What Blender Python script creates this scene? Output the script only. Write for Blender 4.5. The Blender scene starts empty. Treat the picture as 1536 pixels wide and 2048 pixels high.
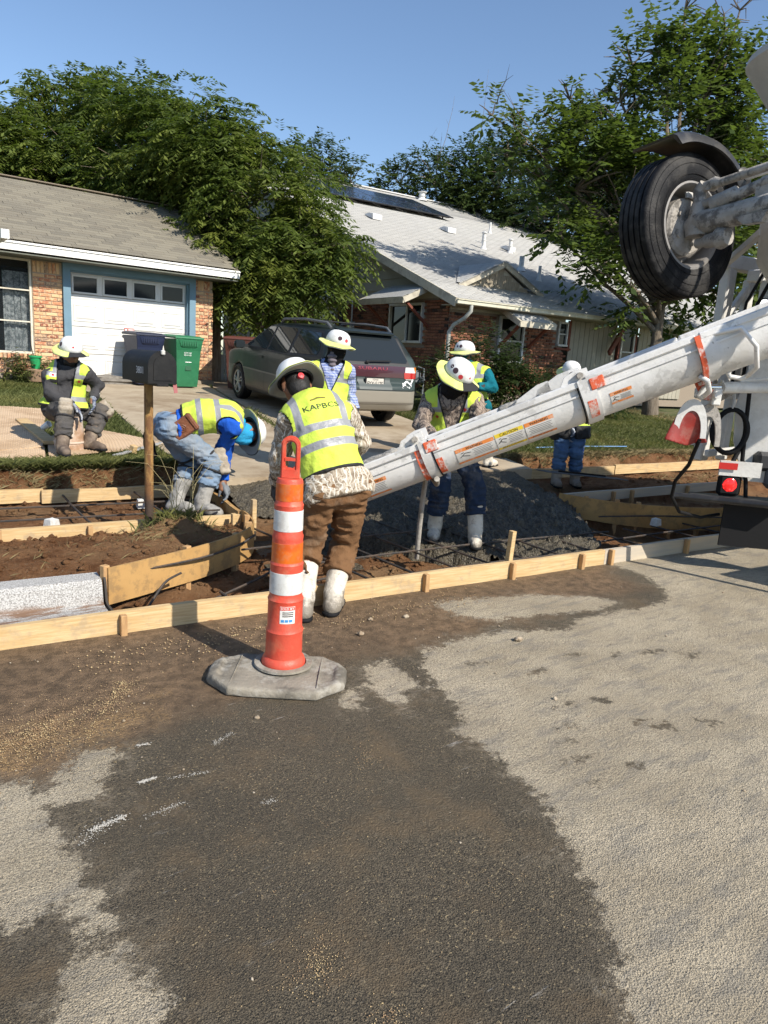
import bpy, bmesh, math, random
import numpy as np
from math import sin, cos, pi, radians, sqrt, atan2
from mathutils import Vector, Matrix, noise as mnoise
from mathutils.bvhtree import BVHTree

scene = bpy.context.scene
COL = scene.collection
random.seed(7)
RNG = np.random.default_rng(11)

# ------------------------------------------------------------------ camera
EYE_HEIGHT = 1.62
HEADING, PITCH, ROLL = radians(52.0), radians(12.0), radians(3.7)
cam_data = bpy.data.cameras.new("camera")
cam_data.sensor_fit = 'VERTICAL'
cam_data.sensor_height = 36.0
cam_data.lens = 36.0 * 1440 / 2048
cam_data.clip_start = 0.05
cam_data.clip_end = 2000
camera = bpy.data.objects.new("camera", cam_data)
COL.objects.link(camera)
_f0 = Vector((cos(HEADING), sin(HEADING), 0)); _r0 = Vector((sin(HEADING), -cos(HEADING), 0))
_fw = _f0 * cos(PITCH) - Vector((0, 0, sin(PITCH)))
_up = _f0 * sin(PITCH) + Vector((0, 0, cos(PITCH)))
_ix = _r0 * cos(ROLL) + _up * sin(ROLL)
_iu = _up * cos(ROLL) - _r0 * sin(ROLL)
_m = Matrix((_ix, _iu, -_fw)).transposed().to_4x4()
_m.translation = (0, 0, EYE_HEIGHT)
camera.matrix_world = _m
scene.camera = camera

# ------------------------------------------------------------------ sky, sun, exposure
SUN_EL = radians(40.0)
SUN_AZ = atan2(-1.0, 0.2)              # the sun stands over the street, behind the photographer
sun_dir = Vector((cos(SUN_EL) * cos(SUN_AZ), cos(SUN_EL) * sin(SUN_AZ), sin(SUN_EL)))
world = bpy.data.worlds.new("World")
scene.world = world
world.use_nodes = True
_nt = world.node_tree
_bg = _nt.nodes['Background']
_sky = _nt.nodes.new('ShaderNodeTexSky')
_sky.sky_type = 'NISHITA'
_sky.sun_disc = False
_sky.sun_elevation = SUN_EL
_sky.sun_rotation = pi / 2 - SUN_AZ
_sky.altitude = 200
_sky.air_density = 1.0
_sky.dust_density = 0.4
_sky.ozone_density = 3.0
_nt.links.new(_sky.outputs[0], _bg.inputs[0])
_bg.inputs[1].default_value = 0.112
sun_data = bpy.data.lights.new("sun", 'SUN')
sun_data.energy = 4.4
sun_data.angle = radians(0.55)
sun_data.color = (1.0, 0.93, 0.82)
sun = bpy.data.objects.new("sun", sun_data)
sun.rotation_euler = sun_dir.to_track_quat('Z', 'Y').to_euler()
sun.location = (0, -10, 20)
COL.objects.link(sun)
scene.view_settings.view_transform = 'Standard'
scene.view_settings.look = 'None'
scene.view_settings.exposure = 0.60
scene.view_settings.gamma = 1.0
scene.view_settings.use_curve_mapping = False
scene.render.engine = 'CYCLES'

# ------------------------------------------------------------------ material helpers
class NT:
    def __init__(s, name):
        s.m = bpy.data.materials.new(name); s.m.use_nodes = True
        s.t = s.m.node_tree; s.p = s.t.nodes['Principled BSDF']; s.out = s.t.nodes['Material Output']
    def n(s, typ, ins=None, **props):
        nd = s.t.nodes.new('ShaderNode' + typ)
        for k, v in props.items(): setattr(nd, k, v)
        for k, v in (ins or {}).items(): s.set(nd.inputs[k], v)
        return nd
    def set(s, sock, v):
        if isinstance(v, bpy.types.NodeSocket): s.t.links.new(v, sock)
        elif isinstance(v, bpy.types.Node): s.t.links.new(v.outputs[0], sock)
        else:
            if hasattr(sock.default_value, '__len__') and not isinstance(v, str):
                v = tuple(v)
                if len(sock.default_value) == 4 and len(v) == 3: v = v + (1,)
            sock.default_value = v
    def math(s, op, a, b=0.0, c=0.0, clamp=False):
        nd = s.t.nodes.new('ShaderNodeMath'); nd.operation = op; nd.use_clamp = clamp
        s.set(nd.inputs[0], a); s.set(nd.inputs[1], b); s.set(nd.inputs[2], c); return nd.outputs[0]
    def mix(s, f, a, b, blend='MIX'):
        nd = s.t.nodes.new('ShaderNodeMix'); nd.data_type = 'RGBA'; nd.blend_type = blend
        s.set(nd.inputs[0], f); s.set(nd.inputs[6], a); s.set(nd.inputs[7], b); return nd.outputs[2]
    def ramp(s, f, stops):
        nd = s.t.nodes.new('ShaderNodeValToRGB'); e = nd.color_ramp.elements
        while len(e) < len(stops): e.new(0.5)
        for i, (p, c) in enumerate(stops):
            e[i].position = p; e[i].color = tuple(c) + (1,) if len(c) == 3 else c
        s.set(nd.inputs[0], f); return nd.outputs[0]
    def step(s, v, lo, hi):
        nd = s.t.nodes.new('ShaderNodeMapRange'); nd.interpolation_type = 'SMOOTHSTEP'
        s.set(nd.inputs[0], v); s.set(nd.inputs[1], lo); s.set(nd.inputs[2], hi); return nd.outputs[0]
    def coord(s, kind='Object'):
        return s.t.nodes.new('ShaderNodeTexCoord').outputs[kind]
    def noise(s, vec, scale, detail=4, rough=0.55, out=0):
        return s.n('TexNoise', {'Vector': vec, 'Scale': scale, 'Detail': detail, 'Roughness': rough}).outputs[out]
    def scale(s, vec, xyz):
        return s.n('Mapping', {'Vector': vec, 'Scale': xyz}).outputs[0]
    def bump(s, h, dist, strength=1.0, normal=None):
        ins = {'Height': h, 'Distance': dist, 'Strength': strength}
        if normal is not None: ins['Normal'] = normal
        b = s.n('Bump', ins); s.t.links.new(b.outputs[0], s.p.inputs['Normal']); return b.outputs[0]
    def attr(s, name, out='Fac'):
        return s.n('Attribute', attribute_name=name).outputs[out]
    def sep(s, v):
        return s.n('SeparateXYZ', {0: v}).outputs
    def base(s, c): s.set(s.p.inputs['Base Color'], c)
    def rough(s, c): s.set(s.p.inputs['Roughness'], c)

MATS = {}
def simple(name, c, rough=0.6, metal=0.0, c2=None, scale=6.0, bump=0.0, bscale=40.0, coat=0.0, stretch=(1, 1, 1), dirt=None, dscale=3.0, damt=0.5, spec=None, space='Object'):
    """colour with mottling (c2), fine relief (bump metres) and blotches of dirt"""
    t = NT(name); v = t.coord(space)
    if stretch != (1, 1, 1): v = t.scale(v, stretch)
    col = c
    if c2 is not None: col = t.mix(t.step(t.noise(v, scale, 5, 0.6), 0.35, 0.65), c, c2)
    if dirt is not None: col = t.mix(t.math('MULTIPLY', t.step(t.noise(v, dscale, 6, 0.7), 0.48, 0.62), damt), col, dirt)
    t.base(col); t.rough(rough)
    t.p.inputs['Metallic'].default_value = metal
    t.p.inputs['Coat Weight'].default_value = coat
    if spec is not None: t.p.inputs['Specular IOR Level'].default_value = spec
    if bump: t.bump(t.noise(v, bscale, 4, 0.6), bump)
    MATS[name] = t.m
    return t.m

# ------------------------------------------------------------------ object helpers
ROOTM = {}
def thing(name, label, cat, loc=(0, 0, 0), rotz=0.0, group=None, local=False):
    o = bpy.data.objects.new(name, None); o.empty_display_size = 0.1
    o.location = loc; o.rotation_euler = (0, 0, rotz)
    o['label'] = label; o['category'] = cat
    if group: o['group'] = group
    COL.objects.link(o)
    if not local: ROOTM[o.name] = (Matrix.Translation(loc) @ Matrix.Rotation(rotz, 4, 'Z')).inverted()
    return o
def hang(o, parent):
    if parent is not None:
        o.parent = parent
        if parent.name in ROOTM: o.matrix_parent_inverse = ROOTM[parent.name]
    return o
def tag(o, label=None, cat=None, group=None, kind=None):
    for k, v in (('label', label), ('category', cat), ('group', group), ('kind', kind)):
        if v: o[k] = v
    return o
def link(name, me, parent=None, mat=None):
    o = bpy.data.objects.new(name, me); COL.objects.link(o); hang(o, parent)
    if mat is not None:
        for m in (mat if isinstance(mat, (list, tuple)) else [mat]): me.materials.append(m)
    return o
def mesh_np(name, V, F, smooth=False, angle=None):
    """mesh from arrays; F is an (n,k) int array"""
    me = bpy.data.meshes.new(name); V = np.asarray(V, np.float32); F = np.asarray(F, np.int32)
    n, k = F.shape
    me.vertices.add(len(V)); me.vertices.foreach_set('co', V.ravel())
    me.loops.add(n * k); me.loops.foreach_set('vertex_index', F.ravel())
    me.polygons.add(n); me.polygons.foreach_set('loop_start', np.arange(0, n * k, k, dtype=np.int32))
    me.polygons.foreach_set('loop_total', np.full(n, k, np.int32))
    if smooth: me.polygons.foreach_set('use_smooth', np.ones(n, bool))
    me.update(calc_edges=True)
    return me
def set_attr(me, name, arr, vec=False):
    a = me.attributes.new(name, 'FLOAT_VECTOR' if vec else 'FLOAT', 'POINT')
    a.data.foreach_set('vector' if vec else 'value', np.asarray(arr, np.float32).ravel())

class MB:
    """collects shapes; build() links them as one mesh object"""
    def __init__(s): s.v = []; s.f = []; s.mi = []; s.cur = 0
    def add(s, v, f):
        b = len(s.v); s.v += [tuple(p) for p in v]; s.f += [tuple(b + i for i in q) for q in f]; s.mi += [s.cur] * len(f); return s
    def box(s, c, size, rot=None, ch=0.0):
        hx, hy, hz = [x / 2 for x in size]; c = Vector(c)
        if ch <= 0:
            v = [Vector((x * hx, y * hy, z * hz)) for x in (-1, 1) for y in (-1, 1) for z in (-1, 1)]
            f = [(0, 1, 3, 2), (4, 6, 7, 5), (0, 4, 5, 1), (2, 3, 7, 6), (0, 2, 6, 4), (1, 5, 7, 3)]
        else:
            v = []; ids = {}
            for x in (-1, 1):
                for y in (-1, 1):
                    for z in (-1, 1):
                        for ax in range(3):
                            p = [x * (hx - ch), y * (hy - ch), z * (hz - ch)]
                            p[ax] = (x * hx, y * hy, z * hz)[ax]
                            ids[(x, y, z, ax)] = len(v); v.append(Vector(p))
            f = []
            for ax in range(3):
                a, b = [(1, 2), (2, 0), (0, 1)][ax]
                for sg in (-1, 1):
                    q = []
                    for (i, j) in ((-1, -1), (1, -1), (1, 1), (-1, 1)):
                        k = [0, 0, 0]; k[ax] = sg; k[a] = i; k[b] = j; q.append(ids[(*k, ax)])
                    f.append(q if sg > 0 else q[::-1])
                for i in (-1, 1):
                    for j in (-1, 1):
                        k0 = [0, 0, 0]; k1 = [0, 0, 0]; k0[ax] = -1; k1[ax] = 1
                        for k in (k0, k1): k[a] = i; k[b] = j
                        q = [ids[(*k0, a)], ids[(*k1, a)], ids[(*k1, b)], ids[(*k0, b)]]
                        f.append(q if i * j > 0 else q[::-1])
            for x in (-1, 1):
                for y in (-1, 1):
                    for z in (-1, 1):
                        q = [ids[(x, y, z, a)] for a in range(3)]
                        f.append(q if x * y * z > 0 else q[::-1])
        if rot is not None: v = [rot @ p for p in v]
        return s.add([p + c for p in v], f)
    def bar(s, a, b, w, h, up=(0, 0, 1), ch=0.0):
        """box from a to b, w across, h along up"""
        a = Vector(a); b = Vector(b); x = (b - a).normalized(); y = Vector(up).cross(x).normalized(); z = x.cross(y)
        return s.box((a + b) / 2, ((b - a).length, w, h), Matrix((x, y, z)).transposed(), ch)
    def tube(s, pts, r, n=8, caps=True):
        pts = [Vector(p) for p in pts]; N = len(pts)
        rr = r if isinstance(r, (list, tuple)) else [r] * N
        t = [(pts[min(i + 1, N - 1)] - pts[max(i - 1, 0)]).normalized() for i in range(N)]
        u = t[0].orthogonal().normalized(); v = []
        for i in range(N):
            u = (u - t[i] * u.dot(t[i])); u = u.normalized() if u.length > 1e-6 else t[i].orthogonal().normalized()
            w = t[i].cross(u)
            v += [pts[i] + (u * cos(2 * pi * k / n) + w * sin(2 * pi * k / n)) * rr[i] for k in range(n)]
        f = [(i * n + k, i * n + (k + 1) % n, (i + 1) * n + (k + 1) % n, (i + 1) * n + k) for i in range(N - 1) for k in range(n)]
        if caps: f += [tuple(range(n))[::-1], tuple(range((N - 1) * n, N * n))]
        return s.add(v, f)
    def lathe(s, prof, n=24, o=(0, 0, 0), ax=(0, 0, 1), closed=False, ex=1.0, arc=None):
        """prof: (radius, height) pairs; ex squashes one cross axis; arc=(a0,a1) for part of a turn"""
        o = Vector(o); z = Vector(ax).normalized(); x = z.orthogonal().normalized()
        if abs(z.z) > 0.999: x = Vector((1, 0, 0))
        y = z.cross(x); P = len(prof); v = []
        a0, a1 = arc if arc else (0, 2 * pi); m = n + 1 if arc else n
        for k in range(m):
            a = a0 + (a1 - a0) * k / n
            d = x * cos(a) + y * (sin(a) * ex)
            v += [o + d * r + z * h for r, h in prof]
        f = []
        for k in range(n):
            k2 = (k + 1) % m
            for i in range(P if closed else P - 1):
                j = (i + 1) % P
                f.append((k * P + i, k2 * P + i, k2 * P + j, k * P + j))
        return s.add(v, f)
    def prism(s, poly, o, ex, ey, depth):
        """polygon in the plane (ex,ey) pushed along ex x ey by depth"""
        o = Vector(o); ex = Vector(ex); ey = Vector(ey); n = ex.cross(ey).normalized() * depth; k = len(poly)
        a = [o + ex * p[0] + ey * p[1] for p in poly]
        return s.add(a + [p + n for p in a], [tuple(range(k))[::-1], tuple(range(k, 2 * k))] + [(i, (i + 1) % k, k + (i + 1) % k, k + i) for i in range(k)])
    def sheet(s, path, z0, z1, th):
        """upright thin board following a plan path [(x,y)], z0/z1 numbers or lists"""
        P = [Vector((p[0], p[1], 0)) for p in path]; N = len(P); v = []
        for i in range(N):
            t = (P[min(i + 1, N - 1)] - P[max(i - 1, 0)]).normalized(); n = Vector((-t.y, t.x, 0)) * th / 2
            lo = z0[i] if isinstance(z0, (list, tuple)) else z0; hi = z1[i] if isinstance(z1, (list, tuple)) else z1
            for q, zz in ((P[i] - n, lo), (P[i] + n, lo), (P[i] + n, hi), (P[i] - n, hi)): v.append(q + Vector((0, 0, zz)))
        f = [(0, 3, 2, 1), tuple((N - 1) * 4 + k for k in (0, 1, 2, 3))]
        f = [f[0], f[1]] + [(i * 4 + k, i * 4 + (k + 1) % 4, i * 4 + 4 + (k + 1) % 4, i * 4 + 4 + k) for i in range(N - 1) for k in range(4)]
        return s.add(v, f)
    def mesh(s, name, smooth=None):
        me = bpy.data.meshes.new(name); me.from_pydata(s.v, [], s.f)
        bm = bmesh.new(); bm.from_mesh(me)
        bmesh.ops.recalc_face_normals(bm, faces=bm.faces); bm.to_mesh(me); bm.free()
        if any(s.mi): me.polygons.foreach_set('material_index', s.mi)
        if smooth is not None:
            me.polygons.foreach_set('use_smooth', [True] * len(me.polygons)); me.set_sharp_from_angle(angle=radians(smooth))
        me.update(); return me
    def build(s, name, mat, parent=None, smooth=None):
        return link(name, s.mesh(name, smooth), parent, mat)
def inst(name, me, parent, loc, rot=None, scale=None):
    o = bpy.data.objects.new(name, me); COL.objects.link(o)
    o.location = loc
    if rot is not None: o.rotation_euler = rot
    if scale is not None: o.scale = scale
    return hang(o, parent)

# ------------------------------------------------------------------ value noise on arrays
_H = RNG.random(65536).astype(np.float32)
def vnoise(P):
    P = np.asarray(P, np.float32); i = np.floor(P).astype(np.int64); f = P - i; f = f * f * (3 - 2 * f)
    def h(dx, dy, dz): return _H[((i[..., 0] + dx) * 7919 + (i[..., 1] + dy) * 104729 + (i[..., 2] + dz) * 1299709) & 65535]
    x, y, z = f[..., 0], f[..., 1], f[..., 2]
    a = h(0, 0, 0) * (1 - x) + h(1, 0, 0) * x; b = h(0, 1, 0) * (1 - x) + h(1, 1, 0) * x
    c = h(0, 0, 1) * (1 - x) + h(1, 0, 1) * x; d = h(0, 1, 1) * (1 - x) + h(1, 1, 1) * x
    return ((a * (1 - y) + b * y) * (1 - z) + (c * (1 - y) + d * y) * z) * 2 - 1
def fbm(P, octaves=4, lac=2.1, gain=0.5):
    P = np.asarray(P, np.float32); r = 0; a = 1.0; s = 1.0
    for k in range(octaves): r = r + a * vnoise(P * s + k * 17.3); a *= gain; s *= lac
    return r
def fbm2(x, y, sc, octaves=4, seed=0.0):
    return fbm(np.stack([x * sc, y * sc, np.full_like(x, seed)], -1), octaves)

# ------------------------------------------------------------------ implicit surfaces (organic shapes)
def seg(P, a, b, ra, rb, n=None, k=1.0):
    a = np.asarray(a, np.float32); b = np.asarray(b, np.float32); ab = b - a
    t = np.clip(((P - a) @ ab) / max(float(ab @ ab), 1e-9), 0, 1)
    q = P - a - t[..., None] * ab
    if n is not None:
        n = np.asarray(n, np.float32); w = q @ n; q = q + (w * (k - 1))[..., None] * n
    return np.sqrt((q * q).sum(-1)) - (ra + t * (rb - ra))
def smin(a, b, k):
    h = np.clip(0.5 + 0.5 * (b - a) / k, 0, 1); return b + (a - b) * h - k * h * (1 - h)
def smax(a, b, k): return -smin(-a, -b, k)
def union(P, prims, k=0.03):
    d = None
    for pr in prims:
        e = seg(P, *pr); d = e if d is None else smin(d, e, k)
    return d
def bounds(prims, pad):
    lo = np.full(3, 1e9); hi = -lo
    for pr in prims:
        r = max(pr[2], pr[3])
        for q in pr[:2]: lo = np.minimum(lo, np.asarray(q) - r); hi = np.maximum(hi, np.asarray(q) + r)
    return lo - pad, hi + pad
def surface(fn, lo, hi, h):
    """surface nets of fn over a box: returns (V, quads)"""
    lo = np.asarray(lo, np.float32); n = np.ceil((np.asarray(hi) - lo) / h).astype(int) + 1
    ax = [lo[i] + h * np.arange(n[i], dtype=np.float32) for i in range(3)]
    P = np.stack(np.meshgrid(*ax, indexing='ij'), -1); D = fn(P.reshape(-1, 3)).reshape(n).astype(np.float32)
    S = D < 0; nc = n - 1
    cnt = np.zeros(nc, np.int8); acc = np.zeros((*nc, 3), np.float32); num = np.zeros(nc, np.float32)
    c = lambda A, i, j, k: A[i:i + nc[0], j:j + nc[1], k:k + nc[2]]
    for i in (0, 1):
        for j in (0, 1):
            for k in (0, 1): cnt += c(S, i, j, k)
    act = (cnt > 0) & (cnt < 8)
    for axis in range(3):
        for u in (0, 1):
            for v in (0, 1):
                o = [u, v]; o.insert(axis, 0); o2 = list(o); o2[axis] = 1
                a = c(D, *o); b = c(D, *o2); m = (a < 0) != (b < 0)
                t = np.where(m, a / np.where(m, a - b, 1), 0)
                for d in range(3): acc[..., d] += np.where(m, t if d == axis else o[d], 0)
                num += m
    idx = np.full(nc, -1, np.int64); k = act.sum(); idx[act] = np.arange(k)
    g = np.argwhere(act); V = lo + h * (g + acc[act] / num[act][:, None])
    F = []
    for axis in range(3):
        b, cc = [(1, 2), (2, 0), (0, 1)][axis]
        s0 = [slice(1, -1)] * 3; s0[axis] = slice(0, -1); s1 = list(s0); s1[axis] = slice(1, None)
        A = S[tuple(s0)]; Bm = S[tuple(s1)]
        for sg in (True, False):
            e = np.argwhere((A == sg) & (Bm != sg))
            if not len(e): continue
            off = np.ones(3, int); off[axis] = 0; e = e + off
            q = []
            for (db, dc) in ((-1, -1), (0, -1), (0, 0), (-1, 0)):
                w = e.copy(); w[:, b] += db; w[:, cc] += dc; q.append(idx[w[:, 0], w[:, 1], w[:, 2]])
            q = np.stack(q, 1); F.append(q if sg else q[:, ::-1])
    return V, np.concatenate(F)
def organic(name, fn, lo, hi, h, mat, parent, attrs=None):
    V, F = surface(fn, lo, hi, h)
    me = mesh_np(name, V, F, smooth=True)
    if attrs is not None: set_attr(me, 'bc', attrs(V), vec=True)
    return link(name, me, parent, mat)

# ------------------------------------------------------------------ flat marks laid onto surfaces
def bvh_of(o):
    me = o.data; return BVHTree.FromPolygons([v.co.copy() for v in me.vertices], [tuple(p.vertices) for p in me.polygons])
def drape(bm, o, ex, ey, bvh, off):
    """2-D bmesh (x,y) laid on a surface: cast along -(ex x ey)"""
    o = Vector(o); ex = Vector(ex).normalized(); ey = Vector(ey).normalized(); n = ex.cross(ey).normalized()
    for v in bm.verts:
        p = o + ex * v.co.x + ey * v.co.y; z = v.co.z
        if bvh is None: v.co = p + n * (off + z); continue
        hit, nor, _, _ = bvh.ray_cast(p + n * 0.6, -n)
        if hit is None: hit, nor, _, _ = bvh.find_nearest(p)
        v.co = (hit if hit is not None else p) + n * (off + z)
def patch(name, poly, o, ex, ey, bvh, mat, parent, off=0.003, cell=0.05, smooth=True):
    bm = bmesh.new(); f = bm.faces.new([bm.verts.new((p[0], p[1], 0)) for p in poly])
    if bvh is not None:
        for ax in (0, 1):
            a = min(p[ax] for p in poly); b = max(p[ax] for p in poly); k = max(1, int((b - a) / cell))
            for i in range(1, k):
                c = [0, 0, 0]; c[ax] = a + (b - a) * i / k; nn = [0, 0, 0]; nn[ax] = 1
                bmesh.ops.bisect_plane(bm, geom=bm.verts[:] + bm.edges[:] + bm.faces[:], plane_co=c, plane_no=nn)
    drape(bm, o, ex, ey, bvh, off)
    me = bpy.data.meshes.new(name); bm.to_mesh(me); bm.free()
    if smooth: me.polygons.foreach_set('use_smooth', [True] * len(me.polygons))
    return link(name, me, parent, mat)
def lettering(txt, size, o, ex, ey, mat, parent, bvh=None, off=0.004, name='lettering', cell=0.02, align='CENTER', bold=0.0, xs=1.0):
    cu = bpy.data.curves.new('t', 'FONT'); cu.body = txt; cu.size = size; cu.align_x = align; cu.align_y = 'CENTER'; cu.offset = bold; cu.resolution_u = 2
    tmp = bpy.data.objects.new('t', cu); COL.objects.link(tmp)
    dg = bpy.context.evaluated_depsgraph_get(); me0 = bpy.data.meshes.new_from_object(tmp.evaluated_get(dg))
    bpy.data.objects.remove(tmp); bm = bmesh.new(); bm.from_mesh(me0)
    for v in bm.verts: v.co.x *= xs
    if bvh is not None and cell < size * 6:
        xsn = [v.co.x for v in bm.verts]
        if xsn:
            a, b = min(xsn), max(xsn); k = int((b - a) / cell)
            for i in range(1, k):
                bmesh.ops.bisect_plane(bm, geom=bm.verts[:] + bm.edges[:] + bm.faces[:], plane_co=(a + (b - a) * i / k, 0, 0), plane_no=(1, 0, 0))
    drape(bm, o, ex, ey, bvh, off)
    me = bpy.data.meshes.new(name); bm.to_mesh(me); bm.free(); bpy.data.meshes.remove(me0)
    return link(name, me, parent, mat)

# ------------------------------------------------------------------ the kerb line frame: s along the street, d towards the houses
KO = Vector((0.62, 4.0, 0)); KU = Vector((0.9959, -0.0905, 0)); KN = Vector((0.0905, 0.9959, 0))
def SD(s, d, z=0.0): return KO + KU * s + KN * d + Vector((0, 0, z))
def toSD(x, y): return (x - KO.x) * KU.x + (y - KO.y) * KU.y, (x - KO.x) * KN.x + (y - KO.y) * KN.y
def sd2xy(S, D): return KO.x + KU.x * S + KN.x * D, KO.y + KU.y * S + KN.y * D
def lot(d):
    """height of the lots behind the kerb"""
    return np.interp(d, [2.4, 3.3, 11.5, 400], [0.35, 0.405, 0.83, 0.9])

# =================================================================== GROUND
def grid_mesh(name, S, D, zfn, smooth=True):
    """sheet over kerb-frame coordinates S x D"""
    A, Bm = np.meshgrid(S, D, indexing='ij'); x, y = sd2xy(A, Bm)
    z = zfn(A, Bm); V = np.stack([x, y, z], -1).reshape(-1, 3); n, m = A.shape
    i = np.arange(n * m).reshape(n, m)
    F = np.stack([i[:-1, :-1], i[1:, :-1], i[1:, 1:], i[:-1, 1:]], -1).reshape(-1, 4)
    return mesh_np(name, V, F, smooth), A.ravel(), Bm.ravel(), V
def poly_sd(X, Y, poly):
    """signed distance to a closed polygon, negative inside"""
    d = np.full(X.shape, 1e9); ins = np.zeros(X.shape, bool); n = len(poly)
    for i in range(n):
        ax, ay = poly[i]; bx, by = poly[(i + 1) % n]; ex, ey = bx - ax, by - ay
        t = np.clip(((X - ax) * ex + (Y - ay) * ey) / (ex * ex + ey * ey + 1e-12), 0, 1)
        d = np.minimum(d, np.hypot(X - ax - t * ex, Y - ay - t * ey))
        c = ((ay > Y) != (by > Y)); xx = ax + (Y - ay) * ex / (ey if abs(ey) > 1e-9 else 1e-9)
        ins ^= c & (X < xx)
    return np.where(ins, -d, d)

# --- the street: asphalt, dry and pale where nothing was spilt, dark where it was hosed down, brown along the form
DRY = [[(0.24, 2.75), (0.44, 2.68), (0.48, 2.65), (0.51, 2.56), (0.6, 2.66), (0.7, 2.74), (0.8, 2.73), (0.82, 2.65), (0.72, 2.57), (0.68, 2.42), (0.6, 2.47), (0.5, 2.45), (0.48, 2.35), (0.53, 2.26), (0.5, 2.19), (0.52, 2.06), (0.5, 2.01), (0.54, 1.95), (0.51, 1.9), (0.53, 1.84), (0.51, 1.78), (0.46, 1.77), (0.44, 1.83), (0.45, 1.9), (0.4, 1.97), (0.31, 1.93), (0.16, 2.09), (-1.2, 2.3), (-1.2, 2.9)],
       [(0.53, 1.73), (0.52, 1.67), (0.55, 1.6), (0.55, 1.5), (0.53, 1.41), (0.5, 1.1), (0.1, 1.3), (0.28, 1.58), (0.36, 1.61), (0.39, 1.66), (0.4, 1.74), (0.47, 1.74)],
       [(5.29, 3.6), (5.29, 3.2), (5.07, 2.88), (4.86, 2.72), (4.57, 2.69), (4.29, 2.75), (3.85, 2.78), (3.68, 2.69), (3.24, 2.89), (3.03, 2.9), (2.62, 2.89), (2.47, 2.73), (2.33, 2.34), (2.27, 2.2), (2.15, 2.11), (2.17, 1.9), (2.11, 1.72), (2.09, 1.56), (1.97, 1.4), (1.9, 1.25), (1.81, 1.09), (1.74, 1.01), (1.7, 0.92), (1.56, 0.86), (1.49, 0.76), (1.0, -2.0), (1, -30), (60, -30), (60, 3.6)],
       [(3.22, 3.49), (3.59, 3.42), (4.04, 3.26), (4.38, 3.02), (4.46, 2.86), (4.09, 2.85), (3.63, 2.98), (3.32, 3.06), (3.18, 3.26)],
       [(2.16, 2.87), (2.33, 2.89), (2.32, 2.74), (2.28, 2.53), (2.16, 2.54), (2.1, 2.39), (2.04, 2.51), (2.07, 2.68)],
       [(1.91, 2.68), (1.99, 2.67), (1.9, 2.52), (1.84, 2.56)]]
DRIPS = [(3.28, 1.52, .035), (3.05, 1.62, .05), (2.98, 1.72, .03), (2.62, 1.86, .045), (2.52, 1.78, .03), (2.42, 1.66, .05), (2.62, 1.5, .035), (4.0, 2.05, .06), (3.82, 2.2, .05), (3.55, 2.28, .04), (3.35, 2.4, .05), (3.2, 2.25, .03), (2.95, 2.35, .05), (2.75, 2.6, .04), (3.0, 1.95, .05), (2.8, 1.98, .035), (2.35, 1.5, .03)]
MUD = [(-1.5, 4.3), (0.5, 4.1), (1.69, 4.05), (2.72, 3.95), (5.26, 3.6), (4.95, 2.93), (3.22, 2.87), (2.62, 2.89), (2.16, 2.98), (1.21, 2.77), (0.88, 2.77), (0.55, 2.63), (0.32, 2.7), (-1.5, 3.0)]
SAND = [(-0.6, 3.2), (0.3, 3.15), (0.75, 3.05), (1.15, 3.15), (1.05, 2.88), (0.75, 2.75), (0.45, 2.72), (0.1, 2.82), (-0.6, 2.9)]
sv = np.concatenate([np.linspace(-60, -1.6, 12), np.arange(-1.5, 6.6, 0.03), np.linspace(6.8, 90, 16)])
dv = np.concatenate([np.linspace(-30, -4.2, 10), np.arange(-4.1, 0.02, 0.03), [0.03]])
me, A_, B_, V_ = grid_mesh('road', sv, dv, lambda s, d: fbm2(s, d, 1.1, 3) * 0.004)
X_, Y_ = V_[:, 0], V_[:, 1]
dry = np.full(X_.shape, 9.0)
for pl in DRY: dry = np.minimum(dry, poly_sd(X_, Y_, pl))
for (cx, cy, r) in DRIPS:
    dry = np.maximum(dry, 0.75 * r - np.hypot((X_ - cx) * 0.8 + 0.3 * (Y_ - cy), (Y_ - cy) * 1.3) + 0.03 * fbm2(X_, Y_, 22, 3))
set_attr(me, 'dry', np.clip(dry, -1, 1))
set_attr(me, 'mud', np.clip(poly_sd(X_, Y_, MUD), -1, 1))
set_attr(me, 'sand', np.clip(poly_sd(X_, Y_, SAND), -1, 1))
t = NT('asphalt'); v = t.coord('Object')
edge = t.math('MULTIPLY', t.math('SUBTRACT', t.noise(v, 9, 6, 0.68), 0.5), 0.26)
edge = t.math('ADD', edge, t.math('MULTIPLY', t.math('SUBTRACT', t.noise(v, 28, 8, 0.8), 0.5), 0.30))
edge = t.math('ADD', edge, t.math('MULTIPLY', t.math('SUBTRACT', t.noise(v, 190, 3, 0.7), 0.5), 0.08))
dryf = t.step(t.math('ADD', t.attr('dry'), edge), 0.022, -0.022)
grain = t.noise(v, 230, 4, 0.8); agg = t.n('TexVoronoi', {'Vector': v, 'Scale': 170.0}).outputs['Distance']
big = t.noise(v, 2.2, 5, 0.6)
drycol = t.mix(t.step(big, 0.3, 0.7), (0.46, 0.385, 0.27), (0.62, 0.53, 0.385))
drycol = t.mix(t.math('MULTIPLY', t.step(t.noise(t.scale(v, (1.0, 4.0, 1.0)), 3.5, 5, 0.7), 0.46, 0.66), 0.65), drycol, (0.27, 0.25, 0.215))
drycol = t.mix(t.step(grain, 0.53, 0.40), drycol, (0.15, 0.13, 0.098))
drycol = t.mix(t.math('MULTIPLY', t.step(agg, 0.25, 0.05), 0.5), drycol, (0.68, 0.61, 0.48))
wetcol = t.mix(t.step(grain, 0.40, 0.60), (0.022, 0.019, 0.014), (0.185, 0.150, 0.100))
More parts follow.
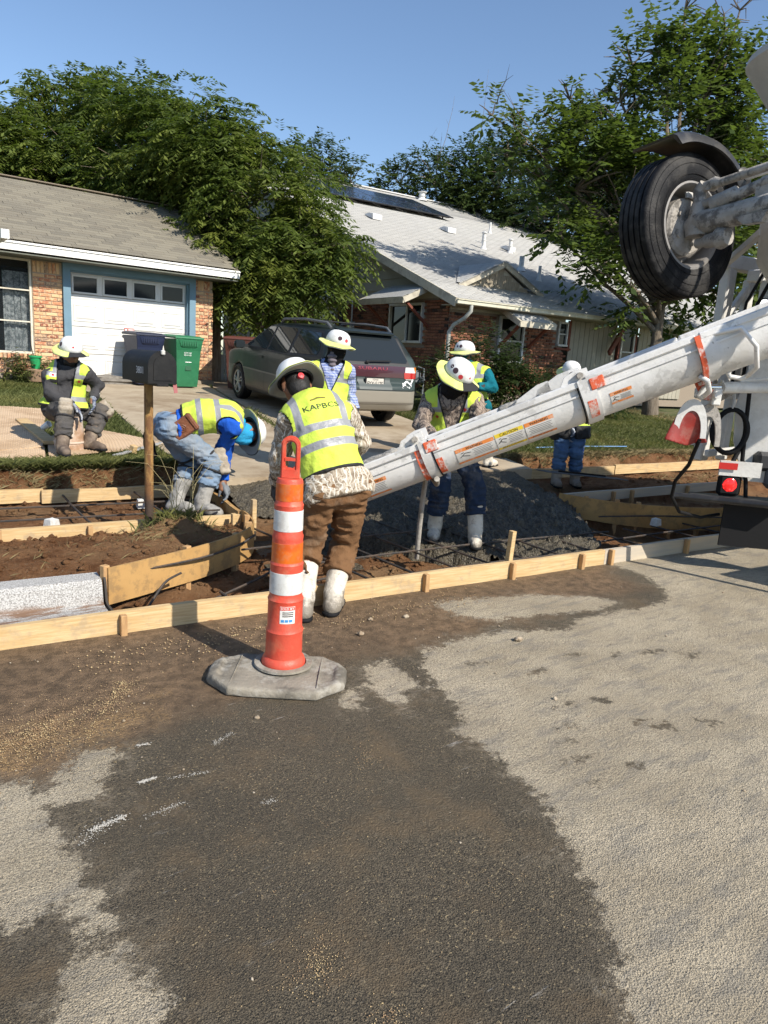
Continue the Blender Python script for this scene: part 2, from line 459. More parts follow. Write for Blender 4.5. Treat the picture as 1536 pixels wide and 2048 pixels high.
wetcol = t.mix(t.math('MULTIPLY', t.step(t.noise(v, 3.2, 5, 0.65), 0.48, 0.7), 0.75), wetcol, (0.17, 0.122, 0.07))
wetcol = t.mix(t.math('MULTIPLY', t.step(t.noise(v, 26, 4, 0.7), 0.56, 0.68), 0.6), wetcol, (0.21, 0.17, 0.115))
speck = t.math('MULTIPLY', t.step(t.noise(v, 95, 2, 0.5), 0.63, 0.70), t.step(t.noise(v, 1.4, 3, 0.6), 0.35, 0.6))
wetcol = t.mix(speck, wetcol, (0.42, 0.33, 0.19))
# tracks of white lime rubbed along the street
streak = t.math('MULTIPLY', t.step(t.noise(t.scale(v, (1.4, 14.0, 1.0)), 3.0, 5, 0.7), 0.62, 0.70), t.step(t.noise(v, 1.7, 2, 0.5), 0.48, 0.60))
wetcol = t.mix(t.math('MULTIPLY', streak, 0.75), wetcol, (0.5, 0.47, 0.42))
mudf = t.step(t.math('ADD', t.attr('mud'), t.math('MULTIPLY', t.math('SUBTRACT', t.noise(v, 3.5, 5, 0.65), 0.5), 0.75)), 0.12, -0.2)
mudcol = t.mix(t.step(t.noise(v, 14, 5, 0.65), 0.35, 0.65), (0.12, 0.076, 0.042), (0.27, 0.175, 0.10))
wetcol = t.mix(t.math('MULTIPLY', mudf, 0.85), wetcol, mudcol)
sandf = t.math('MULTIPLY', t.step(t.math('ADD', t.attr('sand'), t.math('MULTIPLY', t.math('SUBTRACT', t.noise(v, 6, 5, 0.7), 0.5), 0.7)), 0.08, -0.16), t.step(t.noise(v, 60, 4, 0.7), 0.4, 0.58))
wetcol = t.mix(t.math('MULTIPLY', sandf, 0.75), wetcol, (0.44, 0.28, 0.125))
damp = t.step(t.math('ADD', t.attr('dry'), t.math('MULTIPLY', t.math('SUBTRACT', t.noise(v, 5, 6, 0.7), 0.5), 0.9)), 0.16, -0.10)
wetcol = t.mix(t.math('MULTIPLY', damp, t.math('MULTIPLY', t.step(t.noise(v, 22, 5, 0.75), 0.42, 0.6), 0.55)), wetcol, (0.30, 0.25, 0.18))
wetcol = t.mix(t.math('MULTIPLY', t.step(t.noise(v, 1.5, 4, 0.6), 0.42, 0.62), 0.45), wetcol, t.mix(0.5, wetcol, (0.03, 0.026, 0.02)))
t.base(t.mix(dryf, wetcol, drycol))
t.rough(t.mix(dryf, (0.62,) * 3, (0.92,) * 3))
t.p.inputs['Specular IOR Level'].default_value = 0.35
h = t.math('ADD', t.math('MULTIPLY', grain, 0.6), t.math('MULTIPLY', agg, 0.5))
h = t.math('ADD', h, t.math('MULTIPLY', t.noise(v, 45, 4, 0.65), 1.1))
t.bump(h, 0.013, 1.0)
tag(link('road', me, None, t.m), kind='structure')

# --- far sheet under everything, reaching the horizon
g = MB(); g.add([(-900, -900, -0.4), (900, -900, -0.4), (900, 900, -0.4), (-900, 900, -0.4)], [(0, 1, 2, 3)])
tag(g.build('ground', simple('far_earth', (0.10, 0.09, 0.05), 0.95, c2=(0.06, 0.08, 0.03), scale=0.1)), kind='structure')

# --- soil of the dug-out strip behind the kerb
def soil_z(s, d):
    n1 = fbm2(s, d, 1.6, 4, 3.1); n2 = fbm2(s, d, 7.0, 3, 9.2)
    rise = lambda a, b, z0, z1: z0 + (z1 - z0) * np.clip((d - a) / (b - a), 0, 1)
    left = np.where(d < 1.9, np.interp(d, [0, 0.68, 0.74, 1.1, 1.75, 1.9], [-0.1, -0.1, 0.10, 0.115, 0.115, 0.09]), 0.085)
    left = left + np.clip((d - 3.27 + 0.05 * n2) / 0.12, 0, 1) * (0.385 - 0.085)
    left = left + 0.125 * np.exp(-((s - 1.45) / 0.27) ** 2 - ((d - 1.50) / 0.20) ** 2) * (1 + 0.6 * n2)
    left = left + 0.02 * np.exp(-((s - 0.5) / 0.5) ** 2 - ((d - 1.25) / 0.3) ** 2)
    ply = np.interp(s, [0.6, 1.3, 1.85, 2.1], [0.62, 0.95, 1.25, 1.7])       # the curved board holds the bank
    left = np.where((s > 0.66) & (d < ply + 0.06), -0.09 + 0.02 * n2, left)
    mid = -0.10 + 0.10 * d + 0.025 * n1
    right = np.where(d < 1.6, np.interp(d, [0, 0.7, 0.9, 1.6], [-0.1, -0.08, 0.1, 0.16]), 0.15) + np.clip((d - 3.08 + 0.08 * n2) / 0.14, 0, 1) * 0.25
    plyr = np.interp(s, [5.7, 6.3, 7.4], [1.5, 0.95, 0.65]); right = np.where((s < 7.4) & (d < plyr + 0.03), -0.08, right)
    wl = np.clip((2.14 - s) / 0.06, 0, 1); wr = np.clip((s - 5.8) / 0.08, 0, 1)
    wl = np.where(d < 1.75, np.where(d < ply + 0.06, 1.0, np.clip((2.0 - s) / 0.05, 0, 1)), wl)
    z = left * wl + right * wr + mid * (1 - wl) * (1 - wr)
    n3 = np.abs(fbm2(s, d, 13, 3, 4.4))
    return z + 0.012 * n1 + 0.020 * n2 + 0.028 * n3 * np.where((s < 2.1) | (s > 5.9), 1.0, 0.5)
sv = np.concatenate([np.linspace(-14, -1.3, 14), np.arange(-1.2, 9.5, 0.035), np.linspace(9.6, 30, 30)])
dv = np.concatenate([np.arange(0.035, 3.62, 0.035)])
me, A_, B_, V_ = grid_mesh('soil', sv, dv, soil_z)
t = NT('red_soil'); v = t.coord('Object')
c = t.mix(t.step(t.noise(v, 5, 6, 0.65), 0.3, 0.7), (0.17, 0.076, 0.034), (0.34, 0.18, 0.088))
c = t.mix(t.step(t.noise(v, 1.3, 3, 0.5), 0.45, 0.7), c, (0.36, 0.22, 0.115))
c = t.mix(t.step(t.noise(v, 45, 4, 0.7), 0.55, 0.75), c, (0.36, 0.25, 0.15))
t.base(c); t.rough(0.95); t.p.inputs['Specular IOR Level'].default_value = 0.1
t.bump(t.math('ADD', t.noise(v, 28, 6, 0.75), t.math('MULTIPLY', t.noise(v, 110, 4, 0.75), 0.6)), 0.06, 1.0)
SOIL = t.m
tag(link('soil', me, None, SOIL), kind='structure')

# --- lawn sheet, the drive and the lot line
sv = np.concatenate([np.linspace(-60, -3, 12), np.arange(-2.5, 15, 0.12), np.linspace(15.5, 90, 16)])
dv = np.concatenate([np.arange(3.4, 12.5, 0.12), np.linspace(12.8, 120, 24)])
def lawn_z(s, d): return lot(d) - 0.012 + 0.02 * fbm2(s, d, 1.3, 3) * np.clip((12 - d) / 3, 0, 1) - np.clip((3.5 - d) / 0.1, 0, 1) * 0.02
me, A_, B_, V_ = grid_mesh('lawn', sv, dv, lawn_z)
t = NT('turf'); v = t.coord('Object')
c = t.mix(t.step(t.noise(v, 3, 5, 0.65), 0.3, 0.7), (0.055, 0.085, 0.02), (0.10, 0.115, 0.035))
c = t.mix(t.step(t.noise(v, 0.8, 3, 0.6), 0.5, 0.7), c, (0.15, 0.13, 0.06))
t.base(c); t.rough(0.95); t.bump(t.noise(v, 60, 4, 0.7), 0.03)
tag(link('lawn', me, None, t.m), kind='structure')
DRIVE = [tuple(SD(2.16, 2.62))[:2], tuple(SD(6.2, 2.58))[:2], (7.35, 7.2), (7.8, 8.4), (8.3, 10.3), (8.75, 12.4), (9.3, 15.2), (9.3, 22), (6.7, 22), (6.7, 14.86), (3.5, 14.86), (3.62, 12.6), (3.1, 9.2), (2.92, 7.7)]
# driveway slabs, cast side by side with grass in the joints
def slab(name, poly, mat, th=0.13, lift=0.022):
    bm = bmesh.new(); bm.faces.new([bm.verts.new((x, y, 0)) for x, y in poly])
    for ax in (0, 1):
        a = min(p[ax] for p in poly); b = max(p[ax] for p in poly); k = int((b - a) / 0.3)
        for i in range(1, k + 1):
            c = [0, 0, 0]; c[ax] = a + (b - a) * i / (k + 1); nn = [0, 0, 0]; nn[ax] = 1
            bmesh.ops.bisect_plane(bm, geom=bm.verts[:] + bm.edges[:] + bm.faces[:], plane_co=c, plane_no=nn)
    r = bmesh.ops.extrude_face_region(bm, geom=bm.faces[:]); low = set(q for q in r['geom'] if isinstance(q, bmesh.types.BMVert))
    for q in bm.verts:
        d = toSD(q.co.x, q.co.y)[1]; q.co.z = float(lot(d)) + lift - (th if q in low else 0)
    bmesh.ops.recalc_face_normals(bm, faces=bm.faces[:])
    me = bpy.data.meshes.new(name); bm.to_mesh(me); bm.free(); return link(name, me, None, mat)
OLDCONC = simple('old_concrete', (0.335, 0.265, 0.18), 0.9, c2=(0.42, 0.345, 0.245), scale=2.2, bump=0.006, bscale=90, dirt=(0.22, 0.155, 0.09), dscale=0.9, damt=0.7)
JL = [tuple(SD(3.35, 2.6))[:2], (5.05, 8.74), (6.42, 14.4), (6.5, 14.86)]
slabL = [tuple(SD(2.16, 2.62))[:2], (JL[0][0] - 0.03, JL[0][1]), (JL[1][0] - 0.03, JL[1][1]), (JL[2][0] - 0.03, JL[2][1]), (JL[3][0] - 0.03, JL[3][1]), (3.5, 14.86), (3.62, 12.6), (3.1, 9.2), (2.92, 7.7)]
slabR = [(JL[0][0] + 0.03, JL[0][1]), tuple(SD(6.2, 2.58))[:2], (7.35, 7.2), (7.8, 8.4), (8.3, 10.3), (8.75, 12.4), (9.3, 15.2), (9.3, 20), (6.75, 20), (6.72, 14.9), (JL[2][0] + 0.05, JL[2][1]), (JL[1][0] + 0.05, JL[1][1])]
dl = slab('driveway', slabL, OLDCONC); tag(dl, kind='structure')
dr = slab('driveway', slabR, OLDCONC, lift=0.016); tag(dr, kind='structure')

# --- fresh concrete being placed in the apron
def toe(s): return np.interp(s, [1.9, 2.15, 2.5, 3.0, 3.4, 3.6, 3.95, 4.25, 4.75, 5.1, 5.4, 5.9], [2.4, 2.1, 1.65, 1.15, 0.80, 0.55, 0.40, 0.28, 0.15, 0.40, 0.90, 1.60])
def conc_z(s, d):
    n1 = fbm2(s, d, 1.7, 4, 5.5); n2 = fbm2(s, d, 9, 3, 1.5); n3 = np.abs(fbm2(s, d, 17, 3, 2.2)); n4 = fbm2(s, d, 40, 2, 7.2)
    q = d - toe(s) + 0.10 * n1 + 0.07 * n2
    body = -0.055 + 0.09 * d + np.clip(q / 1.3, 0, 1) ** 0.7 * (0.09 + 0.038 * d)
    body = body + 0.025 * np.exp(-((s - 4.55) / 0.75) ** 2 - ((d - 1.15) / 0.6) ** 2) + 0.03 * n1 * np.clip((2.5 - d) / 1.0, 0.1, 1)
    rgh = np.clip((2.7 - d) / 0.9, 0.35, 1)
    z = np.minimum(body + rgh * (0.026 * n2 + 0.045 * n3 + 0.014 * n4), 0.355 + 0.006 * n3)
    return np.where(q > 0, z, -0.16 + 0.1 * d - 0.04)
sv = np.arange(2.0, 6.15, 0.016); dv = np.arange(0.04, 2.66, 0.016)
me, A_, B_, V_ = grid_mesh('wet_concrete', sv, dv, conc_z)
keep = (V_[:, 2] > soil_z(A_, B_) - 0.08) & (A_ < 5.95) & (A_ > np.interp(B_, [1.0, 1.3, 1.8, 2.62], [1.98, 2.0, 2.11, 2.16]))
bm = bmesh.new(); bm.from_mesh(me); bm.verts.ensure_lookup_table()
bmesh.ops.delete(bm, geom=[bm.verts[i] for i in np.nonzero(~keep)[0]], context='VERTS'); bm.to_mesh(me); bm.free()
t = NT('wet_concrete'); v = t.coord('Object')
c = t.mix(t.step(t.noise(v, 40, 4, 0.7), 0.35, 0.65), (0.046, 0.038, 0.025), (0.128, 0.108, 0.073))
c = t.mix(t.step(t.noise(v, 2.5, 3, 0.5), 0.4, 0.7), c, (0.085, 0.072, 0.048))
t.base(c); t.rough(0.38); t.bump(t.math('ADD', t.noise(v, 55, 5, 0.7), t.math('MULTIPLY', t.n('TexVoronoi', {'Vector': v, 'Scale': 60.0}).outputs[0], -0.7)), 0.02, 0.9)
WETC = t.m
tag(link('wet_concrete', me, None, WETC), kind='structure')

# --- clods and pebbles strewn over soil and street
def lumps(name, pts, sizes, mat, flat=0.7):
    base = np.array([(1, 0, 0), (-1, 0, 0), (0, 1, 0), (0, -1, 0), (0, 0, 1), (0, 0, -1)], np.float32)
    bf = np.array([(0, 2, 4), (2, 1, 4), (1, 3, 4), (3, 0, 4), (2, 0, 5), (1, 2, 5), (3, 1, 5), (0, 3, 5)])
    n = len(pts); V = base[None] * (0.65 + 0.7 * RNG.random((n, 6, 1))); a = RNG.random(n) * 2 * pi
    V[..., 2] *= flat; x = V[..., 0] * np.cos(a)[:, None] - V[..., 1] * np.sin(a)[:, None]; y = V[..., 0] * np.sin(a)[:, None] + V[..., 1] * np.cos(a)[:, None]
    V = np.stack([x, y, V[..., 2]], -1) * np.asarray(sizes)[:, None, None] + np.asarray(pts)[:, None, :]
    return link(name, mesh_np(name, V.reshape(-1, 3), (bf[None] + 6 * np.arange(n)[:, None, None]).reshape(-1, 3)), None, mat)
n = 6500; s_ = np.where(RNG.random(n) < 0.6, RNG.uniform(-1.2, 3.2, n), RNG.uniform(3.2, 11, n)); d_ = RNG.uniform(0.05, 3.5, n); z_ = soil_z(s_, d_)
x_, y_ = sd2xy(s_, d_); sz = 0.006 + 0.028 * RNG.random(n) ** 4
tag(lumps('soil_clods', np.stack([x_, y_, z_ + sz * 0.3], -1), sz, SOIL), 'loose reddish brown clods over the dug-out strip', kind='stuff')
n = 330; x_ = RNG.uniform(-0.2, 5.6, n); y_ = 0.6 + 3.2 * RNG.random(n) ** 0.45; ok = toSD(x_, y_)[1] < -0.03; x_, y_ = x_[ok], y_[ok]
sz = 0.002 + 0.007 * RNG.random(len(x_)) ** 4
tag(lumps('road_grit', np.stack([x_, y_, sz * 0.4], -1), sz, simple('grit', (0.25, 0.19, 0.12), 0.95, c2=(0.42, 0.36, 0.28), scale=9)), 'fine grit and crumbs scattered over the street', kind='stuff')
def strew(name, label, rows, mat, flat):
    P, Z = [], []
    for ax, ay, bx, by, w, k, r in rows:
        u = RNG.random(k); n_ = RNG.normal(size=(k, 2)) * w * (0.4 + RNG.random((k, 1))); x = ax + (bx - ax) * u + n_[:, 0]; y = ay + (by - ay) * u + n_[:, 1]; z = r * (0.4 + RNG.random(k)); P.append(np.stack([x, y, 0.004 + z * flat * 0.4], -1)); Z.append(z)
    tag(lumps(name, np.concatenate(P), np.concatenate(Z), mat, flat), label, kind='stuff')
strew('lime_crumbs', 'white lime crumbs smeared in short streaks over wet asphalt', [(0.90, 2.70, 0.95, 2.69, .006, 90, .0025), (0.82, 2.44, 0.89, 2.44, .005, 200, .0025), (0.92, 2.41, 1.07, 2.37, .008, 110, .002), (1.17, 2.55, 1.28, 2.60, .008, 130, .002), (0.59, 2.25, 0.71, 2.27, .010, 330, .0025), (0.77, 2.22, 0.91, 2.24, .012, 150, .002), (1.15, 2.08, 1.20, 2.08, .008, 60, .002), (0.55, 2.2, 0.62, 2.24, .02, 90, .002)], simple('lime', (0.50, 0.47, 0.41), 0.95), 0.25)
strew('sand_crumbs', 'yellow sand crumbs scattered over wet asphalt', [(0.85, 1.31, 1.01, 1.41, .05, 260, .0018), (0.92, 1.32, 0.96, 1.41, .03, 130, .0018), (0.86, 3.06, 1.07, 3.29, .05, 600, .0026), (0.47, 2.93, 0.70, 3.07, .12, 1100, .0026), (0.2, 2.9, 0.9, 3.0, .15, 900, .0026), (1.54, 1.26, 1.57, 1.52, .2, 300, .0016), (1.0, 1.14, 1.01, 1.12, .03, 120, .002), (1.61, 2.11, 1.71, 2.18, .06, 130, .002), (1.2, 1.6, 1.3, 2.3, .35, 700, .0016), (2.3, 3.5, 3.6, 3.5, .12, 300, .004), (1.0, 3.6, 2.2, 3.55, .15, 350, .005)], simple('sand', (0.50, 0.38, 0.20), 0.95, c2=(0.32, 0.2, 0.11), scale=20), 0.6)
STONE = simple('limestone', (0.42, 0.36, 0.27), 0.9, c2=(0.27, 0.2, 0.13), scale=25, bump=0.01, bscale=60)
def stone(name, x, y, z, r, label, seed):
    V, F = surface(lambda P: np.linalg.norm(P * np.array([1, 1.2, 1.6], np.float32), axis=-1) - 1 + 0.35 * vnoise(P * 1.7 + seed) + 0.12 * vnoise(P * 4 + seed), (-1.5,) * 3, (1.5,) * 3, 0.2)
    o = link(name, mesh_np(name, V * r + np.array([x, y, z + r * 0.45]), F), None, STONE); tag(o, label, 'stone')
for i, (x, y, r, lb) in enumerate([(1.50, 2.98, .020, 'pale pebble on muddy street beside the shadow of the orange channelizer'), (1.44, 3.02, .017, 'brown pebble lying left of the pale one near the channelizer shadow'),
                                   (1.43, 2.66, .012, 'small white pebble on wet asphalt in front of the rubber base'), (2.42, 3.25, .022, 'pale tan stone on mud right of the channelizer sticker'),
                                   (2.85, 3.35, .020, 'blue grey stone on mud beyond the tan one'), (2.62, 3.42, .016, 'small dark stone by the form board right of white boots'),
                                   (2.79, 2.08, .014, 'small black stone alone on pale dry asphalt'), (3.22, 2.72, .025, 'reddish clod at edge of the pale dry asphalt')]):
    stone('stone', x, y, 0, r, lb, i * 5.0)

# =================================================================== LEFT HOUSE
LH = thing('brick_house', 'single storey brick house with brown shingle roof and white garage door', 'house', (3.5, 14.9, 0.8))
FY = 14.9                                   # street face of the brick
BASE = 0.80
WALLT = 2.98
FRAME = simple('cream_frame', (0.62, 0.57, 0.46), 0.6, dirt=(0.4, 0.34, 0.25), dscale=4)
BLUE = simple('blue_trim', (0.15, 0.255, 0.33), 0.7, c2=(0.13, 0.225, 0.29), scale=3, bump=0.002)
WHITEP = simple('white_paint', (0.82, 0.81, 0.78), 0.5, c2=(0.75, 0.74, 0.70), scale=2, bump=0.001, dirt=(0.6, 0.57, 0.5), dscale=2, damt=0.3)
DOORW = simple('door_white', (0.66, 0.65, 0.62), 0.55, c2=(0.63, 0.62, 0.585), scale=1.5, bump=0.0008, bscale=150)
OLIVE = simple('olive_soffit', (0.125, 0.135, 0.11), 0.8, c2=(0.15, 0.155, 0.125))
MORTAR = simple('mortar', (0.42, 0.33, 0.24), 0.95, bump=0.004, bscale=120)
t = NT('dark_glass'); t.base((0.012, 0.015, 0.016)); t.rough(0.06); t.p.inputs['Specular IOR Level'].default_value = 0.25; DGLASS = t.m
m = MB()
# mortar backing of the brick faces
def wallbox(x0, x1, z0, z1): m.box(((x0 + x1) / 2, FY + 0.07, (z0 + z1) / 2), (x1 - x0, 0.12, z1 - z0))
wallbox(3.14, 3.66, BASE, WALLT); wallbox(6.26, 6.66, BASE, WALLT); wallbox(-4, 3.14, BASE, 1.28)
wallbox(3.66, 6.26, 2.90, WALLT)
m.box((6.60, 18.5, (BASE + WALLT) / 2), (0.1, 7.1, WALLT - BASE))
m.box((-4, 18.5, (BASE + WALLT) / 2), (0.12, 7.2, WALLT - BASE)); m.box((1.3, 22, (BASE + WALLT) / 2), (10.7, 0.12, WALLT - BASE))
m.box((1.3, 18.5, BASE + 0.02), (10.5, 7, 0.04))
m.build('wall', MORTAR, LH)
# one brick at a time
t = NT('old_brick'); info = t.n('ObjectInfo'); v = t.coord('Object'); rnd = info.outputs['Random']
c = t.ramp(rnd, [(0.0, (0.19, 0.06, 0.04)), (0.16, (0.42, 0.15, 0.08)), (0.42, (0.55, 0.25, 0.13)), (0.62, (0.66, 0.42, 0.22)), (0.86, (0.70, 0.50, 0.28)), (1.0, (0.12, 0.06, 0.07))])
off = t.n('VectorMath', {0: v, 1: t.n('CombineXYZ', {0: t.math('MULTIPLY', rnd, 40.0)}).outputs[0]}, operation='ADD').outputs[0]
c = t.mix(t.step(t.noise(off, 22, 5, 0.7), 0.45, 0.6), c, (0.66, 0.45, 0.26))
c = t.mix(t.math('MULTIPLY', t.step(t.noise(off, 30, 4, 0.6), 0.62, 0.68), 0.8), c, (0.22, 0.09, 0.08))
t.base(c); t.rough(0.9); t.bump(t.noise(off, 60, 5, 0.7), 0.008); BRICK = t.m
bb = MB(); bb.box((0, 0, 0), (0.196, 0.07, 0.056), ch=0.005); BRICK_ME = bb.mesh('brick'); BRICK_ME.materials.append(BRICK)
hb = MB(); hb.box((0, 0, 0), (0.092, 0.07, 0.056), ch=0.005); HALF_ME = hb.mesh('half_brick'); HALF_ME.materials.append(BRICK)
sb = MB(); sb.box((0, 0, 0), (0.056, 0.07, 0.196), ch=0.005); SOLD_ME = sb.mesh('soldier_brick'); SOLD_ME.materials.append(BRICK)
def lay_bricks(x0, x1, z0, z1, parent, y, soldier=False):
    """running bond between x0..x1 with half bricks at the ends"""
    row = 0; z = z0 + 0.034; out = []
    top = z1 - (0.21 if soldier else 0)
    while z + 0.03 < top:
        x = x0
        if row % 2: out.append((HALF_ME, x + 0.048, z)); x += 0.104
        while x < x1 - 0.05:
            if x + 0.196 <= x1 + 0.004: out.append((BRICK_ME, x + 0.1, z)); x += 0.208
            elif x + 0.092 <= x1 + 0.01: out.append((HALF_ME, x + 0.048, z)); x += 0.104
            else: break
        z += 0.0677; row += 1
    if soldier:
        x = x0 + 0.032
        while x + 0.03 < x1: out.append((SOLD_ME, x, z1 - 0.105)); x += 0.0675
    for me_, bx, bz in out: inst('brick', me_, parent, (bx, y + random.uniform(-0.003, 0.003), bz))
    return len(out)
nb = lay_bricks(3.15, 3.655, BASE + 0.12, 2.97, LH, FY + 0.03, True)
nb += lay_bricks(6.265, 6.66, BASE + 0.12, 2.97, LH, FY + 0.03, True)
nb += lay_bricks(2.0, 3.14, BASE + 0.12, 1.2, LH, FY + 0.03)
m = MB()                                    # the rowlock sill under the window
for i in range(18): m = MB(); m.box((3.10 - i * 0.0675, FY - 0.01, 1.245), (0.056, 0.13, 0.09), ch=0.005); m.build('sill_brick', BRICK, LH)
m = MB(); m.box((1.3, FY + 0.02, BASE + 0.02), (10.7, 0.2, 0.2)); m.box((6.46, FY - 0.01, BASE + 0.03), (0.42, 0.2, 0.16)); m.build('foundation', simple('footing', (0.3, 0.25, 0.19), 0.95, bump=0.01, bscale=30, dirt=(0.16, 0.14, 0.1)), LH)
# garage door and its blue surround
m = MB()
m.box((3.725, FY - 0.02, (BASE + 2.90) / 2 + 0.02), (0.13, 0.10, 2.14)); m.box((6.195, FY - 0.02, (BASE + 2.90) / 2 + 0.02), (0.13, 0.10, 2.14)); m.box((4.96, FY - 0.021, 2.93), (2.60, 0.104, 0.12))
m.box((3.80, FY + 0.06, 1.85), (0.03, 0.1, 2.1)); m.box((6.12, FY + 0.06, 1.85), (0.03, 0.1, 2.1)); m.box((4.96, FY + 0.06, 2.86), (2.35, 0.1, 0.03))
m.build('door_surround', BLUE, LH)
GD = MB(); GD.box((4.96, FY + 0.165, 1.85), (2.40, 0.01, 2.1)); GD = GD.build('garage_door', DOORW, LH)
for k in range(4):
    z0 = BASE + 0.03 + k * 0.513
    if k < 3:
        m = MB(); m.box((4.96, FY + 0.125, z0 + 0.2555), (2.31, 0.045, 0.505), ch=0.006); m.build('section', DOORW, GD)
    for j in range(4):
        cx = 4.96 + (j - 1.5) * 0.575
        if k < 3:
            m = MB(); y = FY + 0.103; a, b = 0.23, 0.165; cz = z0 + 0.255
            ring = lambda w, h, yy: [(cx - w, yy, cz - h), (cx + w, yy, cz - h), (cx + w, yy, cz + h), (cx - w, yy, cz + h)]
            R = [ring(a, b, y), ring(a - 0.012, b - 0.012, y - 0.012), ring(a - 0.03, b - 0.03, y - 0.012), ring(a - 0.045, b - 0.045, y - 0.002), ring(a - 0.075, b - 0.075, y - 0.016)]
            v = sum(R, []); f = [(i * 4 + q, i * 4 + (q + 1) % 4, i * 4 + 4 + (q + 1) % 4, i * 4 + 4 + q) for i in range(4) for q in range(4)] + [(16, 17, 18, 19)]
            m.add(v, f); m.build('raised_panel', DOORW, GD)
        else:
            m = MB(); cz = z0 + 0.27
            for (dx, dz, w, h) in ((0, 0.155, 0.5, 0.035), (0, -0.155, 0.5, 0.035), (-0.2325, 0, 0.035, 0.275), (0.2325, 0, 0.035, 0.275)): m.box((cx + dx, FY + 0.099, cz + dz), (w, 0.03, h), ch=0.004)
            m.build('window_frame', DOORW, GD)
            m = MB(); m.box((cx, FY + 0.113, cz), (0.44, 0.006, 0.285)); m.build('pane', DGLASS, GD)
m = MB(); z0 = BASE + 0.03 + 3 * 0.513
for dz, hh in ((0.04, 0.085), (0.475, 0.06)): m.box((4.96, FY + 0.127, z0 + dz), (2.31, 0.045, hh), ch=0.005)
for j in range(5): m.box((4.96 + (j - 2) * 0.575, FY + 0.128, z0 + 0.27), (0.095, 0.043, 0.36), ch=0.004)
m.build('section', DOORW, GD)
m = MB(); m.box((4.93, FY + 0.097, 1.855), (0.2, 0.004, 0.07)); pl = m.build('placard', simple('red_plate', (0.42, 0.07, 0.05), 0.5), GD)
WTXT = simple('white_ink', (0.85, 0.85, 0.83), 0.6); BTXT = simple('black_ink', (0.015, 0.015, 0.015), 0.6)
for q, zz in enumerate((1.866, 1.845)):
    m = MB(); m.box((4.965, FY + 0.094, zz), (0.11, 0.002, 0.012)); m.build('print_line', WTXT, pl)
m = MB(); m.box((4.865, FY + 0.094, 1.855), (0.045, 0.002, 0.03)); m.build('print_mark', WTXT, pl)
# the big window left of the pillar
def window(parent, x0, x1, z0, z1, y, rails, mulls, fmat, fw=0.05, depth=0.07, glass=DGLASS):
    m = MB()
    m.box(((x0 + x1) / 2, y, z1 - fw / 2), (x1 - x0, depth, fw), ch=0.004); m.box(((x0 + x1) / 2, y - 0.01, z0 + fw / 2), (x1 - x0, depth + 0.03, fw), ch=0.004)
    for x in (x0 + fw / 2, x1 - fw / 2): m.box((x, y + 0.001, (z0 + z1) / 2), (fw, depth, z1 - z0 - 2 * fw), ch=0.004)
    for r in rails: m.box(((x0 + x1) / 2, y + 0.004, r), (x1 - x0 - 2 * fw, depth * 0.7, fw * 0.6))
    for r in mulls: m.box((r, y + 0.006, (z0 + z1) / 2), (fw * 0.7, depth * 0.6, z1 - z0 - 2 * fw))
    w = m.build('window', fmat, parent)
    zs = [z0 + fw] + sorted(rails) + [z1 - fw]; xs = [x0 + fw] + sorted(mulls) + [x1 - fw]
    for i in range(len(zs) - 1):
        for j in range(len(xs) - 1):
            p = MB(); p.box(((xs[j] + xs[j + 1]) / 2, y + 0.02, (zs[i] + zs[i + 1]) / 2), (xs[j + 1] - xs[j] - 0.002, 0.006, zs[i + 1] - zs[i] - 0.002)); p.build('pane', glass, w)
    return w
t = NT('screened_glass'); t.base((0.10, 0.12, 0.13)); t.rough(0.18); t.p.inputs['Transmission Weight'].default_value = 0.75; t.p.inputs['IOR'].default_value = 1.05; t.p.inputs['Alpha'].default_value = 0.3; SGLASS = t.m
window(LH, 1.0, 3.13, 1.29, 2.98, FY + 0.03, [1.87, 2.43], [], FRAME, 0.04, glass=SGLASS)
t = NT('lace'); v = t.coord('Object'); n_ = t.noise(v, 16, 5, 0.7); t.base(t.mix(t.step(n_, 0.38, 0.62), (0.16, 0.19, 0.2), (0.52, 0.55, 0.55))); t.rough(0.9); LACE = t.m
m = MB()
for i in range(60):
    x = 1.0 + i * 0.036
    if 2.52 < x < 2.68: continue
    m.box((x, FY + 0.14 + 0.015 * sin(i * 1.9), 2.0), (0.037, 0.004, 1.5))
m.build('curtain', LACE, LH)
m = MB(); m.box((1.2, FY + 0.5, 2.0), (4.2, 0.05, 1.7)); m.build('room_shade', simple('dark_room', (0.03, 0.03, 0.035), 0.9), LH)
# roof: deck, shingles tab by tab, white fascia, soffit
EY, EZ, RY, RZ = 14.3, 3.22, 17.85, 4.83; RX1 = 7.0; RX0 = -4.4
sl = Vector((0, RY - EY, RZ - EZ)); SL = sl.length; su = sl.normalized(); sn = Vector((1, 0, 0)).cross(su)
m = MB()
m.prism([(0, 0), (RX1 - RX0, 0), (RX1 - RX0, SL), (0, SL)], (RX0, EY, EZ - 0.03), (1, 0, 0), su, -0.05)
m.prism([(0, 0), (RX1 - RX0, 0), (RX1 - RX0, SL), (0, SL)], (RX0, RY, RZ - 0.03), (1, 0, 0), Vector((0, su.y, -su.z)), -0.05)
ROOFM = simple('roof_deck', (0.20, 0.175, 0.135), 0.95)
roof = m.build('roof', ROOFM, LH)
t = NT('brown_shingle'); info = t.n('ObjectInfo'); v = t.coord('Object'); rv = t.math('ADD', info.outputs['Random'], t.attr('tone'))
c = t.ramp(t.math('FRACT', rv), [(0, (0.125, 0.112, 0.090)), (0.35, (0.165, 0.148, 0.116)), (0.7, (0.205, 0.184, 0.140)), (1.0, (0.145, 0.126, 0.098))])
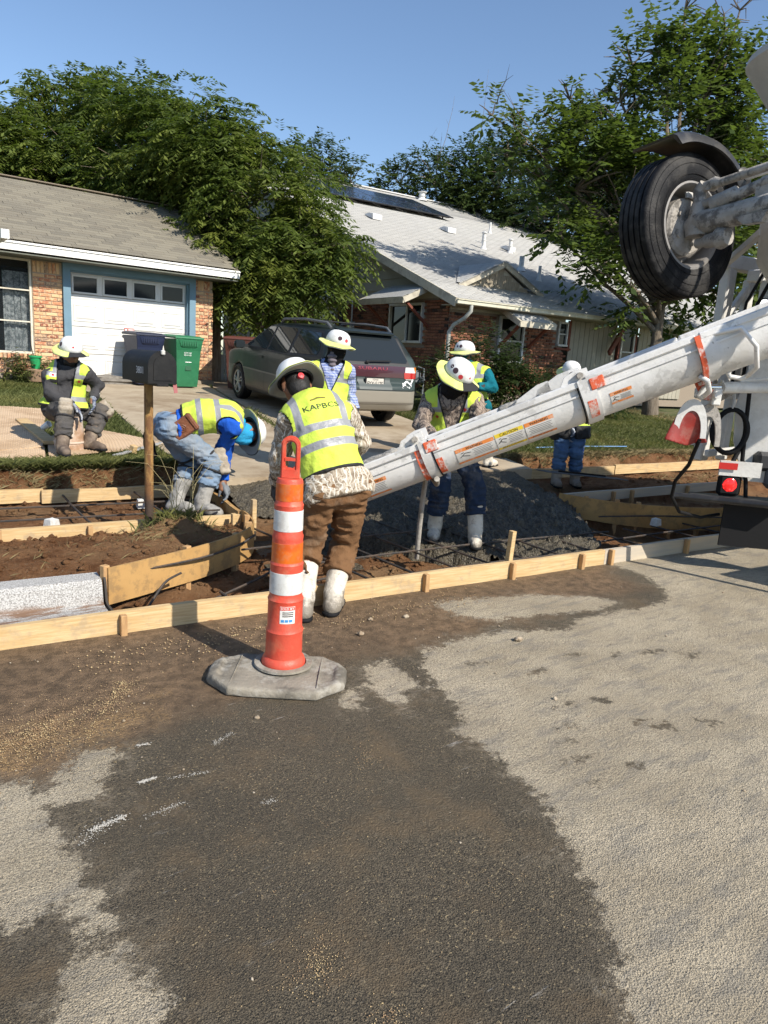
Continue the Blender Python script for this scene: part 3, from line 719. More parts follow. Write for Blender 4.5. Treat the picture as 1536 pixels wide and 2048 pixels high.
c = t.mix(t.math('MULTIPLY', t.step(t.noise(v, 180, 3, 0.7), 0.4, 0.65), 0.5), c, (0.30, 0.27, 0.2)); t.base(c); t.rough(0.95); t.bump(t.noise(v, 220, 3, 0.7), 0.004); SHING = t.m
sh = MB(); sh.box((0, 0.075, 0.004), (0.316, 0.17, 0.008), Matrix.Rotation(-0.035, 3, 'X')); SH_ME = sh.mesh('shingle'); SH_ME.materials.append(SHING)
set_attr(SH_ME, 'tone', np.zeros(8))
rotS = Matrix((Vector((1, 0, 0)), su, sn)).transposed().to_4x4()
tabs = []
ncourse = int(SL / 0.142)
for r in range(ncourse):
    x = RX1 - 0.16 + (0.1 * (r % 3) - 0.1)
    while x > -1.2: tabs.append((x, r)); x -= 0.32
tabs.sort(key=lambda q: (Vector((q[0], EY, EZ)) + su * (q[1] * 0.142) - Vector((3.2, 8, 2))).length + random.random() * 0.01)
big = MB(); tones = []
for i, (x, r) in enumerate(tabs):
    p = Vector((x + random.uniform(-0.004, 0.004), EY, EZ)) + su * (r * 0.142 - 0.02) + sn * 0.006
    if x > RX1 - 0.15: p.x = RX1 - 0.158
    if i < 300:
        inst('shingle', SH_ME, roof, p, rotS.to_euler())
    else:
        vv = [rotS.to_3x3() @ q.co + p for q in SH_ME.vertices]; big.add(vv, [tuple(f.vertices) for f in SH_ME.polygons]); tones += [random.random()] * 8
bo = big.build('shingle_field', SHING, roof); bo['kind'] = 'stuff'; set_attr(bo.data, 'tone', tones)
m = MB(); m.box((RX0 / 2 + RX1 / 2, RY, RZ + 0.03), (RX1 - RX0 - 0.05, 0.16, 0.03), ch=0.01); m.build('ridge_cap', simple('ridge_cap', (0.21, 0.17, 0.125), 0.95), roof)
m = MB(); m.box(((RX0 + RX1) / 2, EY + 0.012, EZ - 0.105), (RX1 - RX0 - 0.02, 0.03, 0.15), ch=0.004)
m.box(((RX0 + RX1) / 2, EY - 0.01, EZ - 0.045), (RX1 - RX0 - 0.01, 0.03, 0.035), ch=0.004)
m.bar((RX1 - 0.02, EY + 0.04, EZ - 0.10), (RX1 - 0.02, RY, RZ - 0.10), 0.03, 0.12)
m.build('fascia', WHITEP, LH)
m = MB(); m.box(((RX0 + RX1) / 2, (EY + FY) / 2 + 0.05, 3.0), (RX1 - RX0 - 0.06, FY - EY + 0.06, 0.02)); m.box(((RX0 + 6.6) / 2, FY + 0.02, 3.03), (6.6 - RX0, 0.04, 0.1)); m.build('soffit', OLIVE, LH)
m = MB(); m.add([(6.62, EY + 0.6, 2.97), (6.62, 21.2, 2.97), (6.62, RY, RZ - 0.1)], [(0, 1, 2)]); m.build('gable', simple('gable_siding', (0.3, 0.29, 0.25), 0.8), LH)
# projecting wing at the far left end of the eave
m = MB(); m.box((2.42, 13.75, 3.16), (0.12, 1.1, 0.14), ch=0.004); m.build('wing_fascia', WHITEP, LH)

# =================================================================== RIGHT HOUSE (local frame: x along its front, y into the lot)
RH = thing('brick_house', 'house with broad pale shingle roof, solar panels and dark red brick walls', 'house', (10.85, 11.88, 0), radians(-5), local=True)
GZ, EAVE, PIT, RUN, LEN = 0.78, 3.02, 0.36, 15.9, 18.0
CREAM = simple('cream_siding', (0.36, 0.335, 0.27), 0.75, c2=(0.32, 0.295, 0.235), scale=1.5, bump=0.002)
TRIMC = simple('cream_trim', (0.52, 0.48, 0.38), 0.7, c2=(0.45, 0.41, 0.32), scale=2.5, dirt=(0.3, 0.26, 0.2), dscale=5)
REDW = simple('red_brown_wood', (0.20, 0.055, 0.03), 0.75, c2=(0.14, 0.04, 0.025), scale=4, stretch=(1, 1, 6))
MORT2 = simple('grey_mortar', (0.27, 0.22, 0.17), 0.95, bump=0.004, bscale=120)
m = MB()
m.box((0.42, 7.9, (GZ + 3.06) / 2), (0.12, 14.6, 3.06 - GZ)); m.box((2.2, 0.68, (GZ + 2.8) / 2), (3.5, 0.12, 2.8 - GZ)); m.box((11, 0.7, (GZ + 2.8) / 2), (8, 0.08, 2.8 - GZ)); m.box((9, 15.3, 2), (17, 0.12, 2.4)); m.box((16, 8, 2), (0.12, 14.5, 2.4))
m.build('wall', MORT2, RH)
# bricks: running bond on the gable side and on the front
t = NT('dark_brick'); info = t.n('ObjectInfo'); v = t.coord('Object'); rnd = t.math('FRACT', t.math('ADD', info.outputs['Random'], t.attr('tone')))
c = t.ramp(rnd, [(0, (0.10, 0.035, 0.022)), (0.3, (0.19, 0.07, 0.04)), (0.6, (0.25, 0.10, 0.055)), (0.93, (0.30, 0.13, 0.07)), (0.95, (0.03, 0.018, 0.016)), (1, (0.03, 0.018, 0.016))])
c = t.mix(t.math('MULTIPLY', t.step(t.noise(v, 40, 4, 0.7), 0.5, 0.7), 0.4), c, (0.34, 0.18, 0.10)); t.base(c); t.rough(0.9); t.bump(t.noise(v, 60, 4, 0.7), 0.006); BRICK2 = t.m
def brick_mesh(sx, sy, sz):
    b = MB(); b.box((0, 0, 0), (sx, sy, sz), ch=0.005); me = b.mesh('brick'); me.materials.append(BRICK2); set_attr(me, 'tone', np.zeros(24)); return me
B2X, B2XH, B2Y, B2YH = brick_mesh(0.196, 0.07, 0.056), brick_mesh(0.092, 0.07, 0.056), brick_mesh(0.07, 0.196, 0.056), brick_mesh(0.07, 0.092, 0.056)
B2S = brick_mesh(0.07, 0.056, 0.196)
lst = []
WIN_G = [(1.62, 3.08, 2.03, 2.97), (5.9, 7.2, 1.9, 2.97)]
WIN_F = [(1.80, 2.60, 1.70, 2.78), (3.70, 4.06, 2.2, 2.78)]
row = 0; z = 1.02
while z < 3.03:
    off = 0.104 * (row % 2)
    y = 0.66 - off
    while y < 12:
        a, b = y, y + 0.196
        if not any(b > w[0] - 0.02 and a < w[1] + 0.02 and w[2] - 0.1 < z < w[3] + 0.03 for w in WIN_G):
            if a < 0.64: lst.append((B2YH, (0.345, b - 0.046, z)))
            elif z < 2.82 or True: lst.append((B2Y, (0.345, (a + b) / 2, z)))
        y += 0.208
    x = 0.35 + off if off else 0.35
    if off: lst.append((B2XH, (0.40, 0.61, z)))
    while x < 3.9 and z < 2.75:
        a, b = x, x + 0.196
        if not any(b > w[0] - 0.02 and a < w[1] + 0.02 and w[2] - 0.1 < z < w[3] + 0.03 for w in WIN_F): lst.append((B2X, ((a + b) / 2, 0.61, z)))
        x += 0.208
    z += 0.0677; row += 1
camL = (Matrix.Translation((10.85, 11.88, 0)) @ Matrix.Rotation(radians(-5), 4, 'Z')).inverted() @ Vector((0, 0, 1.62))
seen = lambda p: (0 if (p[0] < 0.36 and p[1] < 4.2 and p[2] > 1.55) or (p[1] < 0.62 and p[0] < 3.7 and p[2] > 1.7) else 5) + (Vector(p) - camL).length * 0.1
lst.sort(key=lambda q: seen(q[1]))
big = MB(); tones = []
for i, (me_, p) in enumerate(lst):
    if i < 300: inst('brick', me_, RH, p)
    else:
        big.add([Vector(p) + q.co for q in me_.vertices], [tuple(f.vertices) for f in me_.polygons]); tones += [random.random()] * len(me_.vertices)
bo = big.build('brickwork', BRICK2, RH); bo['kind'] = 'stuff'; set_attr(bo.data, 'tone', tones)
# gable siding: lapped boards up into the gable
zz = 3.06; k = 0
while zz < 8.0:
    y1 = (zz - EAVE) / PIT + 0.25; top = zz + 0.30
    m = MB(); yb = max(0.5, y1); ye = 15.2
    yt = max(0.5, (top - EAVE) / PIT + 0.25)
    if yb < ye - 0.3:
        m.add([(0.335, yb, zz), (0.335, ye, zz), (0.365, ye, top), (0.365, yt, top), (0.40, yb, zz), (0.40, ye, zz), (0.40, ye, top), (0.40, yt, top)],
              [(0, 1, 2, 3), (7, 6, 5, 4), (0, 4, 5, 1), (1, 5, 6, 2), (2, 6, 7, 3), (3, 7, 4, 0)])
        m.build('siding_board', CREAM, RH)
    zz += 0.262; k += 1
# front: cream frieze, vertical boards right of the brick
m = MB(); m.box((2.15, 0.60, 2.885), (3.6, 0.05, 0.17), ch=0.004); m.build('frieze', TRIMC, RH)
for i in range(11):
    if i in (10,): continue
    m = MB(); m.box((4.26 + i * 0.176, 0.625, (1.2 + 2.95) / 2), (0.168, 0.03, 1.8), ch=0.006); m.build('vertical_board', CREAM, RH)
for i in range(12): m = MB(); m.box((6.92 + i * 0.176, 0.625, (1.0 + 2.95) / 2), (0.168, 0.03, 1.95), ch=0.006); m.build('vertical_board', CREAM, RH)
# windows
WINW = simple('aluminium_frame', (0.55, 0.55, 0.53), 0.45, dirt=(0.4, 0.38, 0.33))
def gwindow(y0, y1, z0, z1, mull):
    m = MB()
    for zz in (z0 + 0.03, z1 - 0.03): m.box((0.33, (y0 + y1) / 2, zz), (0.1, y1 - y0, 0.06), ch=0.004)
    for yy in (y0 + 0.03, y1 - 0.03): m.box((0.331, yy, (z0 + z1) / 2), (0.1, 0.06, z1 - z0 - 0.12), ch=0.004)
    m.box((0.335, mull, (z0 + z1) / 2), (0.06, 0.04, z1 - z0 - 0.12))
    w = m.build('window', WINW, RH)
    for a, b in ((y0 + 0.06, mull - 0.02), (mull + 0.02, y1 - 0.06)):
        p = MB(); p.box((0.352, (a + b) / 2, (z0 + z1) / 2), (0.006, b - a, z1 - z0 - 0.13)); p.build('pane', DGLASS, w)
gwindow(1.62, 3.08, 2.03, 2.97, 2.33); gwindow(5.9, 7.2, 1.9, 2.97, 6.5)
window(RH, 1.80, 2.60, 1.70, 2.78, 0.585, [2.22], [], WINW, 0.06)
window(RH, 3.72, 4.06, 2.2, 2.80, 0.585, [2.5], [], WINW, 0.05)
m = MB(); m.box((4.13, 0.60, 2.47), (0.08, 0.06, 0.75)); m.box((3.92, 0.57, 2.14), (0.5, 0.1, 0.05)); m.build('window_trim', REDW, RH)
window(RH, 6.08, 6.62, 1.5, 2.88, 0.585, [2.2], [], WINW, 0.06)
m = MB(); m.box((6.03, 0.605, 2.2), (0.07, 0.07, 1.5)); m.box((6.68, 0.605, 2.2), (0.07, 0.07, 1.5)); m.build('window_trim', REDW, RH)
m = MB(); m.bar((6.2, 0.55, 2.98), (5.35, 0.30, 2.12), 0.07, 0.15, ch=0.006); m.build('porch_brace', REDW, RH)
# shingled awnings on brackets
SHG = simple('grey_shingle', (0.30, 0.30, 0.29), 0.95, c2=(0.40, 0.40, 0.385), scale=30, bump=0.006, bscale=120)
def awning(o, ex, ey, w, label):
    """o: wall point at one top corner; ex along the wall, ey outwards"""
    ex = Vector(ex); ey = Vector(ey); o = Vector(o); m = MB()
    m.prism([(0, 0), (w, 0), (w, 0.92), (0, 0.92)], o, ex, (ey * 0.9 + Vector((0, 0, -0.42))).normalized(), 0.03 if ex.cross(ey).z > 0 else -0.03)
    a = m.build('awning', TRIMC, RH)
    fr = o + ey * 0.835 + Vector((0, 0, -0.42))
    m = MB(); m.bar(fr + ex * 0.0, fr + ex * w, 0.03, 0.13)
    for q in (0.0, w): m.bar(o + ex * q - Vector((0, 0, 0.03)), fr + ex * q, 0.03, 0.12)
    m.build('valance', TRIMC, a)
    dn = (ey * 0.9 + Vector((0, 0, -0.42))).normalized(); nn = ex.cross(dn).normalized(); nn = nn if nn.z > 0 else -nn
    for r in range(6):
        for q in range(int(w / 0.3)):
            m = MB(); cc = o + ex * (0.15 + q * 0.3 + (0.06 if r % 2 else 0)) + dn * (0.10 + r * 0.145) + nn * (0.04 + 0.004)
            m.box(cc, (0.296, 0.17, 0.008), Matrix((ex, dn, nn)).transposed() @ Matrix.Rotation(-0.04, 3, 'X')); m.build('shingle', SHG, a)
    for q in (0.12, w - 0.12):
        m = MB(); m.bar(o + ex * q + Vector((0, 0, -0.95)) + ey * 0.03, fr + ex * q + Vector((0, 0, 0.0)) - ey * 0.12, 0.05, 0.07, up=ex); m.build('bracket', REDW, a)
awning((0.33, 1.25, 3.36), (0, 1, 0), (-1, 0, 0), 2.0, '')
awning((0.33, 5.5, 3.36), (0, 1, 0), (-1, 0, 0), 1.95, '')
awning((1.66, 0.56, 3.00), (1, 0, 0), (0, -1, 0), 1.12, '')
# roof
t = NT('pale_shingle'); v = t.coord('Object'); sx = t.sep(v)
br = t.n('TexBrick', {'Vector': t.n('CombineXYZ', {0: sx[0], 1: t.math('MULTIPLY', sx[1], 1.06), 2: 0.0}).outputs[0], 'Color1': (0.42, 0.41, 0.385, 1), 'Color2': (0.50, 0.49, 0.46, 1), 'Mortar': (0.26, 0.255, 0.24, 1), 'Scale': 1.0, 'Mortar Size': 0.010, 'Brick Width': 0.30, 'Row Height': 0.14, 'Bias': 0.0})
c = t.mix(t.math('MULTIPLY', t.step(t.noise(v, 1.2, 4, 0.6), 0.4, 0.7), 0.35), br.outputs[0], (0.46, 0.45, 0.43)); c = t.mix(t.math('MULTIPLY', t.step(t.noise(v, 150, 3, 0.7), 0.4, 0.7), 0.3), c, (0.38, 0.38, 0.37))
t.base(c); t.rough(0.95); t.bump(t.math('ADD', t.math('MULTIPLY', br.outputs[1], -1.0), t.math('MULTIPLY', t.noise(v, 160, 3, 0.7), 0.4)), 0.006); PALE = t.m
rs = Vector((0, 1, PIT)).normalized(); rl = RUN * sqrt(1 + PIT * PIT)
m = MB(); m.prism([(0, 0), (LEN, 0), (LEN, rl), (0, rl)], (0, 0, EAVE - 0.03), (1, 0, 0), rs, -0.06)
m.prism([(0, 0), (LEN, 0), (LEN, 10), (0, 10)], (0, RUN, EAVE - 0.03 + RUN * PIT), (1, 0, 0), Vector((0, 1, -PIT)).normalized(), -0.06)
RR = m.build('roof', TRIMC, RH)
# courses of shingles: one long lapped strip per course
def courses(o, w, n, x0=0.0, lens=None):
    m = MB(); nn = Vector((1, 0, 0)).cross(rs)
    for r in range(n):
        a = Vector(o) + rs * (r * 0.142 - 0.02) + nn * 0.018; b = a + rs * 0.16 - nn * 0.012
        m.add([a + Vector((x0, 0, 0)), a + Vector((w, 0, 0)), b + Vector((w, 0, 0)), b + Vector((x0, 0, 0)), a + Vector((x0, 0, 0)) - nn * 0.014, a + Vector((w, 0, 0)) - nn * 0.014], [(0, 1, 2, 3), (4, 5, 1, 0)])
    return m
o = courses((0, 0, EAVE - 0.03), LEN, int(rl / 0.142), -0.01).build('shingle_courses', PALE, RR); o['kind'] = 'stuff'
m = MB(); m.box((LEN / 2, RUN, EAVE + RUN * PIT + 0.0), (LEN, 0.25, 0.05), ch=0.012); m.build('ridge_cap', simple('ridge_white', (0.62, 0.61, 0.59), 0.9), RR)
m = MB(); m.bar((0.0, -0.01, EAVE - 0.115), (0.0, RUN, EAVE - 0.115 + RUN * PIT), 0.04, 0.19); m.build('rake_board', TRIMC, RH)
m = MB(); m.box((4.6, -0.03, EAVE - 0.10), (9.2, 0.10, 0.10), ch=0.012); m.box((4.6, -0.09, EAVE - 0.055), (9.2, 0.02, 0.02)); m.build('gutter', simple('gutter_cream', (0.60, 0.57, 0.44), 0.55, dirt=(0.42, 0.36, 0.25), dscale=4), RH)
m = MB(); m.box((4.6, 0.32, EAVE - 0.15), (9.0, 0.62, 0.02)); m.build('soffit', CREAM, RH)
m = MB(); m.tube([(0.42, -0.03, EAVE - 0.15), (0.42, -0.03, EAVE - 0.27), (0.38, 0.12, EAVE - 0.42), (0.30, 0.38, EAVE - 0.56), (0.27, 0.5, EAVE - 0.72), (0.27, 0.5, GZ + 0.1)], 0.045, 10); m.build('downspout', simple('spout', (0.50, 0.50, 0.45), 0.5, dirt=(0.36, 0.34, 0.28)), RH, 40)
# gablet over the front
gx0, gx1, gy, gp = 0.95, 3.62, 1.2, 4.08
gz = EAVE + PIT * gy; gm = (gx0 + gx1) / 2
m = MB(); m.add([(gx0 + 0.2, gy + 0.06, gz - 0.1), (gx1 - 0.2, gy + 0.06, gz - 0.1), (gm, gy + 0.06, gp - 0.1)], [(0, 1, 2)]); G = m.build('gablet', TRIMC, RH)
yb = (gp - EAVE) / PIT
for sgn in (-1, 1):
    x0 = gx0 if sgn < 0 else gx1
    m = MB(); m.add([(x0, gy - 0.08, gz + 0.01), (gm, gy - 0.08, gp + 0.02), (gm, yb, gp + 0.03), (x0, gy + 0.06, gz + 0.03), (x0, gy - 0.08, gz - 0.03), (gm, gy - 0.08, gp - 0.03)], [(0, 1, 2, 3), (0, 4, 5, 1)]); m.build('roof_slope', PALE, G)
    m = MB(); m.bar((x0, gy - 0.06, gz - 0.07), (gm, gy - 0.06, gp - 0.06), 0.04, 0.13, up=(0, 0, 1)); m.build('barge_board', TRIMC, G)
SHK = simple('tan_shake', (0.36, 0.31, 0.23), 0.85, c2=(0.27, 0.23, 0.17), scale=20, stretch=(1, 1, 0.3))
for r in range(5):
    for q in range(14):
        x = gx0 + 0.15 + q * 0.18 + (0.09 if r % 2 else 0); z = gz + 0.02 + r * 0.12
        if abs(x - gm) < (gp - 0.2 - z) / (gp - gz) * (gx1 - gx0) / 2 - 0.02:
            m = MB(); m.box((x, gy + 0.045, z), (0.168, 0.012, 0.13), Matrix.Rotation(0.06, 3, 'X')); m.build('shake', SHK, G)
# vents and pipes on the roof
VW = simple('vent_white', (0.68, 0.68, 0.66), 0.6, dirt=(0.45, 0.43, 0.4), dscale=5)
rz = lambda y: EAVE + PIT * y + 0.01
for (x, y) in ((2.76, 8.2), (5.81, 8.3), (7.2, 6.7)):
    m = MB(); w, hgt = 0.34 if x < 6 else 0.22, 0.16
    m.add([(x - w / 2, y - 0.2, rz(y - 0.2)), (x + w / 2, y - 0.2, rz(y - 0.2)), (x + w / 2, y + 0.35, rz(y + 0.35)), (x - w / 2, y + 0.35, rz(y + 0.35)), (x - w / 2, y - 0.2, rz(y - 0.2) + hgt), (x + w / 2, y - 0.2, rz(y - 0.2) + hgt), (x + w / 2 - 0.03, y + 0.1, rz(y + 0.1) + hgt * 0.8), (x - w / 2 + 0.03, y + 0.1, rz(y + 0.1) + hgt * 0.8)],
          [(0, 1, 5, 4), (4, 5, 6, 7), (7, 6, 2, 3), (0, 4, 7, 3), (1, 2, 6, 5)]); m.build('box_vent', VW, RR)
for (x, y, h, r, cap) in ((5.72, 6.24, 0.50, 0.06, 1), (6.96, 6.36, 0.42, 0.055, 1), (5.25, 3.85, 0.42, 0.075, 0), (5.05, 2.85, 0.42, 0.045, 0), (8.95, 9.9, 0.40, 0.04, 0), (6.55, 7.3, 0.36, 0.045, 0), (9.6, 15.6, 0.35, 0.13, 1)):
    m = MB(); z0 = rz(y) - 0.05; m.tube([(x, y, z0), (x, y, z0 + h)], r, 10); m.tube([(x, y, z0), (x, y, z0 + 0.12)], [r * 2.0, r * 1.1], 10)
    if cap: m.tube([(x, y, z0 + h), (x, y, z0 + h + 0.03), (x, y, z0 + h + 0.06)], [r * 1.5, r * 1.6, r * 0.6], 10); m.tube([(x, y, z0 + h * 0.55), (x, y, z0 + h * 0.6)], r * 1.25, 10)
    m.build('vent_pipe', VW, RR, 40)
# solar array
SA = thing('solar_array', 'row of dark blue solar panels mounted near the pale roof ridge', 'solar panels', (13.5, 24, 7.2))
XF = Matrix.Translation((10.85, 11.88, 0)) @ Matrix.Rotation(radians(-5), 4, 'Z')
t = NT('solar_cell'); t.base((0.018, 0.024, 0.045)); t.rough(0.22); t.p.inputs['Coat Weight'].default_value = 0.5; CELL = t.m
t = NT('solar_back'); t.base((0.10, 0.115, 0.15)); t.rough(0.3); CELLG = t.m
BLKF = simple('black_frame', (0.02, 0.02, 0.022), 0.45)
nn = Vector((1, 0, 0)).cross(rs)
for r in range(2):
    for q in range(6):
        o = Vector((1.8 + q * 1.0, 10.75 + r * 1.48, rz(10.75 + r * 1.48))) + nn * 0.13
        R3 = Matrix((Vector((1, 0, 0)), rs, nn)).transposed()
        m = MB(); m.box(o + R3 @ Vector((0.49, 0.77, 0)), (0.98, 1.54, 0.035), R3); m.v = [tuple(XF @ Vector(p)) for p in m.v]; p = m.build('panel', BLKF, SA)
        m = MB(); m.box(o + R3 @ Vector((0.49, 0.77, 0.019)), (0.95, 1.51, 0.003), R3); m.v = [tuple(XF @ Vector(p_)) for p_ in m.v]; m.build('backing', CELLG, p)
        m = MB()
        for a in range(6):
            for b in range(10): m.box(o + R3 @ Vector((0.025 + 0.1565 * (a + 0.5), 0.02 + 0.15 * (b + 0.5), 0.0215)), (0.148, 0.142, 0.002), R3)
        m.v = [tuple(XF @ Vector(p_)) for p_ in m.v]; m.build('cell_field', CELL, p)['kind'] = 'stuff'
m = MB()
for q in range(4):
    for y in (10.9, 12.0, 13.3): m.bar((2.0 + q * 1.8, y, rz(y)), (2.0 + q * 1.8, y, rz(y) + 0.14), 0.04, 0.04, up=(1, 0, 0))
m.bar((1.8, 10.95, rz(10.95) + 0.09), (7.75, 10.95, rz(10.95) + 0.09), 0.04, 0.04); m.v = [tuple(XF @ Vector(p_)) for p_ in m.v]; m.build('rail', BLKF, SA)
# conduit, service mast and meter boxes on the gable wall
m = MB(); m.tube([(0.28, 4.95, 2.5), (0.28, 4.95, 3.7)], 0.022, 8); m.build('conduit', WINW, RH)
m = MB(); m.tube([(0.25, 5.5, 1.6), (0.25, 5.5, 3.3), (0.2, 5.35, 3.6), (0.1, 5.1, 3.75)], 0.05, 8); m.build('service_mast', BLKF, RH)
m = MB(); m.box((0.28, 4.95, 2.42), (0.14, 0.22, 0.26), ch=0.01); m.build('meter_box', WINW, RH)
for y, z in ((10.5, 2.1), (11.6, 1.9)): m = MB(); m.box((0.25, y, z), (0.18, 0.4, 0.6), ch=0.01); m.build('meter_box', WINW, RH)
m = MB(); m.tube([(0.3, 10.0, 1.3), (0.3, 10.0, 3.0)], 0.02, 6); m.build('conduit', WINW, RH)

# =================================================================== KERB, TIMBER FORMS, REINFORCEMENT
t = NT('new_kerb'); v = t.coord('Object')
c = t.mix(t.step(t.noise(v, 120, 4, 0.75), 0.40, 0.58), (0.22, 0.21, 0.195), (0.54, 0.53, 0.51))
c = t.mix(t.math('MULTIPLY', t.step(t.noise(t.scale(v, (1, 5, 5)), 4, 5, 0.7), 0.44, 0.60), t.step(t.sep(v)[2], 0.06, 0.0)), c, (0.20, 0.12, 0.075))
t.base(c); t.rough(0.9); t.bump(t.noise(v, 150, 3, 0.7), 0.006); KERBM = t.m
KB = thing('concrete_kerb', 'white sprayed new kerb and gutter ending at the plywood', 'kerb', SD(0.0, 0.4))
prof = [(0.05, 0.012), (0.46, -0.005), (0.50, 0.005), (0.535, 0.12), (0.56, 0.145), (0.70, 0.15), (0.70, -0.12), (0.05, -0.12)]
m = MB(); ss = np.linspace(-9, 0.62, 24)
for k, s in enumerate(ss): m.v += [tuple(SD(s, d, z + 0.003 * sin(s * 3))) for d, z in prof]
P8 = len(prof)
m.f = [(k * P8 + i, k * P8 + (i + 1) % P8, (k + 1) * P8 + (i + 1) % P8, (k + 1) * P8 + i) for k in range(len(ss) - 1) for i in range(P8)] + [tuple(range(P8)), tuple(range((len(ss) - 1) * P8, len(ss) * P8))[::-1]]; m.mi = [0] * len(m.f)
m.build('kerb', KERBM, KB)
DARKJ = simple('joint_filler', (0.05, 0.042, 0.035), 0.9, bump=0.003, bscale=80)
m = MB(); a = [SD(0.632, d, z) for d, z in [(p[0], p[1] + 0.012) for p in prof[:6]] + [(0.70, -0.1), (0.05, -0.1)]]
m.add(a + [p + KU * 0.014 for p in a], [tuple(range(8))[::-1], tuple(range(8, 16))] + [(i, (i + 1) % 8, 8 + (i + 1) % 8, 8 + i) for i in range(8)]); m.build('joint_filler', DARKJ, KB)

t = NT('pine_lumber'); v = t.coord('Object'); rnd = t.n('ObjectInfo').outputs['Random']
vv = t.n('VectorMath', {0: v, 1: t.n('CombineXYZ', {2: t.math('MULTIPLY', rnd, 9.0)}).outputs[0]}, operation='ADD').outputs[0]
gr = t.noise(t.scale(vv, (1.2, 9, 26)), 3.0, 5, 0.65)
c = t.mix(t.step(gr, 0.35, 0.65), (0.48, 0.32, 0.145), (0.60, 0.44, 0.235))
kn = t.n('TexVoronoi', {'Vector': t.scale(vv, (2.2, 3, 8)), 'Scale': 1.6}).outputs[0]
c = t.mix(t.step(kn, 0.10, 0.03), c, (0.26, 0.13, 0.05))
c = t.mix(t.math('MULTIPLY', t.step(t.noise(vv, 7, 5, 0.7), 0.50, 0.68), 0.6), c, (0.34, 0.26, 0.17))
t.base(c); t.rough(0.8); t.bump(gr, 0.002); PINE = t.m
STK = simple('stake_wood', (0.50, 0.31, 0.14), 0.85, c2=(0.38, 0.22, 0.10), scale=6, stretch=(4, 4, 1), bump=0.002)
PLYM = simple('plywood', (0.46, 0.275, 0.10), 0.75, c2=(0.40, 0.23, 0.08), scale=2.5, bump=0.001, dirt=(0.16, 0.11, 0.06), dscale=11, damt=0.45)
GREYB = simple('grey_lumber', (0.42, 0.37, 0.30), 0.85, c2=(0.50, 0.42, 0.31), scale=5, stretch=(0.3, 2, 6))
def stake(parent, s, d, z0, z1, w=0.035, mat=None, lean=0.0):
    m = MB(); a = SD(s, d, z0); b = SD(s + lean, d, z1); m.bar(a, b, w, w * 1.25, up=KN, ch=0.003); return m.build('stake', mat or STK, parent)
def board(parent, s0, s1, d0, d1, z0, z1, th=0.038, mat=None, k=14):
    p = [SD(s0 + (s1 - s0) * i / k, d0 + (d1 - d0) * i / k) for i in range(k + 1)]
    m = MB(); m.sheet([(q.x, q.y) for q in p], [z0] * (k + 1), [z1 + 0.003 * sin(i * 0.9 + s0) for i in range(k + 1)], th); return m.build('board', mat or PINE, parent)
def form(name, label, s0, s1, d0, d1, z0, z1, stakes, side=-1, mat=None, sh=0.01):
    r = thing(name, label, 'form board', SD((s0 + s1) / 2, (d0 + d1) / 2, z0)); board(r, s0, s1, d0, d1, z0, z1, mat=mat)
    for s in stakes:
        d = d0 + (d1 - d0) * (s - s0) / (s1 - s0); stake(r, s, d + side * 0.043, z0 - 0.12, z1 - sh)
    return r
form('form_board', 'long pale pine board along the street edge left of the channelizer', -2.6, 1.72, 0.005, 0.0, -0.02, 0.125, [0.62, -1.2])
form('form_board', 'pine board along the street behind the white boots with two stakes', 1.722, 4.62, 0.0, -0.005, -0.02, 0.13, [2.72, 3.55, 4.32], sh=0.0)
form('form_board', 'greyish street edge board running under the truck bumper', 4.622, 8.6, -0.005, 0.06, -0.02, 0.132, [4.68, 5.75, 7.4], mat=GREYB, sh=-0.005)
r = thing('wooden_stake', 'tall pine stake standing behind the street edge board in wet concrete', 'stake', SD(3.58, 0.05, -0.1)); stake(r, 3.57, 0.052, -0.15, 0.36, 0.04, PINE, 0.03)
form('form_board', 'front pine form of the left sidewalk bed beside the mailbox post', -2.2, 2.04, 1.83, 1.84, 0.11, 0.205, [0.78, -0.9], mat=None)
form('form_board', 'rear pine form of the left sidewalk bed below the grass bank', -2.2, 0.62, 3.16, 3.17, 0.12, 0.245, [-0.6], side=1)
form('form_board', 'rear pine form continuing behind the bent worker in jeans', 0.60, 2.2, 3.125, 3.16, 0.115, 0.235, [1.3], side=1)
m = MB(); m.box((0, 0, 0), (0.155, 0.04, 0.07), ch=0.004); o = m.build('lumber_offcut', STK); o.location = SD(0.08, 1.70, 0.195); o.rotation_euler = (0, 0, -0.1); tag(o, 'short brown lumber offcut lying against the left sidewalk form', 'offcut')
form('form_board', 'short plywood divider between sidewalk bed and fresh concrete', 2.04, 2.15, 1.86, 3.06, 0.05, 0.22, [2.07], side=0.9, mat=PLYM)
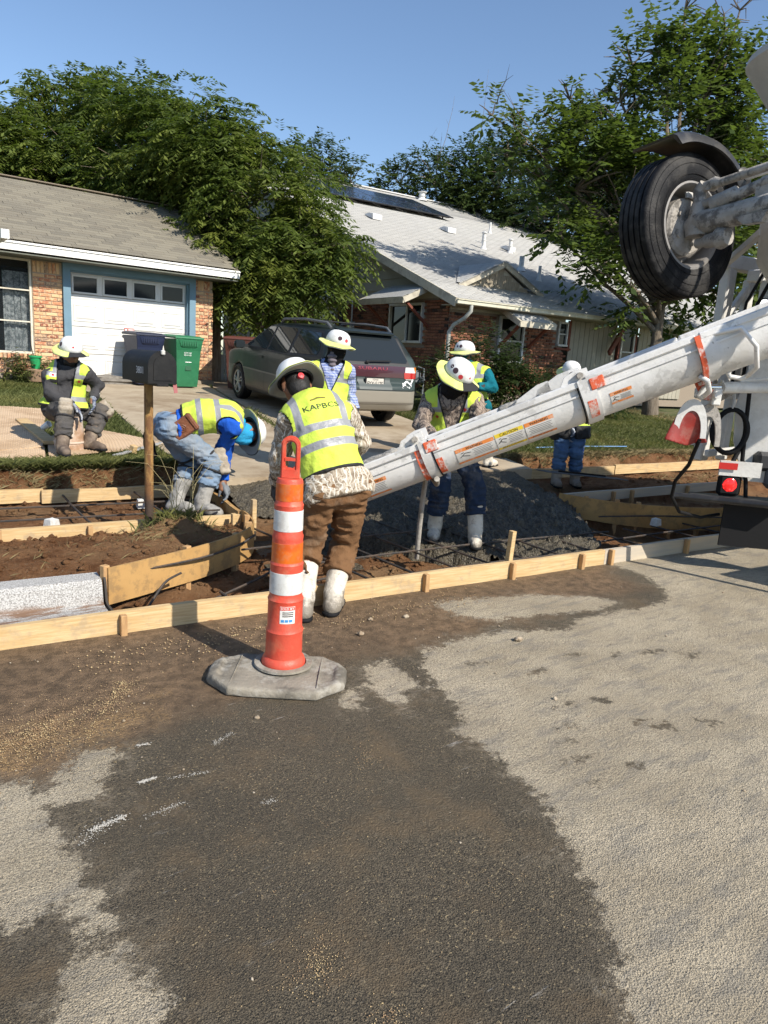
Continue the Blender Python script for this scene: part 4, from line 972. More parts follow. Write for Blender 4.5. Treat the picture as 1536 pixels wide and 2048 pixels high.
# curved plywood returns
def curved(label, pts, z0, z1, stakes, side):
    r = thing('curved_form', label, 'form board', SD(pts[0][0], pts[0][1], 0)); n = 40; P = []
    for i in range(n + 1):
        u = i / n * (len(pts) - 1); k = min(int(u), len(pts) - 2); f = u - k
        g = lambda j: Vector((*pts[max(0, min(len(pts) - 1, j))], 0)); p0, p1, p2, p3 = g(k - 1), g(k), g(k + 1), g(k + 2)
        q = 0.5 * ((2 * p1) + (-p0 + p2) * f + (2 * p0 - 5 * p1 + 4 * p2 - p3) * f * f + (-p0 + 3 * p1 - 3 * p2 + p3) * f ** 3); P.append(q)
    W = [SD(q.x, q.y) for q in P]; zz = lambda z, i: z[0] + (z[1] - z[0]) * i / n
    m = MB(); m.sheet([(q.x, q.y) for q in W], [zz(z0, i) for i in range(n + 1)], [zz(z1, i) for i in range(n + 1)], 0.013); m.build('plywood_sheet', PLYM, r)
    for k in stakes:
        i = int(k * n); t_ = (W[min(i + 1, n)] - W[max(i - 1, 0)]).normalized(); nn = Vector((-t_.y, t_.x, 0)) * side
        b = W[i] + nn * 0.032; m = MB(); m.bar(b + Vector((0, 0, zz(z0, i) - 0.16)), b + Vector((0, 0, zz(z1, i) + random.uniform(-0.03, 0.03))), 0.045, 0.045, up=nn, ch=0.003); m.build('stake', STK, r)
    return r, W
CL, WL = curved('left curved plywood form flaring from the white kerb to the sidewalk form', [(0.66, 0.56), (0.95, 0.68), (1.35, 0.86), (1.75, 1.12), (1.96, 1.36), (2.03, 1.62), (2.05, 1.84)], (-0.03, 0.0), (0.215, 0.245), (0.02, 0.32, 0.5, 0.66, 0.82), 1)
stake(CL, 2.10, 1.70, 0.0, 0.36, 0.04, PINE); stake(CL, 1.93, 1.72, 0.02, 0.24, 0.04, PINE)
CR, WR = curved('right curved plywood form in shade beside the truck bumper', [(5.72, 1.62), (5.95, 1.28), (6.3, 0.98), (6.8, 0.78), (7.3, 0.68), (7.9, 0.62)], (0.03, -0.08), (0.27, 0.19), (0.15, 0.3, 0.42, 0.55, 0.7, 0.85), 1)
form('form_board', 'front form of the right sidewalk bed behind the curved plywood', 5.74, 9.4, 1.60, 1.75, 0.15, 0.262, [6.6, 6.95, 8.1], side=-1, mat=GREYB)
form('form_board', 'rear form of the right sidewalk bed behind worker with blue handle', 6.3, 8.15, 2.90, 2.93, 0.18, 0.31, [7.3], side=1)
form('form_board', 'sunlit far rear form of the right sidewalk bed below the turf bank', 8.17, 12.4, 2.93, 3.05, 0.19, 0.325, [9.4, 11], side=1)
# reinforcing mats
t = NT('rebar'); v = t.coord('Object'); t.base(t.mix(t.step(t.noise(v, 12, 5, 0.7), 0.4, 0.65), (0.055, 0.052, 0.05), (0.115, 0.082, 0.06))); t.rough(0.6); t.p.inputs['Metallic'].default_value = 0.35
t.bump(t.n('TexWave', {'Vector': v, 'Scale': 60.0, 'Distortion': 0.0}, bands_direction='DIAGONAL').outputs[1], 0.002); REBAR = t.m
def rebar(parent, pts, r=0.0095):
    m = MB(); P = []
    for i in range(len(pts) - 1):
        a, b = Vector(pts[i]), Vector(pts[i + 1]); k = 6
        P += [a.lerp(b, j / k) + Vector((0, 0, 0.003 * sin((i * k + j) * 1.3))) for j in range(k)]
    P.append(Vector(pts[-1])); Q = [P[0]] + [(P[i - 1] + P[i] * 2 + P[i + 1]) / 4 for i in range(1, len(P) - 1)] + [P[-1]]
    for _ in range(3): Q = [Q[0]] + [(Q[i - 1] + Q[i] * 2 + Q[i + 1]) / 4 for i in range(1, len(Q) - 1)] + [Q[-1]]
    m.tube(Q, r, 6); return m.build('bar', REBAR, parent)
R1 = thing('rebar_mat', 'tied rebar grid over bare soil in the left sidewalk bed', 'rebar', SD(0.8, 2.5, 0.18))
for d in (2.15, 2.62): rebar(R1, [SD(-2.0, d, 0.185), SD(0.2, d + 0.01, 0.19), SD(1.95, d - 0.02, 0.185)])
for s in (-1.3, -0.6, 0.12, 0.80, 1.45): rebar(R1, [SD(s + 0.02, 1.86, 0.175), SD(s - 0.03, 2.5, 0.20), SD(s - 0.02, 3.12, 0.185)])
R2 = thing('rebar_mat', 'rebar grid half buried in fresh concrete of the drive apron', 'rebar', SD(3.6, 0.8, 0.0))
for d, z in ((0.24, 0.035), (0.62, 0.085), (1.05, 0.125)): rebar(R2, [SD(1.75, d + 0.02, z - 0.02), SD(2.9, d, z + 0.01), SD(3.9, d + 0.01, z + 0.015), SD(5.4, d - 0.01, z)])
for s in (2.15, 2.55, 2.95, 3.3, 3.7, 4.1, 4.5): rebar(R2, [SD(s + 0.30, 0.10, 0.03), SD(s + 0.12, 0.7, 0.085), SD(s - 0.15, 1.5, 0.165)])
R3 = thing('rebar_mat', 'loose rebar ends under the left curved plywood and street board', 'rebar', SD(1.4, 0.4, 0.0))
rebar(R3, [SD(0.72, 0.62, 0.145), SD(1.35, 0.79, 0.15), SD(1.72, 1.02, 0.16), SD(1.93, 1.25, 0.165)], 0.009); rebar(R3, [SD(0.78, 0.22, -0.02), SD(1.02, 0.56, 0.09), SD(1.14, 0.60, 0.12)], 0.009)
rebar(R3, [SD(0.95, 0.16, -0.03), SD(1.45, 0.46, 0.0), SD(1.85, 0.62, 0.06), SD(2.1, 1.0, 0.18)]); rebar(R3, [SD(1.0, 0.24, -0.02), SD(1.6, 0.38, -0.01), SD(2.2, 0.46, 0.01)]); rebar(R3, [SD(1.35, 0.42, 0.02), SD(1.42, 0.16, -0.04)])
R4 = thing('rebar_mat', 'rebar in deep shade between street board and right curved plywood', 'rebar', SD(6.0, 0.5, 0.0))
for d, z in ((0.22, 0.0), (0.5, 0.03)): rebar(R4, [SD(5.1, d, z), SD(6.2, d + 0.02, z + 0.015), SD(7.6, d + 0.08, z)])
for s in (5.4, 5.85, 6.3, 6.8): rebar(R4, [SD(s + 0.25, 0.08, -0.01), SD(s, 0.8, 0.04)])
rebar(R4, [SD(5.75, 1.05, 0.12), SD(6.4, 0.86, 0.13), SD(7.3, 0.6, 0.11)])
CHAIRM = simple('spacer_concrete', (0.60, 0.60, 0.57), 0.9, c2=(0.48, 0.47, 0.44), scale=30, bump=0.004)
for s, d, lb in ((-0.02, 2.46, 'left pale concrete spacer block under rebar in the sidewalk bed'), (0.55, 2.14, 'middle pale concrete spacer block under rebar in the sidewalk bed'), (1.40, 2.72, 'pale spacer block under rebar close to the mailbox post'), (6.35, 0.78, 'pale spacer on rebar before the right curved plywood')):
    o = MB(); o.add([(-.045, -.035, -.03), (.045, -.035, -.03), (.045, .035, -.03), (-.045, .035, -.03), (-.038, -.028, .035), (.036, -.03, .03), (.038, .028, .036), (-.036, .03, .034), (0, 0, .043)], [(0, 3, 2, 1), (0, 1, 5, 4), (1, 2, 6, 5), (2, 3, 7, 6), (3, 0, 4, 7), (4, 5, 8), (5, 6, 8), (6, 7, 8), (7, 4, 8)])
    o = o.build('spacer_block', CHAIRM); o.location = SD(s, d, 0.15 if s < 3 else 0.08); o.rotation_euler = (0, 0, s); o.scale = (1.15,) * 3; tag(o, lb, 'spacer')

# =================================================================== STREET AND YARD PROPS
# --- orange channelizer with its rubber foot
ORG = simple('orange_plastic', (0.60, 0.066, 0.034), 0.5, c2=(0.56, 0.08, 0.045), scale=9, bump=0.002, bscale=60, dirt=(0.55, 0.22, 0.12), dscale=7, damt=0.35)
ORB = simple('orange_sheeting', (0.66, 0.13, 0.008), 0.4, c2=(0.54, 0.085, 0.01), scale=14, dirt=(0.45, 0.2, 0.1), dscale=20, damt=0.4)
WHB = simple('white_sheeting', (0.66, 0.66, 0.63), 0.4, c2=(0.58, 0.58, 0.55), scale=25, bump=0.0008, bscale=300, dirt=(0.42, 0.38, 0.33), dscale=16, damt=0.5)
RUB = simple('dusty_rubber', (0.10, 0.09, 0.072), 0.9, c2=(0.27, 0.24, 0.19), scale=4.5, bump=0.006, bscale=50, dirt=(0.45, 0.43, 0.38), dscale=5, damt=0.5)
CX, CY = 1.765, 3.02
CH = thing('traffic_channelizer', 'tall orange and white looper channelizer standing in the street', 'traffic cone', (CX, CY, 0))
hz = lambda q: 0.06 + q * 1.0
prof = [(0.112, 0.055), (0.112, 0.075), (0.105, 0.095), (0.093, 0.105), (0.093, 0.235), (0.096, 0.245), (0.088, 0.26), (0.088, 0.40), (0.091, 0.41), (0.083, 0.425), (0.082, 0.445), (0.082, 0.585), (0.084, 0.595), (0.076, 0.61), (0.076, 0.72), (0.078, 0.735), (0.072, 0.75), (0.071, 0.88), (0.073, 0.892), (0.066, 0.905), (0.065, 1.01), (0.060, 1.022), (0.0, 1.024)]
m = MB(); m.lathe(prof, 40, (CX, CY, 0)); body = m.build('stem', ORG, CH, 35)
bandz = [(0.445, 0.555, 0.0824, 0.0822, WHB), (0.605, 0.705, 0.0764, 0.0762, ORB), (0.765, 0.868, 0.0722, 0.0714, WHB), (0.915, 1.0, 0.0662, 0.0652, ORB)]
for z0, z1, r0, r1, mt in bandz:
    m = MB(); m.lathe([(r0, z0), (r0 + 0.0012, z0 + 0.001), (r1 + 0.0012, z1 - 0.001), (r1, z1)], 40, (CX, CY, 0)); m.build('reflective_band', mt, CH, 35)
vr = Vector((0.788, -0.616, 0)); vf = Vector((0.616, 0.788, 0))       # handle plane, seen flat from the street
def rr(w, h, n=8, c=(0, 0)):
    P = []
    for k in range(2 * n + 1): a = pi * k / (2 * n); P.append((c[0] + w * cos(a), c[1] + h + w * sin(a)))
    return [(c[0] + w, c[1])] + P + [(c[0] - w, c[1])]
bm = bmesh.new(); out = rr(0.046, 0.165); inn = rr(0.024, 0.105, 8, (0, 0.055))
ov = [bm.verts.new((p[0], p[1], 0)) for p in out]; iv = [bm.verts.new((p[0], p[1], 0)) for p in inn]
for i in range(len(out) - 1): bm.faces.new((ov[i], ov[i + 1], iv[i + 1], iv[i]))
bm.faces.new((ov[-1], ov[0], iv[0], iv[-1]))
me = bpy.data.meshes.new('handle'); ext = bmesh.ops.extrude_face_region(bm, geom=bm.faces[:])
for q in [e for e in ext['geom'] if isinstance(e, bmesh.types.BMVert)]: q.co.z = 0.036
for q in bm.verts: p = Vector((CX, CY, 1.018)) + vr * q.co.x + Vector((0, 0, q.co.y)) + vf * (q.co.z - 0.018); q.co = p
bmesh.ops.recalc_face_normals(bm, faces=bm.faces[:]); bmesh.ops.bevel(bm, geom=[e for e in bm.edges if e.calc_face_angle(0) > 1.0], offset=0.007, segments=2, affect='EDGES'); bm.to_mesh(me); bm.free()
link('handle', me, CH, ORG)
m = MB(); m.bar(Vector((CX, CY, 1.115)) - vr * 0.026, Vector((CX, CY, 1.115)) + vr * 0.026, 0.03, 0.014); m.build('handle_rib', ORG, CH)
# base: long octagon with hand slots
bx = (vr * 0.95 + vf * -0.10).normalized(); bx = Vector((0.80, -0.60, 0)); by = Vector((0.60, 0.80, 0)); bc = Vector((1.70, 2.96, 0))
L, W = 0.345, 0.215
oct_ = lambda l, w, c: [(-l, -w + c), (-l + c, -w), (l - c, -w), (l, -w + c), (l, w - c), (l - c, w), (-l + c, w), (-l, w - c)]
Rb = np.array([[bx.x, bx.y, 0], [by.x, by.y, 0], [0, 0, 1]], np.float32)
def base_f(P):
    d2 = poly_sd(P[:, 0], P[:, 1], oct_(L, W, 0.13)) + 0.006 * vnoise(P * 11); top = 0.048 + 0.006 * vnoise(P * np.array([5, 5, 0], np.float32)) + 0.012 * np.clip(1 - np.abs(np.abs(P[:, 0]) - L + 0.045) / 0.05, 0, 1)
    d = smax(smax(d2, P[:, 2] - top, 0.022), 0.004 - P[:, 2], 0.006)
    for sg in (-1, 1): d = smax(d, -seg(P, (sg * (L - 0.075), -0.07, 0.065), (sg * (L - 0.075), 0.07, 0.065), 0.022, 0.022), 0.006)
    return d
V, F = surface(base_f, (-L - 0.04, -W - 0.04, -0.02), (L + 0.04, W + 0.04, 0.1), 0.0085)
base = link('rubber_base', mesh_np('rubber_base', V @ Rb + np.array(bc), F, True), CH, RUB)
m = MB(); m.lathe([(0.115, 0.054), (0.15, 0.055), (0.148, 0.066), (0.118, 0.068)], 36, (CX, CY, 0), closed=True); m.build('collar', RUB, base, 40)
for sg in (-1, 1):
    m = MB(); q = bc + bx * (sg * 0.21) + Vector((0, 0, 0.0495)); m.bar(q - by * 0.17, q + by * 0.17, 0.007, 0.008, ch=0.002); m.build('moulded_rib', RUB, base)
# sticker
bv = bvh_of(body); sc = Vector((CX, CY, 0.345)) - vf * 0.1 + vr * 0.022
STW = simple('sticker_white', (0.72, 0.70, 0.66), 0.5, dirt=(0.5, 0.42, 0.36), dscale=40, damt=0.4); STR_ = simple('sticker_red', (0.62, 0.08, 0.05), 0.5); STB = simple('sticker_blue', (0.05, 0.25, 0.55), 0.5)
sq = lambda w, h, cx=0, cy=0: [(cx - w, cy - h), (cx + w, cy - h), (cx + w, cy + h), (cx - w, cy + h)]
stk = patch('sticker', sq(0.036, 0.045), sc, vr, (0, 0, 1), bv, STW, CH, 0.001, 0.012)
patch('sticker_band', sq(0.035, 0.009, 0, 0.034), sc, vr, (0, 0, 1), bv, STR_, stk, 0.0016, 0.012); lettering('SOLD BY', 0.0165, sc + Vector((0, 0, 0.034)), vr, (0, 0, 1), WTXT, stk, bv, 0.0022)
for q in range(3): patch('print_line', sq(0.026, 0.0025, 0.003, 0.014 - q * 0.010), sc, vr, (0, 0, 1), bv, BTXT, stk, 0.0016, 0.012)
for q in range(3): patch('sticker_band', sq(0.008, 0.007, -0.022 + q * 0.02, -0.030), sc, vr, (0, 0, 1), bv, STB, stk, 0.0016, 0.012)
# --- mailbox on a rusty post
MBX = thing('mailbox', 'black arched mailbox on a rusty post at the left kerb', 'mailbox', (1.985, 5.60, 0.18))
BLK = simple('black_enamel', (0.008, 0.008, 0.009), 0.5, c2=(0.012, 0.012, 0.012), scale=6, bump=0.001, dirt=(0.022, 0.021, 0.02), dscale=5, damt=0.5, spec=0.3)
t = NT('rusty_post'); v = t.coord('Object'); c = t.mix(t.step(t.noise(t.scale(v, (1, 1, 0.4)), 18, 5, 0.7), 0.4, 0.6), (0.16, 0.075, 0.028), (0.33, 0.19, 0.06)); c = t.mix(t.step(t.math('ADD', t.sep(v)[2], t.math('MULTIPLY', t.noise(v, 8), 0.25)), 0.62, 0.45), c, (0.055, 0.035, 0.025)); t.base(c); t.rough(0.85); t.bump(t.noise(v, 60, 4, 0.7), 0.004); RUSTP = t.m
m = MB(); m.tube([(1.985, 5.60, 0.1), (1.985, 5.60, 1.33)], 0.034, 16); m.build('post', RUSTP, MBX, 40)
ax = Vector((-0.40, -0.92, 0)).normalized(); ax = Vector((0.05, -1, 0)).normalized(); sx_ = Vector((0, 0, 1)).cross(ax)    # door faces the street
def arch(w, h, n=10): return [(-w, 0)] + [(-w * cos(pi * k / n), h + w * sin(pi * k / n)) for k in range(n + 1)] + [(w, 0)]
mc = Vector((1.985, 5.60, 1.335)); pa = arch(0.105, 0.13)
m = MB(); m.prism(pa, mc + ax * 0.24, -sx_, (0, 0, 1), 0.50); bx_ = m.build('box', BLK, MBX, 30)
m = MB(); m.prism(arch(0.111, 0.131), mc + ax * 0.262 - Vector((0, 0, 0.003)), -sx_, (0, 0, 1), 0.024); dr_ = m.build('door', BLK, MBX, 30)
m = MB(); m.prism(arch(0.07, 0.11), mc + ax * 0.267 + Vector((0, 0, 0.02)), -sx_, (0, 0, 1), 0.006); m.build('door_panel', BLK, dr_, 30)
m = MB(); m.box(mc + ax * 0.268 + Vector((0, 0, 0.225)), (0.03, 0.03, 0.035), ch=0.006); m.build('latch', WINW, dr_)
m = MB(); m.box(mc + ax * 0.05 - Vector((0, 0, 0.012)), (0.09, 0.5, 0.02), ch=0.004); m.build('bracket', BLK, MBX)
side = (sx_ if sx_.x < 0 else -sx_); o_ = mc + side * 0.106 + Vector((0, 0, 0.085)) + ax * 0.10
ex_ = Vector((0, 0, 1)).cross(side); lettering('3801', 0.075, o_, ex_, (0, 0, 1), WTXT, bx_, None, 0.0015)
m = MB(); m.bar(mc + ax * 0.25 + side * -0.10 - Vector((0, 0, 0.0)), mc + ax * 0.252 + side * -0.11 - Vector((0, 0, 0.07)), 0.003, 0.03, up=side); m.build('paper_tag', simple('tag_red', (0.35, 0.12, 0.12), 0.8), MBX)
# --- wheeled bins
def bin_(label, loc, rotz, col, lid_col, txt=None, sc=1.0):
    B = thing('wheeled_bin', label, 'bin', loc, rotz, local=True, group='wheeled bins by the garage')
    body = simple('bin_' + label[:6], col, 0.5, c2=tuple(c * 0.85 for c in col), scale=3, bump=0.001, dirt=tuple(c * 1.3 + 0.01 for c in col), dscale=4, damt=0.3)
    lm = simple('lid_' + label[:6], lid_col, 0.5, bump=0.001)
    ring = lambda w, d0, d1, z: [(-w, d0, z), (w, d0, z), (w, d1, z), (-w, d1, z)]
    m = MB(); rs_ = [ring(0.215, -0.23, 0.22, 0.03), ring(0.225, -0.245, 0.24, 0.12), ring(0.25, -0.29, 0.29, 0.62), ring(0.258, -0.30, 0.30, 0.72), ring(0.275, -0.335, 0.32, 0.86), ring(0.29, -0.345, 0.335, 0.93), ring(0.27, -0.325, 0.315, 0.93), ring(0.2, -0.22, 0.2, 0.1)]
    m.v = [p for r in rs_ for p in r]; m.f = [(3, 2, 1, 0)] + [(i * 4 + k, i * 4 + (k + 1) % 4, i * 4 + 4 + (k + 1) % 4, i * 4 + 4 + k) for i in range(7) for k in range(4)] + [(28, 29, 30, 31)]; m.mi = [0] * len(m.f)
    bo = m.build('bin_body', body, B)
    md = bo.modifiers.new('bevel', 'BEVEL'); md.width = 0.022; md.segments = 3; md.limit_method = 'ANGLE'; md.angle_limit = radians(25)
    m = MB()
    m.add([(-0.17, -0.337, 0.80), (0.17, -0.337, 0.80), (0.23, -0.352, 0.925), (-0.23, -0.352, 0.925), (-0.12, -0.318, 0.77), (0.12, -0.318, 0.77)], [(0, 1, 2, 3), (0, 4, 5, 1)])
    for k in range(9): m.box((-0.14 + k * 0.035, -0.352, 0.855), (0.008, 0.02, 0.09), Matrix.Rotation(-0.12, 3, 'X'))
    m.build('front_lip', body, bo)
    m = MB(); m.box((0, -0.277, 0.50), (0.13, 0.02, 0.014), ch=0.004); m.build('catch_bar', WTXT if txt != 'Yard' else WINW, bo)
    m = MB(); m.box((0, -0.268, 0.42), (0.12, 0.012, 0.15), Matrix.Rotation(-0.09, 3, 'X')); m.build('catch_recess', simple('rec_' + label[:6], tuple(c * 0.6 for c in col), 0.6), bo)
    m = MB(); pr = [(-0.30, -0.36, 0.93), (0.30, -0.36, 0.93), (0.30, 0.36, 0.945), (-0.30, 0.36, 0.945), (-0.30, -0.36, 0.965), (0.30, -0.36, 0.965), (0.30, 0.36, 0.985), (-0.30, 0.36, 0.985), (-0.24, -0.29, 0.99), (0.24, -0.29, 0.99), (0.24, 0.30, 1.01), (-0.24, 0.30, 1.01)]
    m.add(pr, [(3, 2, 1, 0), (0, 1, 5, 4), (1, 2, 6, 5), (2, 3, 7, 6), (3, 0, 4, 7), (4, 5, 9, 8), (5, 6, 10, 9), (6, 7, 11, 10), (7, 4, 8, 11), (8, 9, 10, 11)]); lo = m.build('lid', lm, B)
    md = lo.modifiers.new('bevel', 'BEVEL'); md.width = 0.012; md.segments = 2
    m = MB(); m.tube([(-0.25, 0.40, 0.9), (0.25, 0.40, 0.9)], 0.016, 8); [m.bar((x, 0.3, 0.88), (x, 0.41, 0.9), 0.03, 0.05) for x in (-0.25, 0.25)]; m.build('handle_bar', body, B)
    for x in (-0.26, 0.26):
        m = MB(); m.lathe([(0.0, -0.03), (0.10, -0.03), (0.115, -0.02), (0.115, 0.02), (0.10, 0.03), (0.0, 0.03)], 20, (x, 0.27, 0.115), (1, 0, 0)); w = m.build('wheel', simple('bin_tyre', (0.025, 0.025, 0.025), 0.8), B, 40)
        m = MB(); s_ = 1 if x > 0 else -1
        for a in range(6): m.bar((x + s_ * 0.031, 0.27, 0.115), (x + s_ * 0.031, 0.27 + 0.085 * cos(a * pi / 3), 0.115 + 0.085 * sin(a * pi / 3)), 0.006, 0.014, up=(1, 0, 0))
        m.build('spokes', WINW, w)
    B.scale = (sc, sc, sc * 1.03); return B, bo, lo
b_, bo_, lo_ = bin_('navy blue wheeled bin before the white garage door', (5.02, 14.42, 0.80), radians(4), (0.010, 0.018, 0.052), (0.009, 0.015, 0.040))
b_, bo_, lo_ = bin_('green wheeled bin beside the garage corner pillar', (5.72, 14.2, 0.79), radians(2), (0.02, 0.15, 0.065), (0.022, 0.16, 0.07), 'g')
lettering('CITY OF', 0.042, (-0.02, -0.302, 0.67), (1, 0, 0), (0, 0.05, 1), WTXT, bo_); lettering('RECYCLES', 0.034, (-0.02, -0.299, 0.63), (1, 0, 0), (0, 0.05, 1), WTXT, bo_)
b_, bo_, lo_ = bin_('brown yard waste bin beyond the parked car', (6.95, 14.05, 0.79), radians(-38), (0.095, 0.03, 0.02), (0.11, 0.035, 0.024), 'Yard', 1.06)
lettering('Yard', 0.135, (0.0, -0.300, 0.69), (1, 0, 0), (0, 0.05, 1), WTXT, bo_, bold=0.003); lettering('Waste', 0.135, (0.0, -0.294, 0.56), (1, 0, 0), (0, 0.05, 1), WTXT, bo_, bold=0.003)
# --- folded carpet by the garage door
TARP = simple('grey_carpet', (0.15, 0.135, 0.115), 0.95, c2=(0.22, 0.2, 0.17), scale=12, bump=0.006, bscale=80)
V, F = surface(lambda P: np.linalg.norm((P - np.array([0, 0, 0.02], np.float32)) * np.array([1.5, 4.2, 8.5], np.float32), axis=-1) - 1 + 0.3 * vnoise(P * np.array([3, 7, 6], np.float32)) + 0.12 * np.sin(P[:, 2] * 90), (-0.8, -0.35, -0.03), (0.8, 0.35, 0.26), 0.02)
o = link('folded_carpet', mesh_np('folded_carpet', V, F, True), None, TARP); o.location = (4.38, 14.62, 0.82); tag(o, 'crumpled grey carpet left at the foot of the garage door', 'carpet')
# --- green pot with a garden stake by the flower bed
m = MB(); m.lathe([(0.07, 0), (0.10, 0.2), (0.115, 0.2), (0.115, 0.23), (0.095, 0.23), (0.06, 0.03), (0, 0.03)], 20, (3.0, 14.2, 1.05)); r = thing('plant_pot', 'bright green plastic pot with a thin black stake by the brick wall', 'pot', (3.0, 14.2, 1.05)); m.build('pot', simple('green_pot', (0.02, 0.30, 0.10), 0.4), r, 35)
m = MB(); m.tube([(3.0, 14.2, 1.1), (2.9, 14.18, 1.65)], 0.007, 6); m.build('stake', BLKF, r)
m = MB(); m.lathe([(0.13, 0), (0.16, 0.2), (0.13, 0.22), (0, 0.22)], 14, (3.0, 14.2, 0.83)); m.build('pot_stand', simple('pot_stand', (0.25, 0.16, 0.1), 0.9), r)
# --- tan moulded ground mats
MATM = simple('tan_mat', (0.52, 0.385, 0.255), 0.8, c2=(0.46, 0.33, 0.21), scale=2, bump=0.002, dirt=(0.33, 0.22, 0.13), dscale=2, damt=0.5)
def ground_mat(label, P, lift, nu, nv):
    """P: four plan corners"""
    r = thing('ground_mat', label, 'mat', (P[0][0], P[0][1], 0.45)); P = [Vector((p[0], p[1], 0)) for p in P]
    def at(u, v): q = (P[0] * (1 - u) + P[1] * u) * (1 - v) + (P[3] * (1 - u) + P[2] * u) * v; q.z = float(lot(toSD(q.x, q.y)[1])) + lift + 0.012 * sin(u * 7 + v * 4); return q
    n = 16; m = MB(); V = [at(i / n, j / n) for i in range(n + 1) for j in range(n + 1)]
    m.add(V, [(i * (n + 1) + j, (i + 1) * (n + 1) + j, (i + 1) * (n + 1) + j + 1, i * (n + 1) + j + 1) for i in range(n) for j in range(n)])
    o = m.build('mat_sheet', MATM, r); md = o.modifiers.new('solid', 'SOLIDIFY'); md.thickness = 0.012; md.offset = -1
    m = MB()
    for i in range(nu):
        for j in range(nv):
            u = (i + 0.5 + (0.5 if j % 2 else 0)) / (nu + 0.5); v = (j + 0.5) / nv; c0 = at(u, v); eu = (at(min(1, u + 0.01), v) - c0).normalized(); ev = (at(u, min(1, v + 0.01)) - c0).normalized(); k = 0.36
            du = (P[1] - P[0]).length / nu * 0.34; dv_ = (P[3] - P[0]).length / nv * 0.62; z = Vector((0, 0, 0.009))
            m.add([c0 - eu * du, c0 - ev * dv_, c0 + eu * du, c0 + ev * dv_, c0 + z], [(0, 1, 4), (1, 2, 4), (2, 3, 4), (3, 0, 4)])
    m.build('mat_lozenges', MATM, r)['kind'] = 'stuff'
ground_mat('tan ribbed ground mat at left frame edge with a plank on it', [(0.75, 7.95), (1.74, 8.05), (2.42, 10.9), (1.2, 11.0)], 0.055, 22, 58)
ground_mat('tan ribbed ground mat lying along the grass bank under the first mat', [(0.5, 7.18), (1.65, 7.52), (1.9, 8.75), (0.6, 8.6)], 0.03, 26, 30)
ground_mat('tan ribbed ground mat under the seated worker and his bucket', [(1.68, 7.52), (3.05, 8.15), (2.62, 9.35), (1.95, 8.8)], 0.036, 30, 26)
m = MB(); m.box((0, 0, 0), (0.14, 1.55, 0.04), ch=0.003); o = m.build('plank', PINE); o.location = (1.86, 8.95, 0.565); o.rotation_euler = (0.05, 0, radians(-1)); tag(o, 'loose pine plank lying on the tan mat left of the seated worker', 'plank')
MATS_XY = [[(0.75, 7.95), (1.74, 8.05), (2.42, 10.9), (1.2, 11.0)], [(0.5, 7.18), (1.65, 7.52), (1.9, 8.75), (0.6, 8.6)], [(1.68, 7.52), (3.05, 8.15), (2.62, 9.35), (1.95, 8.8)]]
# --- thing lying on the grass bank
GALV = simple('galvanised', (0.45, 0.45, 0.44), 0.55, 0.3, c2=(0.36, 0.35, 0.33), scale=8)
m = MB(); m.bar(SD(1.38, 3.75, 0.455), SD(2.05, 4.4, 0.50), 0.05, 0.02, ch=0.003); o = m.build('metal_strip', GALV); tag(o, 'pale metal strip lying on the grass left of the mailbox post', 'strip')
m = MB(); m.box((0, 0, 0), (0.06, 0.06, 0.09), ch=0.004); o = m.build('wood_block', PINE); o.location = SD(1.62, 3.95, 0.49); o.rotation_euler = (0.3, 0, 0.4); tag(o, 'small pine block propped against the metal strip', 'block')
m = MB(); m.bar(SD(1.75, 3.55, 0.44), SD(2.2, 3.55, 0.43), 0.06, 0.012, ch=0.003); o = m.build('float_blade', GALV); tag(o, 'thin grey metal blade at the grass edge behind the bent worker', 'blade')
m = MB(); m.lathe([(0.03, 0), (0.038, 0.11), (0.036, 0.112), (0.028, 0.005), (0, 0.005)], 14); o = m.build('plastic_cup', simple('frosted_cup', (0.7, 0.72, 0.74), 0.3)); o.location = (1.93, 8.9, 0.60); o.rotation_euler = (1.0, 0.3, 0.4); tag(o, 'crumpled clear plastic cup lying beside the seated worker', 'cup')
# --- bucket under the seated worker
BKT = thing('bucket', 'upturned dirty white bucket the seated worker sits on', 'bucket', (2.0, 8.02, 0.475))
m = MB(); m.lathe([(0.145, 0.0), (0.152, 0.0), (0.152, 0.06), (0.147, 0.065), (0.130, 0.33), (0.12, 0.34), (0, 0.34)], 28, (2.0, 8.02, 0.475)); m.build('pail', simple('bucket_white', (0.55, 0.48, 0.40), 0.7, c2=(0.40, 0.24, 0.15), scale=5, dirt=(0.30, 0.18, 0.1), dscale=9, damt=0.8), BKT, 35)
m = MB(); m.lathe([(0.150, 0.075), (0.156, 0.075), (0.155, 0.095), (0.149, 0.095)], 28, (2.0, 8.02, 0.475), closed=True); m.build('rim_ring', simple('bucket_rim', (0.55, 0.45, 0.36), 0.7), BKT, 35)
